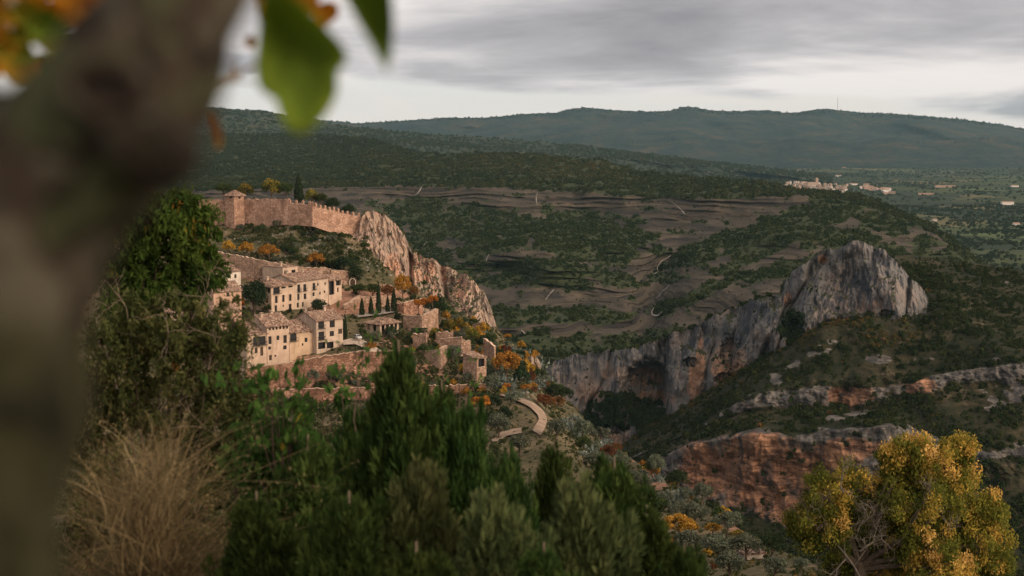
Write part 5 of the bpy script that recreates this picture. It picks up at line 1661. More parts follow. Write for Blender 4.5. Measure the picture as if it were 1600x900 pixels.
PROTO = {
    'gold': proto_tree('golden_tree', GOLD, 5, 2.5, 1.9, 3.0, 1700, 16, 0.42, 0.16, TR),
    'orange': proto_tree('orange_tree', ORANGE, 4, 2.4, 1.3, 3.0, 1600, 16, 0.40, 0.12, TR, flat_bottom=0.1),
    'russet': proto_tree('russet_tree', RUSSET, 4, 2.2, 1.8, 2.4, 1300, 18, 0.36, 0.10, TR, hollow=0.4),
    'yellow': proto_tree('yellowing_tree', GREENYEL, 5, 2.4, 2.2, 2.8, 1900, 18, 0.40, 0.15, TR),
    'green': proto_tree('green_tree', GREEN, 5, 2.4, 2.3, 2.9, 1900, 20, 0.40, 0.16, TR),
    'deep': proto_tree('dark_tree', DEEP, 6, 2.6, 2.8, 3.2, 2600, 22, 0.38, 0.2, TR),
    'olive': proto_tree('olive_tree', OLIVE, 4, 2.1, 1.7, 2.2, 2000, 18, 0.30, 0.17, TR),
    'shrub': proto_tree('green_shrub', GREEN, 2, 1.4, 1.0, 0.75, 900, 14, 0.26, 0.06, TR, part='foliage', flat_bottom=0.1),
    'deepshrub': proto_tree('dark_shrub', DEEP, 2, 1.4, 1.1, 0.8, 1000, 14, 0.25, 0.06, TR, part='foliage', flat_bottom=0.1),
    'oliveshrub': proto_tree('grey_green_shrub', OLIVE, 2, 1.4, 1.0, 0.8, 900, 12, 0.24, 0.06, TR, part='foliage', flat_bottom=0.1),
    'yellowshrub': proto_tree('yellow_shrub', GOLD, 2, 1.4, 0.9, 0.7, 800, 12, 0.26, 0.05, TR, part='foliage', flat_bottom=0.1),
    'russetshrub': proto_tree('russet_shrub', RUSSET, 2, 1.4, 0.9, 0.7, 800, 14, 0.24, 0.05, TR, part='foliage', flat_bottom=0.1),
    'cypress': cypress_proto('cypress', TR, DEEP),
    'agave': agave_proto('prickly_pear', TR, AGAVE),
}
USED = set()
BIGSTEM = {}


def plant(kind, px, py, hpx, wpx=None, label=None, cat=None, group=None, S=None, loc=None, pull=0.6):
    """one plant standing on the slope where the photo shows its foot"""
    S = S or HILL
    p = np.array(loc, float) if loc is not None else surf_at(S, px, py)
    Y = p[1]
    o0 = PROTO[kind]
    o = copy_tree(o0) if kind in USED else o0
    USED.add(kind)
    h = hpx * Y / F
    sz = h / o0['proto_h']
    sx = (wpx * Y / F) / o0['proto_w'] if wpx else sz
    o.location = p - np.array([0, 0, 0.12 * h * 0.3])
    o.scale = (sx, sx, sz)
    o.rotation_euler = (0, 0, TR.rand() * 6.28)
    tag(o, label, cat or ('shrub' if 'shrub' in o0.name else ('cactus' if kind == 'agave' else 'tree')), group)
    return o


G1 = 'golden trees under the castle rock'
for px, py, h, w, lab in [(357, 396, 22, 26, 'leftmost golden tree under the castle tower, partly behind green leaves'),
                          (386, 400, 24, 29, 'round golden tree second from the left on the terrace under the tower'),
                          (421, 405, 26, 33, 'largest bright golden tree above the long grey wall'),
                          (494, 417, 24, 29, 'lone golden tree right of the others above the cream house')]:
    plant('gold', px, py, h, w, lab, 'tree', G1)
for k, px, py, h, w, lab in [('green', 349, 312, 26, 32, 'olive green tree just behind the castle tower'), ('yellow', 383, 311, 24, 30, 'dull green tree behind the plain castle wall'), ('yellow', 424, 312, 32, 34, 'yellow tinged tree rising behind the plain castle wall'),
                             ('green', 446, 313, 28, 26, 'green tree between the yellow tinged one and the dark conifer'), ('cypress', 467, 316, 46, 15, 'dark pointed conifer behind the first battlements'),
                             ('yellow', 487, 320, 24, 24, 'yellowish tree right of the dark conifer'), ('green', 502, 326, 24, 24, 'green bush tree behind the middle battlements'), ('deep', 520, 331, 22, 26, 'dark tree behind the sloping battlements'), ('deep', 545, 338, 18, 26, 'low dark tree behind the last battlements')]:
    p = P(px, py, 652)
    plant(k, px, py, h, w, lab, 'tree', 'trees behind the castle wall', loc=p)
for k, px, py, h, w, lab in [
        ('deep', 396, 496, 60, 46, 'big dense dark tree against the left end of the cream house'),
        ('orange', 367, 497, 38, 34, 'orange leaved tree beside the pink house'),
        ('deep', 500, 491, 25, 28, 'round dark tree in front of the cream house'),
        ('cypress', 471.5, 496, 17, 9, 'short plump cypress between the lower roofs'),
        ('green', 563, 466, 24, 30, 'broad green tree right of the arched gateway'), ('green', 583, 466, 26, 28, 'green tree above the cypresses'),
        ('deep', 538, 424, 26, 34, 'dark tree at the foot of the castle rock'), ('deep', 556, 442, 30, 28, 'dark tree above the arched gateway'), ('green', 520, 421, 18, 24, 'green tree behind the wall above the gateway'),
        ('gold', 533, 410, 12, 18, 'small orange tinted tree high on the castle rock'),
        ('russet', 606, 468, 28, 26, 'brown leaved tree under the pink cliff'), ('gold', 630, 466, 40, 30, 'tall golden tree against the pink cliff'), ('russet', 649, 468, 26, 18, 'thin brown tree at the foot of the pink cliff'),
        ('deep', 686, 498, 38, 28, 'dark tree beside the orange clipped trees'),
        ('yellow', 704, 520, 24, 22, 'yellowing tree left of its pair above the stepped wall'), ('yellow', 719, 522, 28, 26, 'yellowing tree right of its pair above the stepped wall'), ('yellow', 737, 533, 24, 26, 'yellow topped bush at the corner of the stepped wall'),
        ('yellow', 677, 526, 16, 24, 'small round tree on the lawn terrace'),
        ('gold', 790, 590, 44, 46, 'big half golden tree beside the stone hut'),
        ('gold', 822, 536, 16, 16, 'lone gold tree on the rim of the gorge'), ('gold', 800, 522, 9, 14, 'little yellow tree below the end of the pink cliff'),
        ('russet', 853, 640, 30, 34, 'red brown tree above the winding track'), ('orange', 792, 612, 16, 20, 'orange bush by the start of the track'),
        ('orange', 752, 644, 28, 40, 'orange leaved thicket under the long wall'), ('gold', 822, 610, 12, 18, 'yellow shrub above the track'),
        ('olive', 911, 694, 44, 36, 'round dense olive tree below the track bend'), ('olive', 871, 690, 38, 34, 'olive tree beside the track wall'), ('olive', 812, 712, 36, 36, 'grey green olive left of the track'), ('olive', 778, 684, 42, 40, 'olive tree near the fork of the track'),
        ('olive', 747, 556, 18, 22, 'grey olive behind the stone hut'), ('olive', 709, 566, 30, 30, 'olive tree in front of the curved garden wall'), ('olive', 732, 600, 22, 18, 'small olive against the stone hut'),
        ('olive', 767, 612, 28, 32, 'dark olive in front of the big golden tree'),
        ('olive', 489, 600, 25, 25, 'left one of two round olive trees before the red retaining wall'), ('olive', 522, 600, 26, 28, 'right one of two round olive trees before the red retaining wall'),
        ('olive', 933, 734, 32, 50, 'wide olive tree at the top of the right hand slope'), ('olive', 971, 730, 24, 30, 'olive near the bluish cactus on the right hand slope'), ('olive', 1026, 742, 36, 32, 'tall grey olive at the edge of the gorge'),
        ('deep', 1063, 757, 30, 36, 'dark green tree against the red cliff'), ('olive', 1003, 772, 38, 34, 'olive tree in the middle of the right hand slope'), ('olive', 1097, 786, 38, 38, 'large olive tree on the edge below the red cliff'),
        ('olive', 1084, 824, 44, 44, 'big olive tree above the yellow bushes'), ('olive', 1137, 834, 40, 46, 'broad olive tree right of the yellow bushes'), ('deep', 1159, 800, 22, 30, 'small dark tree before the red overhang'), ('olive', 1076, 782, 20, 30, 'low olive bush on the dry slope'),
        ('gold', 1062, 836, 36, 60, 'bright yellow tree below the olive slope'), ('gold', 1113, 834, 20, 28, 'smaller yellow tree right of the bright yellow one'), ('yellow', 1152, 840, 14, 30, 'yellow green bush between olives'), ('orange', 1209, 838, 14, 16, 'small red bush beside the golden tree'),
        ('olive', 1075, 872, 46, 56, 'wide olive at the bottom of the slope, left'), ('olive', 1120, 876, 46, 56, 'wide olive at the bottom of the slope, second from left'), ('olive', 1165, 874, 46, 54, 'wide olive at the bottom of the slope, third from left'), ('deep', 1205, 870, 40, 44, 'dark tree at the bottom of the slope near the golden tree'),
        ('olive', 1140, 905, 50, 50, 'olive tree at the lower picture edge, middle'), ('olive', 1250, 893, 26, 30, 'low olive beside the golden tree trunk'), ('olive', 1210, 905, 40, 44, 'olive tree at the lower picture edge, right'), ('olive', 1090, 915, 50, 50, 'olive tree at the lower picture edge, left')]:
    plant(k, px, py, h, w, lab, 'tree')
G2 = 'five cypresses in a row'
for px, py, h, w, lab in [(566.5, 493, 31, 8.5, 'leftmost and short cypress of the row of five'), (580, 493, 34, 8.5, 'second cypress from the left in the row of five'), (592.4, 491, 54, 8.5, 'tallest cypress, middle of the row of five'), (605.8, 488, 29, 7.5, 'fourth and thinnest cypress of the row of five'), (615, 487, 41, 9.5, 'rightmost cypress of the row of five')]:
    plant('cypress', px, py, h, w, lab, 'cypress', G2)
plant('cypress', 538.5, 530, 44, 7.5, 'lone slim cypress at the right corner of the balcony house', 'cypress')
G3 = 'clipped orange trees on the terrace'
for px, py, lab in [(654, 491, 'left clipped orange tree on the terrace'), (664, 489, 'middle clipped orange tree on the terrace'), (676, 485, 'right clipped orange tree on the terrace')]:
    plant('orange', px, py, 24, 24, lab, 'tree', G3, loc=P(px, py, 512))
# box hedge on its terrace
m = MB()
rr = np.random.RandomState(3)
C = rr.rand(2200, 3) * np.array([5.6, 1.6, 1.7])
fc = rr.randint(0, 3, 2200)
C[fc == 0, 2] = 1.7
C[fc == 1, 1] = 0.0
V, Q = leaf_quads(C + 0.1 * rr.randn(2200, 3), np.array([0, -0.5, 0.6]), 0.28, rr, 0.6)
e = empty('hedge', P(643, 522, 486), 0.2, 'clipped box hedge on the little square terrace', 'hedge')
mesh_np('foliage', V, Q, DEEP, e, False, {'tint': np.repeat(rr.rand(2200), 4)})
m = MB()
for x in np.linspace(0.4, 5.2, 7):
    m.tube([(x, 0.8, -0.5), (x, 0.8, 1.3)], [0.05, 0.03], 5)
m.build('stem', BARK, e)

# nameless shrubs, many of a kind
GR = {'shrub': 'green shrub growing among the village terraces and paths', 'oliveshrub': 'grey green shrub growing on the dry terraces', 'deepshrub': 'dark green shrub growing on the slope by the village', 'yellowshrub': 'yellow autumn shrub growing on the slope by the village', 'russetshrub': 'reddish brown shrub growing on the slope by the village'}


def fill(n, mask, kinds, hpx, seed):
    rr = np.random.RandomState(seed)
    pts_ = pick(HILL, mask, n, rr)
    for p_ in pts_:
        k_ = kinds[rr.randint(len(kinds))]
        h_ = (hpx[0] + (hpx[1] - hpx[0]) * rr.rand() ** 1.6)
        q_, r_ = pix(p_)
        plant(k_, 0, 0, h_, h_ * (1.0 + 0.7 * rr.rand()), GR[k_], 'shrub', 'shrubs: ' + GR[k_], loc=p_)


fill(80, lambda U, py, v, c: ell(U, py, 480, 385, 110, 40, 10, 0.3) * (v > 1), ['shrub', 'deepshrub', 'shrub', 'oliveshrub'], (5, 14), 1)
fill(120, lambda U, py, v, c: ell(U, py, 690, 555, 110, 60, 12, 0.3) * (v > 1), ['shrub', 'oliveshrub', 'deepshrub', 'yellowshrub'], (7, 19), 2)
fill(50, lambda U, py, v, c: ell(U, py, 810, 610, 70, 60, 40, 0.3) * (v > 1) * (1 - ell(U, py, 836, 642, 36, 34, 0, 0.2)), ['shrub', 'oliveshrub', 'deepshrub', 'yellowshrub', 'russetshrub'], (9, 24), 3)
fill(70, lambda U, py, v, c: ell(U, py, 1040, 790, 150, 60, 40, 0.3) * (v > 1), ['oliveshrub', 'shrub', 'oliveshrub', 'yellowshrub', 'russetshrub'], (10, 24), 4)
fill(40, lambda U, py, v, c: ell(U, py, 520, 460, 150, 40, 0, 0.3) * (v > 1), ['shrub', 'deepshrub'], (5, 12), 5)
fill(50, lambda U, py, v, c: ell(U, py, 520, 600, 150, 40, 0, 0.3) * (v > 1), ['shrub', 'deepshrub', 'oliveshrub'], (6, 14), 6)
AG = [(808, 556, 16), (822, 552, 14), (798, 548, 13), (832, 566, 18), (842, 578, 16), (775, 590, 16), (786, 598, 16), (797, 606, 14), (778, 604, 12), (806, 618, 12), (890, 668, 16), (897, 676, 18), (885, 660, 12), (922, 706, 17), (934, 700, 16), (946, 694, 14), (930, 716, 16), (912, 712, 12), (1025, 750, 15), (1052, 776, 17), (1058, 784, 14), (968, 728, 12), (1100, 800, 12), (748, 528, 10), (758, 522, 9), (690, 516, 8), (860, 594, 14), (815, 580, 12), (820, 594, 12), (840, 600, 14), (901, 655, 12), (1005, 740, 10)]
for px, py, h in AG:
    plant('agave', px, py, h * 0.85, h * 1.5, 'bluish grey prickly pear thicket spilling down the slope', 'cactus', 'prickly pear thickets')

# ---- parked car on the village street
CARP = plain_mat('grey_car_paint', (0.42, 0.43, 0.44), 0.35, 0.05, 2, 0.0, 0.01, 0.5)
RUB = plain_mat('tyre_rubber', (0.02, 0.02, 0.02), 0.8, 0.1, 4)
RIM = plain_mat('wheel_metal', (0.35, 0.35, 0.36), 0.4, 0.1, 4)
LAMP = plain_mat('lamp_glass', (0.6, 0.6, 0.58), 0.2, 0.05, 4)


def car():
    p = surf_at(HILL, 559, 531)
    p[1] -= 2.2
    p = P(559, 529.5, p[1])
    r0 = empty('parked_car', p, math.radians(118), 'small silver grey car parked on the village street', 'car')
    prof = [(-1.95, 0.35), (-1.98, 0.75), (-1.75, 0.92), (-0.95, 1.0), (-0.35, 1.42), (0.95, 1.45), (1.6, 1.05), (1.92, 0.95), (1.95, 0.40)]
    hw = [0.72, 0.80, 0.82, 0.80, 0.64, 0.64, 0.78, 0.78, 0.74]
    b = MB()
    n = len(prof)
    V = [(x, -w, z) for (x, z), w in zip(prof, hw)] + [(x, w, z) for (x, z), w in zip(prof, hw)]
    V = np.array(V)
    k = np.arange(n)
    b.add(V, [np.stack([k, (k + 1) % n, n + (k + 1) % n, n + k], -1), np.arange(n)[None, ::-1], (n + np.arange(n))[None, :]])
    b.build('body', CARP, r0, False)
    g = MB()
    for s in (-1, 1):
        g.add([(-0.82, s * 0.80, 1.02), (-0.34, s * 0.665, 1.36), (0.9, s * 0.665, 1.39), (1.42, s * 0.80, 1.06)], np.array([[0, 1, 2, 3]]))
    g.build('side_window', GLASS, r0)
    g = MB()
    g.add([(-0.93, -0.72, 1.03), (-0.93, 0.72, 1.03), (-0.40, 0.6, 1.41), (-0.40, -0.6, 1.41)], np.array([[0, 1, 2, 3]]))
    g.build('windscreen', GLASS, r0)
    g = MB()
    g.add([(1.0, -0.6, 1.44), (1.0, 0.6, 1.44), (1.58, 0.72, 1.08), (1.58, -0.72, 1.08)], np.array([[0, 1, 2, 3]]))
    g.build('rear_window', GLASS, r0)
    for x in (-1.25, 1.25):
        for s in (-1, 1):
            w = MB()
            w.tube([(x, s * 0.66, 0.31), (x, s * 0.86, 0.31)], 0.31, 16)
            wo_ = w.build('wheel', RUB, r0)
            w = MB()
            w.tube([(x, s * 0.85, 0.31), (x, s * 0.875, 0.31)], 0.19, 12)
            w.build('rim', RIM, wo_)
    for s in (-1, 1):
        h = MB()
        h.box((-1.93, s * 0.58, 0.78), (0.12, 0.28, 0.14))
        h.build('headlight', LAMP, r0)


car()

# ---- the far town on the plain
TOWNW = [plain_mat('far_wall_cream', (0.34, 0.27, 0.215), 0.9), plain_mat('far_wall_white', (0.55, 0.52, 0.49), 0.9), plain_mat('far_wall_pink', (0.33, 0.235, 0.185), 0.9)]
TOWNR = plain_mat('far_roof', (0.24, 0.16, 0.12), 0.9, 0.25, 0.2)
rr = np.random.RandomState(5)


def far_house(p, w, d, h, yaw, k, label, cat, group, name='house'):
    r0 = empty(name, p, yaw, label, cat, group)
    b = MB()
    b.box2((-w / 2, -d / 2, -4), (w / 2, d / 2, h))
    b.add([(-w / 2, -d / 2, h), (-w / 2, d / 2, h), (-w / 2, 0, h + d * 0.22), (w / 2, -d / 2, h), (w / 2, d / 2, h), (w / 2, 0, h + d * 0.22)], np.array([[0, 1, 2], [3, 5, 4]]))
    b.build('wall', TOWNW[k], r0)
    b = MB()
    q = d * 0.22
    for s in (-1, 1):
        b.add([(-w / 2 - .4, s * (d / 2 + .5), h - .15), (w / 2 + .4, s * (d / 2 + .5), h - .15), (w / 2 + .4, 0, h + q + .12), (-w / 2 - .4, 0, h + q + .12)], np.array([[0, 1, 2, 3]]))
    b.build('roof', TOWNR, r0)
    return r0


def town_at(px, py):
    return surf_at(PLAIN, px, py)


TL = 'small house in the distant town on the plain'
for i in range(120):
    t_ = rr.rand()
    px = 1236 + 82 * t_ + rr.randn() * 6
    py = 287 + 10 * t_ + rr.randn() * 3.2
    far_house(town_at(px, py), 8 + 8 * rr.rand(), 7 + 4 * rr.rand(), 5 + 6 * rr.rand(), rr.rand() * 3, int(rr.choice([0, 0, 2, 1])), TL, 'house', 'houses of the distant town')
for i in range(22):
    t_ = rr.rand()
    px = 1346 + 46 * t_ + rr.randn() * 3
    py = 292 + 8 * t_ + rr.randn() * 1.5
    far_house(town_at(px, py), 14 + 12 * rr.rand(), 10 + 4 * rr.rand(), 5 + 4 * rr.rand(), 0.3 * rr.randn(), int(rr.choice([0, 2, 1])), 'small house in the outlying row right of the distant town', 'house', 'outlying row of the distant town')
for i in range(18):
    px = 1200 + 26 * rr.rand()
    py = 276 + 8 * rr.rand()
    far_house(town_at(px, py), 14 + 10 * rr.rand(), 10, 5 + 4 * rr.rand(), rr.rand(), int(rr.choice([0, 2])), 'small house at the near left end of the distant town', 'house', 'left end of the distant town')
for px, py, w, h, k, lab in [(1333, 288, 34, 6, 1, 'long white shed just right of the distant town'), (1266, 271, 52, 7, 0, 'long low building above the distant town, right'), (1245, 270, 40, 8, 2, 'long low building above the distant town, left'), (1311, 275, 28, 6, 1, 'white shed upper right of the distant town'),
                             (1478, 293, 80, 6, 2, 'long pinkish farm building on the plain'), (1572, 318, 36, 8, 1, 'white hall with a long roof far right on the plain'), (1584, 292, 30, 5, 1, 'small white farm at the right edge of the plain'), (1318, 261, 20, 5, 0, 'tiny farm in front of the far hills'), (1446, 303, 60, 4, 2, 'low brownish farm sheds in the fields'), (1182, 279, 26, 6, 2, 'pinkish farm house left of the distant town'), (1590, 354, 14, 4, 1, 'white hut among trees at the right edge'), (1458, 346, 10, 3.5, 1, 'white hut behind the wooded ridge')]:
    far_house(town_at(px, py), w, 12, h, 0.1 * rr.randn(), k, lab, 'building', None, 'farm_building')
far_house(town_at(1268, 290), 34, 16, 15, 0.2, 0, 'church nave in the middle of the distant town', 'church', None, 'church')
tw = town_at(1276, 290)
r0 = empty('tower', tw, 0.2, 'square church tower above the roofs of the distant town', 'tower')
b = MB()
b.box2((-5, -5, -4), (5, 5, 31))
b.build('wall', TOWNW[2], r0)
b = MB()
b.add([(-5.5, -5.5, 31), (5.5, -5.5, 31), (5.5, 5.5, 31), (-5.5, 5.5, 31), (0, 0, 34.5)], [np.array([[0, 1, 4], [1, 2, 4], [2, 3, 4], [3, 0, 4]]), np.array([[3, 2, 1, 0]])])
b.build('roof', TOWNR, r0)
# mast on the far ridge
p = P(1308.5, 173, 13450)
r0 = empty('radio_mast', p, 0, 'thin radio mast standing on the far ridge', 'mast')
b = MB()
for k in range(3):
    a = k * 2.094
    b.tube([(2.2 * math.cos(a), 2.2 * math.sin(a), -20), (0.9 * math.cos(a), 0.9 * math.sin(a), 125)], 0.4, 5)
for z in np.arange(0, 120, 8):
    for k in range(3):
        a, c_ = k * 2.094, (k + 1) * 2.094
        r1_, r2_ = 2.2 - 1.3 * z / 125, 2.2 - 1.3 * (z + 8) / 125
        b.tube([(r1_ * math.cos(a), r1_ * math.sin(a), z), (r2_ * math.cos(c_), r2_ * math.sin(c_), z + 8)], 0.2, 4)
b.build('lattice', IRON, r0)
b = MB()
b.tube([(0, 0, 120), (0, 0, 142)], 0.3, 5)
b.build('antenna', IRON, r0)

# ------------------------------------------------------------------ near the viewpoint
NR = np.random.RandomState(41)
JUN = foliage('juniper_sprays', [(0.0, (0.0126, 0.0257, 0.0093)), (0.45, (0.0277, 0.0516, 0.0146)), (0.8, (0.0578, 0.0896, 0.0230)), (0.93, (0.0904, 0.1177, 0.0356)), (1.0, (0.1382, 0.0729, 0.0313))], 0.25, 0.7)
JUNP = foliage('pale_juniper_sprays', [(0.0, (0.0242, 0.0374, 0.0154)), (0.5, (0.0572, 0.0748, 0.0286)), (1.0, (0.1265, 0.1375, 0.0572))], 0.25, 0.5)
ALMOND = foliage('almond_leaf', [(0.0, (0.018, 0.036, 0.010)), (0.5, (0.042, 0.076, 0.016)), (0.86, (0.075, 0.110, 0.024)), (0.96, (0.20, 0.16, 0.025)), (1.0, (0.30, 0.15, 0.03))], 0.35)
DUSKY = foliage('dusky_leaf', [(0.0, (0.0264, 0.0379, 0.0145)), (0.5, (0.0726, 0.0835, 0.0290)), (0.85, (0.1386, 0.1328, 0.0508)), (0.96, (0.2112, 0.1265, 0.0545)), (1.0, (0.3168, 0.1644, 0.0484))], 0.3)
BRIGHT = foliage('bright_leaf', [(0.0, (0.025, 0.056, 0.016)), (0.5, (0.052, 0.112, 0.026)), (0.9, (0.085, 0.15, 0.035)), (1.0, (0.24, 0.18, 0.03))], 0.4)
STRAW = foliage('dry_grass_blade', [(0.0, (0.050, 0.038, 0.020)), (0.5, (0.165, 0.125, 0.066)), (1.0, (0.40, 0.315, 0.18))], 0.2)
BIGGOLD = foliage('golden_crown_leaf', [(0.0, (0.050, 0.066, 0.014)), (0.34, (0.125, 0.135, 0.026)), (0.50, (0.23, 0.20, 0.036)), (0.68, (0.48, 0.30, 0.065)), (1.0, (0.70, 0.46, 0.16))], 0.35)


def juniper(rng, h, r, plumes, per, sprig=0.065):
    """upright plumes of short needle sprigs round a trunk; returns mesh arrays + trunk"""
    Cs, Es, Ts = [], [], []
    for i in range(plumes):
        f = rng.rand() ** 1.05
        z0 = h * (0.02 + 0.86 * f)
        a = rng.rand() * 2 * np.pi
        rad = r * (1 - f) ** 0.44 * (0.35 + 0.65 * rng.rand() ** 0.6) * (1 + 0.26 * math.sin(3 * a + 5 * f) + 0.2 * math.sin(9 * f + a))
        base = np.array([math.cos(a) * rad * 0.86, math.sin(a) * rad * 0.86, z0 * 0.93])
        L = (0.12 + 0.34 * rng.rand() ** 1.5) * (1.05 - 0.3 * f)
        ax = np.array([math.cos(a) * (0.62 - 0.42 * f), math.sin(a) * (0.62 - 0.42 * f), 0.55 + 0.7 * f + 0.4 * rng.rand()]) + rng.normal(size=3) * 0.42
        ax /= np.linalg.norm(ax)
        t = rng.rand(per) ** 0.8
        w = 0.115 * np.sin(np.pi * np.clip(t * 0.85 + 0.12, 0, 1)) ** 0.8
        e = rng.normal(size=(per, 3))
        e -= (e @ ax)[:, None] * ax
        e /= np.linalg.norm(e, axis=1)[:, None]
        C = base + ax * (t * L)[:, None] + e * (w * (0.3 + 0.8 * rng.rand(per)))[:, None]
        Cs.append(C)
        Es.append(e * 0.55 + ax * 0.9 + rng.normal(size=(per, 3)) * 0.25)
        Ts.append(np.clip(0.45 * rng.rand() + 0.05 + 0.28 * t + 0.15 * rng.rand(per), 0, 0.9) if rng.rand() > 0.010 else np.full(per, 1.0))
    C, E, T = np.concatenate(Cs), np.concatenate(Es), np.concatenate(Ts)
    E /= np.linalg.norm(E, axis=1)[:, None]
    n = len(C)
    s = sprig * (0.6 + 0.8 * rng.rand(n, 1))
    sd = np.cross(E, rng.normal(size=(n, 3)))
    sd /= np.linalg.norm(sd, axis=1)[:, None]
    V = np.stack([C - E * s * 0.5, C + sd * s * 0.17, C + E * s * 0.75, C - sd * s * 0.17], 1).reshape(-1, 3)
    return V, np.arange(4 * n).reshape(-1, 4), np.repeat(T, 4)


def juniper_proto(rng, h, r, plumes, per, mat):
    root = empty('juniper', (0, 0, 0))
    V, Q, T = juniper(rng, h, r, plumes, per)
    mesh_np('crown', V, Q, mat, root, False, {'tint': T})
    m = MB()
    m.tube([(0, 0, -0.6), (0.05, 0.02, h * 0.4), (0, 0, h * 0.95)], [0.07, 0.045, 0.01], 6)
    for k in range(16):
        a, f = rng.rand() * 6.28, 0.05 + 0.75 * rng.rand()
        l = r * (1 - f) * 0.8
        m.tube([(0, 0, h * f), (math.cos(a) * l * 0.6, math.sin(a) * l * 0.6, h * f + l * 0.3), (math.cos(a) * l, math.sin(a) * l, h * f + l * 0.8)], [0.025, 0.016, 0.006], 4)
    m.build('trunk', TWIG, root)
    root['h'] = h
    root['r'] = r
    return root


JP = [juniper_proto(NR, 2.4, 0.85, 780, 95, JUN), juniper_proto(NR, 2.2, 0.95, 820, 95, JUN), juniper_proto(NR, 1.9, 0.9, 720, 95, JUNP)]
JUSED = set()
# px of axis, py of tip, distance, half width px, proto
JUNS = [(622, 548, 9.5, 90, 0, 'tallest dark juniper in the middle foreground, its tip against the terraces'),
        (560, 640, 10.5, 80, 1, 'dark juniper just left of the tallest one'),
        (728, 636, 9.8, 74, 1, 'broad dark juniper right of the tallest one'),
        (690, 600, 11.0, 70, 0, 'slim juniper close behind the two tallest ones'),
        (866, 690, 11.0, 56, 0, 'juniper with a rounded top under the track bend'),
        (795, 705, 9.0, 62, 1, 'juniper between the broad one and the round topped one'),
        (960, 712, 10.5, 100, 1, 'rightmost tall juniper before the olive slope'),
        (1010, 790, 8.6, 90, 0, 'low juniper at the right end of the foreground thicket'),
        (480, 690, 9.0, 95, 0, 'dark juniper at the left of the foreground thicket'),
        (655, 755, 7.6, 95, 2, 'pale green juniper low in the middle foreground'),
        (905, 770, 7.8, 110, 2, 'pale yellowish juniper low at the right of the thicket'),
        (770, 800, 7.2, 110, 2, 'pale juniper at the lower picture edge'),
        (545, 780, 7.4, 110, 1, 'dark juniper at the lower picture edge'),
        (400, 790, 8.2, 100, 0, 'dark juniper beside the dry grass'),
        (1070, 860, 7.6, 70, 1, 'small juniper tip at the lower right of the thicket'),
        (850, 850, 6.6, 100, 0, 'nearest juniper at the lower picture edge, right of the pale ones'),
        (650, 860, 6.4, 110, 1, 'nearest juniper at the lower picture edge, below the pale ones')]
for px, py, Y, hw, k, lab in JUNS:
    top = P(px, py - (50 if px == 622 else 26 if px > 840 else 40) - 10 * NR.rand(), Y)
    zb = near_z(top[0], Y)
    h = top[2] - zb
    o = JP[k] if k not in JUSED else copy_tree(JP[k])
    JUSED.add(k)
    o.location = (top[0], Y, zb)
    sc_ = h / JP[k]['h']
    sw = 1.35 * hw * Y / F / JP[k]['r']
    o.scale = (sw, sw, sc_)
    o.rotation_euler = (0, 0, NR.rand() * 6.28)
    tag(o, lab, 'juniper', 'foreground juniper thicket')


def twiggy(name, label, cat, base, tips_px, leaf_mat, leaf, nleaf, rng, twig_mat, spread, r0=0.02, asp=0.4, droop=0.6, fan=3, part='leaves', leaf_tint=(0, 1)):
    """shrub: stems from the base to given tips, side twigs, leaves hanging along them"""
    root = empty(name, base, 0, label, cat)
    base = np.asarray(base, float)
    m = MB()
    C, E, T = [], [], []
    for (px, py, Y) in tips_px:
        tip = P(px, py, Y) - base
        L = np.linalg.norm(tip)
        mid = tip * 0.55 + rng.normal(size=3) * 0.07 * L + np.array([0, 0, 0.10 * L])
        t = np.linspace(0, 1, 9)[:, None]
        pts_ = (1 - t) ** 2 * 0 + 2 * t * (1 - t) * mid + t ** 2 * tip + 0.012 * L * rng.normal(size=(9, 3)) * t
        m.tube(pts_, np.linspace(r0, r0 * 0.15, 9), 5)
        for f in range(fan):
            k = rng.randint(3, 9)
            s = pts_[k]
            d = rng.normal(size=3) * spread + np.array([0, 0, 0.25 * spread])
            e = s + d
            w = np.stack([s, s + d * 0.5 + rng.normal(size=3) * 0.05 * spread, e])
            m.tube(w, [r0 * 0.35, r0 * 0.22, r0 * 0.1], 4)
            q = rng.rand(nleaf)[:, None]
            c = np.where(q < 0.5, w[0] + (w[1] - w[0]) * q * 2, w[1] + (w[2] - w[1]) * (q * 2 - 1)) + rng.normal(size=(nleaf, 3)) * 0.16 * spread
            C.append(c)
            T.append(np.clip(leaf_tint[0] + (leaf_tint[1] - leaf_tint[0]) * (0.45 * rng.rand() + 0.55 * rng.rand(nleaf)), 0, 1))
    C, T = np.concatenate(C), np.concatenate(T)
    V, Q = leaf_quads(C, np.array([0, 0, 0.4]), leaf, rng, asp, droop, 1.0)
    m.build('stem', twig_mat, root)
    mesh_np(part, V, Q, leaf_mat, root, False, {'tint': np.repeat(T, 4)})
    return root


def tips(rng, n, cx, cy, rx, ry, Y, dy):
    a, r = rng.rand(n) * 2 * np.pi, np.sqrt(rng.rand(n))
    return [(cx + rx * r[i] * math.cos(a[i]), cy + ry * r[i] * math.sin(a[i]), Y + dy * (rng.rand() - 0.5)) for i in range(n)]


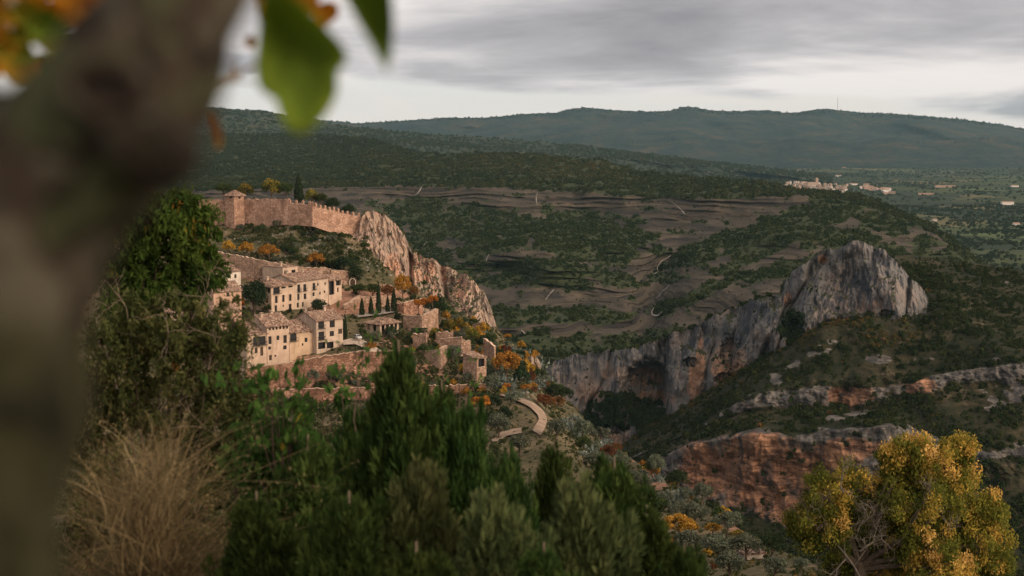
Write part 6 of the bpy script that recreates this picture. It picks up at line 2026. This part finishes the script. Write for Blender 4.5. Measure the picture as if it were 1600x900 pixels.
def lobed(name, label, cat, bpx, Y, lobes, dens, nper, leaf, mat, rng, asp=0.42, droop=0.7, cr=(0.03, 0.10), twig=None, r0=0.03, bare=0, jit=0.09, part='crown'):
    """leafy crown: clumps of leaves gathered on limbs, each lobe given where the photo shows it"""
    base = P(bpx[0], bpx[1], Y)
    root = empty(name, base, 0, label, cat)
    m = MB()
    m.tube([(0, 0, -1.2), (0, 0, 0.1)], [r0 * 1.2, r0], 7)
    C, E, T = [], [], []
    for lb in lobes:
        px, py, rx, ry, dy, t0 = lb
        c = P(px, py, Y + dy) - base
        mid = c * 0.5 + rng.normal(size=3) * 0.06 * np.linalg.norm(c)
        m.tube([(0, 0, 0), mid, c], [r0 * 0.6, r0 * 0.4, r0 * 0.16], 5)
        s = np.array([rx, (rx + ry) * 0.5, ry]) * Y / F
        nc = max(4, int(dens * rx * ry / 1000))
        for j in range(nc):
            d = rng.normal(size=3)
            d *= (0.35 + 0.75 * rng.rand()) / np.linalg.norm(d)
            k = c + d * s
            if rng.rand() < 0.35:
                m.tube([c, (c + k) / 2 + rng.normal(size=3) * 0.04, k], [r0 * 0.18, r0 * 0.12, r0 * 0.05], 4)
            e = rng.normal(size=(nper, 3))
            e /= np.linalg.norm(e, axis=1)[:, None]
            q = (cr[0] + cr[1] * rng.rand()) * (0.3 + 0.9 * rng.rand(nper, 1))
            C.append(k + e * q * np.array([1, 1, 1.3]))
            E.append(e)
            T.append(np.clip(t0 + 0.16 * rng.normal() + jit * rng.normal(size=nper), 0, 1))
    C, E, T = np.concatenate(C), np.concatenate(E), np.concatenate(T)
    V, Q = leaf_quads(C, E * 0.4, leaf, rng, asp, droop, 0.9)
    m.build('stem', twig or TWIG, root)
    mesh_np(part, V, Q, mat, root, False, {'tint': np.repeat(T, 4)})
    if bare:
        def spray(b, p, d, L, r, lv):
            q = [p]
            for k in range(4):
                d = d + rng.normal(size=3) * 0.30
                d /= np.linalg.norm(d)
                q.append(q[-1] + d * L / 4)
            b.tube(q, np.linspace(r, r * 0.4, 5), 4)
            if lv:
                for k in (1, 2, 3, 4):
                    e_ = d + rng.normal(size=3) * 0.8
                    e_[1] = e_[1] * 0.4 - 0.1
                    spray(b, q[k], e_ / np.linalg.norm(e_), L * 0.55, r * 0.55, lv - 1)
        for j in range(bare):
            lb = lobes[rng.randint(len(lobes))]
            c = P(lb[0], lb[1] + 0.3 * lb[3], Y + lb[4] - lb[2] * Y / F * 0.5) - base
            b = MB()
            spray(b, c, np.array([rng.normal() * 0.5, -0.25, 1.0]) / 1.2, 0.5, 0.0065, 2)
            b.build('bare_twig', TWIG, root)
    return root


TWIGD = plain_mat('dark_twig_bark', (0.060, 0.045, 0.032), 0.9, 0.3, 9.0, 0.3, 0.01)
lobed('almond_tree', 'leafy bright green tree at the left, in front of the village', 'tree', (240, 800), 17.0,
      [(250, 350, 78, 46, 0, .5), (205, 355, 34, 50, 0.2, .45), (305, 368, 44, 46, 0, .55), (322, 412, 28, 40, 0.2, .5), (250, 415, 78, 52, 0.1, .45), (190, 440, 46, 56, 0, .4), (295, 450, 48, 36, 0, .4), (215, 500, 56, 46, 0.3, .35), (165, 400, 20, 60, 0.3, .4), (285, 325, 36, 22, 0.1, .6), (225, 312, 30, 16, 0, .55)], 17, 70, 0.085, ALMOND, NR, 0.36, 1.1, twig=TWIGD)
lobed('dusky_shrub', 'tall dusky shrub with bare twigs at the left, below the bright green tree', 'shrub', (250, 960), 14.0,
      [(260, 535, 92, 56, 0, .45), (178, 560, 60, 64, 0.2, .5), (325, 560, 52, 60, 0, .4), (240, 640, 100, 64, 0.2, .45), (150, 660, 46, 76, 0.3, .5), (335, 660, 56, 64, 0.1, .35), (300, 740, 84, 70, 0.3, .4), (160, 770, 56, 76, 0.4, .45), (250, 830, 100, 74, 0.4, .4), (120, 860, 40, 56, 0.4, .4), (345, 850, 50, 60, 0.2, .3), (200, 490, 50, 30, 0.1, .4), (300, 490, 50, 30, 0.1, .4)], 13, 50, 0.066, DUSKY, NR, 0.42, 0.9, twig=TWIGD, bare=15)
lobed('dark_shrub', 'dark shrub leaning toward the houses at the left', 'shrub', (385, 960), 13.0,
      [(362, 500, 22, 40, 0, .35), (372, 550, 26, 50, 0, .3), (378, 610, 34, 54, 0, .3), (385, 680, 40, 60, 0, .3), (385, 760, 54, 70, 0, .25), (400, 850, 60, 70, 0, .25)], 15, 60, 0.045, DUSKY, NR, 0.42, 0.4, twig=TWIGD)
lobed('bright_shrub', 'bright green shrub with hanging leaves in front of the red wall', 'shrub', (455, 960), 11.5,
      [(450, 705, 66, 44, 0, .5), (400, 735, 44, 56, 0, .45), (515, 730, 46, 46, 0.2, .4), (470, 790, 80, 60, 0.2, .4), (420, 860, 70, 60, 0.2, .35), (520, 850, 60, 60, 0.2, .35), (412, 665, 24, 20, 0, .55), (480, 660, 30, 20, 0, .55)], 10, 30, 0.080, BRIGHT, NR, 0.48, 1.2, twig=TWIGD)
twiggy('leafy_sapling', 'sapling with pairs of hanging green leaves in front of the lower houses', 'shrub', P(450, 860, 11.2), [(x, y, 11.2) for x, y in ((410, 575), (450, 572), (480, 586), (440, 600), (500, 630), (425, 640), (455, 620), (395, 560), (470, 640), (512, 655), (405, 620), (545, 590), (525, 575), (460, 560), (430, 590), (495, 600), (380, 600), (370, 640), (535, 640), (415, 600), (470, 600))], BRIGHT, 0.095, 11, NR, TWIGD, 0.13, 0.010, 0.48, 1.4, 3)
twiggy('thin_shrub', 'thin twiggy shrub with sparse hanging leaves before the pavilion house', 'shrub', P(590, 860, 10.5), [(560, 520, 10.5), (585, 505, 10.6), (610, 495, 10.4), (625, 520, 10.5), (545, 560, 10.4), (600, 540, 10.5), (640, 560, 10.6), (575, 590, 10.5), (530, 600, 10.4), (655, 600, 10.6), (550, 545, 10.5), (620, 575, 10.5), (592, 515, 10.5)], BRIGHT, 0.062, 5, NR, BARK, 0.13, 0.011, 0.40, 1.6, 3)
twiggy('thin_shrub', 'thin shrub with drooping leaves before the stone hut', 'shrub', P(690, 860, 11.5), [(660, 560, 11.5), (690, 575, 11.4), (715, 560, 11.6), (675, 600, 11.5), (705, 610, 11.5), (740, 600, 11.6), (650, 590, 11.5), (725, 640, 11.4)], BRIGHT, 0.060, 7, NR, BARK, 0.13, 0.011, 0.42, 1.6, 4)


# dry grass tussock
def grass():
    Y0 = 8.6
    base = P(215, 960, Y0)
    root = empty('dry_grass_tuft', base, 0, 'big straw coloured tuft of dry grass at the lower left', 'grass')
    V, T, tipsC = [], [], []
    n = 0
    for (px, py, sp, num, L0, lean) in ((205, 940, 0.20, 520, 0.62, 0.0), (262, 915, 0.15, 420, 0.66, 0.12), (160, 950, 0.17, 320, 0.50, -0.12), (228, 860, 0.10, 360, 0.78, 0.03), (300, 940, 0.13, 240, 0.42, 0.3), (200, 800, 0.07, 170, 0.62, 0.04), (250, 790, 0.06, 150, 0.60, 0.10), (110, 950, 0.14, 140, 0.42, -0.25), (225, 730, 0.05, 70, 0.42, 0.1)):
        o = P(px, py, Y0 + 0.1 * NR.randn()) - base
        for i in range(num):
            b = o + np.array([NR.normal() * sp, NR.normal() * 0.14, -0.08 * NR.rand()])
            L = L0 * (0.45 + 0.75 * NR.rand())
            d = np.array([NR.normal() * 0.30 + lean, NR.normal() * 0.3, 1.0])
            d /= np.linalg.norm(d)
            g = np.array([NR.normal() * 0.55 + d[0] * 1.2, NR.normal() * 0.4, -0.75 * NR.rand() ** 2.0])
            w = np.cross(d, NR.normal(size=3))
            w *= 0.0026 * (0.5 + NR.rand()) / np.linalg.norm(w)
            s = np.linspace(0, 1, 7)[:, None]
            wob = np.cumsum(NR.normal(size=(7, 3)) * 0.012, 0)
            c = b + d * L * s + g * L * 0.75 * s ** 2.2 + wob
            ww = w * (1 - s * 0.75)
            V.append(np.stack([c - ww, c + ww], 1).reshape(-1, 3))
            T.append(np.full(14, np.clip(0.25 + 0.6 * NR.rand() * NR.rand() + 0.15 * (py < 860), 0, 1)))
            n += 1
    V = np.concatenate(V)
    k = np.arange(6) * 2
    q = np.stack([k, k + 1, k + 3, k + 2], -1)
    Q = (q[None] + (np.arange(n) * 14)[:, None, None]).reshape(-1, 4)
    mesh_np('blades', V, Q, STRAW, root, False, {'tint': np.concatenate(T)})
    C = V.reshape(n, 14, 3)[:, 12]
    C = np.repeat(C[NR.rand(n) < 0.22], 8, 0)
    C = C + NR.normal(size=C.shape) * np.array([0.018, 0.018, 0.03])
    V2, Q2 = leaf_quads(C, np.array([0, 0, 0.3]), 0.026, NR, 0.16, -1.2, 1.0)
    mesh_np('seed_heads', V2, Q2, STRAW, root, False, {'tint': np.repeat(0.25 + 0.6 * NR.rand(len(C)), 4)})


grass()


# ---- the golden tree at the lower right
def big_tree():
    Y = 64.0
    base = P(1345, 930, Y)
    rng = np.random.RandomState(77)
    root = empty('golden_tree', base, 0, 'large golden and green tree with bare grey twigs at the lower right', 'tree')
    tr = MB()
    tr.tube([(0, 0, -2.5), (0.0, 0, 0.4), (-0.12, 0.1, 1.6)], [0.42, 0.36, 0.30], 9)
    lobes = [(1295, 775, 46, 44, 0.0), (1335, 760, 42, 46, 0.6), (1290, 830, 50, 40, -0.5), (1425, 735, 52, 46, 0.5), (1475, 740, 50, 44, 0.0), (1440, 790, 66, 50, -1.2), (1505, 790, 54, 46, 0.3), (1530, 850, 52, 52, -0.4),
             (1460, 860, 64, 44, -1.5), (1395, 800, 40, 50, 0.8), (1500, 705, 30, 22, 0.2), (1430, 705, 34, 22, 0.2), (1470, 890, 60, 30, -2.4), (1385, 850, 44, 50, 0.6), (1555, 880, 34, 30, -0.2), (1340, 810, 40, 40, 0.8), (1420, 900, 60, 30, 0.2), (1320, 880, 40, 24, 1.0), (1540, 800, 30, 26, 0), (1255, 820, 26, 30, 0.2), (1400, 770, 50, 40, 1.2), (1360, 890, 60, 40, 1.5), (1450, 830, 70, 50, 1.0), (1520, 900, 60, 40, 0.5), (1400, 720, 26, 26, 0.4)]
    C, E, T = [], [], []
    for (px, py, rx, ry, dy) in lobes:
        c = P(px, py, Y + dy) - base
        s = np.array([-0.12, 0.1, 1.2 + 0.4 * rng.rand()])
        mid = s * 0.45 + c * 0.55 + rng.normal(size=3) * 0.25
        tr.tube([s, mid, c], [0.16, 0.10, 0.035], 6)
        sx, sz = rx * Y / F, ry * Y / F
        sy = (sx + sz) * 0.55
        nc = 40
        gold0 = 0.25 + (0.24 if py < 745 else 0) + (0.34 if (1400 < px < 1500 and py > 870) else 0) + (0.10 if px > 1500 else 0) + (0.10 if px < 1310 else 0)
        for j in range(nc):
            d = rng.normal(size=3)
            d /= np.linalg.norm(d)
            k = c + d * np.array([sx, sy, sz]) * (0.5 + 0.5 * rng.rand())
            if rng.rand() < 0.4:
                tr.tube([c, (c + k) / 2 + rng.normal(size=3) * 0.06, k], [0.03, 0.02, 0.008], 4)
            n = 120
            e = rng.normal(size=(n, 3))
            e /= np.linalg.norm(e, axis=1)[:, None]
            C.append(k + e * (0.08 + 0.36 * rng.rand(n, 1)) * np.array([1, 1, 1.15]))
            E.append(e)
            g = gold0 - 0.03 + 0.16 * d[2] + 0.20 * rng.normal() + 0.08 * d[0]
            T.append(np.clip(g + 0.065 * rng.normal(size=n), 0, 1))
    C, E, T = np.concatenate(C), np.concatenate(E), np.concatenate(T)
    V, Q = leaf_quads(C, E * 0.4, 0.16, rng, 0.42, 0.8, 0.9)
    tr.build('trunk', BARK, root)
    mesh_np('crown', V, Q, BIGGOLD, root, False, {'tint': np.repeat(T, 4)})
    # bare grey branches
    dead = MB()

    def spray(p, d, L, r, lv):
        q = [p]
        for k in range(4):
            d = d + rng.normal(size=3) * 0.28
            d /= np.linalg.norm(d)
            q.append(q[-1] + d * L / 4)
        dead.tube(q, np.linspace(r, r * 0.45, 5), 5)
        if lv:
            for k in (1, 2, 3, 4, 4):
                e = d + rng.normal(size=3) * 0.75
                e[1] *= 0.5
                e /= np.linalg.norm(e)
                spray(q[k], e, L * 0.58, r * 0.5, lv - 1)
    f = lambda px, py, dy: P(px, py, Y + dy) - base
    for a, b, L, r, lv in (((1345, 905, -1.2), (1318, 740, -1.6), 3.0, 0.060, 3), ((1335, 860, -1.3), (1380, 850, -2.2), 1.5, 0.05, 3), ((1325, 870, -1.3), (1290, 890, -2.0), 1.5, 0.05, 2), ((1318, 770, -1.5), (1280, 722, -1.5), 1.4, 0.04, 2), ((1470, 800, -2.4), (1475, 760, -2.6), 1.0, 0.035, 3), ((1480, 830, -2.4), (1490, 800, -2.6), 1.0, 0.03, 2), ((1340, 830, -1.4), (1350, 790, -2.0), 1.3, 0.045, 3)):
        p, q = f(*a), f(*b)
        d = q - p
        spray(p, d / np.linalg.norm(d), L, r, lv)
    dead.tube([np.array([0.3, 0, 0.2]), np.array([1.8, 0.2, 2.6]), f(1475, 800, -2.3)], [0.08, 0.06, 0.03], 5)
    dead.build('bare_branches', DEADW2, root)


DEADW2 = plain_mat('weathered_branch', (0.115, 0.098, 0.08), 0.9, 0.3, 5.0, 0.3, 0.01)
big_tree()


# ---- the blurred tree right beside the camera
def near_tree():
    m_, t = new_mat('mossy_bark')
    p = opos(t)
    n = t.noise(t.map(p, (34.0, 34.0, 17.0)), 1.0, 5, 0.6, 0.5)
    n2 = t.noise(p, 16.0, 4, 0.55)
    z = t.n('ShaderNodeSeparateXYZ', i0=p).outputs[2]
    c = t.mix(t.rng(n, 0.38, 0.62), (0.006, 0.005, 0.004), (0.036, 0.027, 0.021))
    c = t.mix(t.rng(n2, 0.49, 0.58, 0, 0.8), c, (0.072, 0.068, 0.050))
    c = t.mix(t.rng(n2, 0.47, 0.40, 0, 0.7), c, (0.040, 0.048, 0.024))
    moss = t.rng(t.math('ADD', t.math('MULTIPLY', t.math('SUBTRACT', z, 1.6), -9.0), t.math('MULTIPLY', n, 0.8)), 0.30, 0.75, 0, 0.85)
    c = t.mix(moss, c, t.mix(t.rng(n, 0.4, 0.6), (0.007, 0.008, 0.004), (0.026, 0.027, 0.012)))
    finish(m_, t, c, 0.95, t.noise(p, 30.0, 6, 0.65), 0.7, 0.006, 0.1)
    Y = 0.75
    root = empty('walnut_tree', P(-40, 450, Y) + np.array([0, 0, -1.6]), 0, 'thick blurred tree trunk with big leaves, close at the left', 'tree')
    base = np.array(root.location)

    def limb(pts_, name, parent=root, sides=40, amp=0.010, seed=0.0):
        a = np.array([list(P(x, y, Y + dy) - base) + [r * Y / F] for x, y, dy, r in pts_])
        s = np.linspace(0, 1, len(a))
        tt_ = np.linspace(0, 1, 70)
        q = np.stack([np.interp(tt_, s, a[:, k]) for k in range(4)], -1)
        for _ in range(14):
            q[1:-1] = 0.25 * q[:-2] + 0.5 * q[1:-1] + 0.25 * q[2:]
        mb = MB()
        mb.tube(q[:, :3], q[:, 3], sides)
        V = mb.V[0]
        ctr = np.repeat(q[:, :3], sides, 0)
        d = V - ctr
        rr_ = np.linalg.norm(d, axis=1)[:, None]
        V = ctr + d * (1 + (amp / rr_) * fbm((V + base) * 14 + seed, 4)[:, None])
        mb.V[0] = V
        return mb

    tr = limb([(-40, 3200, 0, 175), (-60, 1200, 0, 140), (-48, 900, 0, 128), (-22, 700, 0, 132), (5, 500, 0, 140), (24, 370, 0, 140), (78, 270, 0, 146), (160, 178, 0, 140), (228, 100, 0.02, 118), (280, 10, 0.03, 108), (320, -80, 0.04, 100), (380, -240, 0.06, 92), (430, -500, 0.1, 80)], 'trunk')
    tr2 = limb([(60, 300, 0.02, 110), (-20, 240, 0.03, 100), (-130, 190, 0.05, 88), (-320, 90, 0.1, 80), (-600, -120, 0.2, 60)], 'trunk', seed=5)
    tr.add(tr2.V[0], [f for fs in tr2.F.values() for f in fs])
    kn = limb([(170, 200, -0.02, 84), (230, 232, -0.03, 68), (272, 258, -0.035, 52), (288, 272, -0.035, 44), (296, 280, -0.035, 22)], 'trunk', amp=0.006, seed=9)
    tr.add(kn.V[0], [f for fs in kn.F.values() for f in fs])
    tr.build('trunk', m_, root, True)
    # knot hole: a ring of bark round a flat dark disc painted for the hollow's shade
    hole = MB()
    c = P(166, 136, 0.690) - base
    th = np.linspace(0, 2 * np.pi, 28)
    ring = [c + np.array([math.cos(a) * 0.0185, -0.001, math.sin(a) * 0.0125]) for a in th]
    hole.tube(ring, 0.0042, 8)
    hole.build('knot', m_, root, True)
    hole = MB()
    hole.add([c + np.array([math.cos(a) * 0.0185, 0.000, math.sin(a) * 0.0125]) for a in th[:-1]], np.arange(27)[None, :])
    hole.build('hollow', plain_mat('knot_shade', (0.012, 0.009, 0.007), 1.0, 0.2, 20), root)
    LG = foliage('big_green_leaf', [(0.0, (0.11, 0.19, 0.03)), (0.5, (0.17, 0.24, 0.03)), (1.0, (0.42, 0.32, 0.04))], 0.45)
    LY = foliage('big_yellow_leaf', [(0.0, (0.26, 0.19, 0.025)), (0.5, (0.48, 0.27, 0.03)), (1.0, (0.60, 0.30, 0.04))], 0.45)

    def leaf(poly, Yl, mat, curl=0.02, tint=0.4, tint2=None):
        """a leaf blade with its own thickness, folded along the midrib"""
        poly = np.array(poly, float)
        n = len(poly)
        t2 = np.linspace(0, n, 60, endpoint=False)
        pp = np.stack([np.interp(t2, np.arange(n + 1), np.append(poly[:, k], poly[0, k])) for k in (0, 1)], -1)
        for _ in range(3):
            pp = 0.25 * np.roll(pp, 1, 0) + 0.5 * pp + 0.25 * np.roll(pp, -1, 0)
        ce = pp.mean(0)
        V, T = [], []
        for f in (1.0, 0.66, 0.33):
            g = ce + (pp - ce) * f
            dist = Yl + curl * (1 - f * f) + curl * 0.6 * np.sin(g[:, 1] / 40.0)
            V.append(P(g[:, 0], g[:, 1], dist) - base)
            T.append(np.clip(tint + ((tint2 if tint2 is not None else tint) - tint) * f ** 2 + 0.06 * NR.randn(60), 0, 1))
        V.append((P(ce[0], ce[1], Yl + curl) - base)[None])
        T.append(np.array([tint]))
        V = np.concatenate(V)
        i = np.arange(60)
        j = (i + 1) % 60
        q = np.concatenate([np.stack([i + a, j + a, j + a + 60, i + a + 60], -1) for a in (0, 60)])
        tri = np.stack([120 + i, 120 + j, 0 * i + 180], -1)
        b = V + np.array([0, 0.0005, 0])
        m = MB()
        nn = len(V)
        m.add(np.concatenate([V, b]), [np.concatenate([q, q[:, ::-1] + nn, np.stack([j, i, i + nn, j + nn], -1)]), np.concatenate([tri, tri[:, ::-1] + nn])], np.concatenate(T + T))
        return m.build('leaf', mat, root, True)

    leaf([(415, -40), (478, 8), (515, 48), (540, 74), (544, 98), (524, 112), (530, 138), (520, 166), (496, 196), (470, 216), (448, 202), (434, 174), (432, 154), (404, 144), (398, 110), (402, 66), (406, 10)], 1.35, LG, 0.05, 0.25, 0.5)
    leaf([(525, -30), (600, -60), (612, -20), (616, 40), (611, 90), (605, 114), (594, 96), (578, 66), (556, 30)], 1.30, LG, 0.03, 0.15, 0.3)
    leaf([(494, 8), (512, 0), (529, 6), (530, 24), (515, 38), (500, 45), (490, 34)], 1.9, LY, 0.02, 0.7)
    leaf([(400, -20), (440, -25), (450, 8), (420, 26), (402, 12)], 1.7, LY, 0.02, 0.4)
    leaf([(382, 60), (394, 52), (400, 66), (394, 78), (384, 74)], 1.9, LY, 0.02, 0.5)
    leaf([(328, 176), (338, 180), (344, 200), (348, 226), (338, 234), (334, 212), (330, 192)], 1.9, LY, 0.03, 0.6)
    leaf([(398, -30), (470, -40), (486, 10), (468, 44), (430, 52), (404, 34)], 1.75, LY, 0.02, 0.35)
    leaf([(455, -20), (500, -25), (498, 20), (470, 26)], 1.85, LY, 0.02, 0.6)
    leaf([(540, -18), (556, -30), (566, 4), (548, 12)], 1.8, LY, 0.02, 0.4)
    rl = np.random.RandomState(12)
    for i in range(70):
        cx, cy = -30 + 210 * rl.rand(), -30 + 150 * rl.rand()
        if cx + 0.95 * cy > 205:
            continue
        r_ = 14 + 18 * rl.rand()
        a0 = rl.rand() * 6.28
        poly = [(cx + r_ * (1 + 0.35 * math.cos(a - a0)) * math.cos(a), cy + r_ * 0.75 * math.sin(a)) for a in np.linspace(0, 2 * np.pi, 12)[:-1]]
        leaf(poly, 1.5 + 0.7 * rl.rand(), LY if rl.rand() < 0.55 else LG, 0.02, rl.rand())
    tw = MB()
    for pts_, r_ in (([(0, 40, 1.9), (60, 44, 1.9), (110, 36, 1.9), (160, 12, 1.9), (190, -10, 1.9)], 0.004), ([(150, 50, 1.8), (165, 20, 1.8), (180, -20, 1.8)], 0.004), ([(-20, 20, 1.7), (15, 5, 1.7), (40, -15, 1.7)], 0.005)):
        tw.tube([P(x, y, d) - base for x, y, d in pts_], r_, 6)
    tw.tube([P(x, y, d) - base for x, y, d in ((330, 138, 0.9), (350, 130, 1.6), (375, 115, 1.8), (405, 98, 1.8))], [0.008, 0.005, 0.0035, 0.002], 6)
    tw.tube([P(x, y, d) - base for x, y, d in ((352, 130, 1.6), (372, 126, 1.8), (398, 130, 1.9))], [0.003, 0.002, 0.001], 5)
    tw.tube([P(x, y, d) - base for x, y, d in ((368, 118, 1.75), (367, 104, 1.8), (372, 92, 1.8))], [0.003, 0.002, 0.001], 5)
    tw.tube([P(x, y, d) - base for x, y, d in ((418, -10, 1.35), (400, -60, 1.3), (330, -140, 1.1))], [0.0015, 0.002, 0.005], 6)
    tw.tube([P(x, y, d) - base for x, y, d in ((560, -40, 1.3), (520, -90, 1.25), (400, -160, 1.1))], [0.0015, 0.002, 0.005], 6)
    tw.build('twig', TWIG, root)


near_tree()

# ------------------------------------------------------------------ the air
def haze_box(density):
    m, t = new_mat('air')
    v = t.n('ShaderNodeVolumePrincipled', Density=density)
    v.inputs['Color'].default_value = (0.42, 0.70, 0.84, 1)
    v.inputs['Anisotropy'].default_value = 0.2
    out = t.n('ShaderNodeOutputMaterial')
    m.node_tree.links.new(v.outputs[0], out.inputs['Volume'])
    b = MB()
    b.box2((-12500, -700, -330), (12500, 18000, 420))
    o = b.build('haze', m)
    tag(o, kind='stuff')


haze_box(1.75e-5)
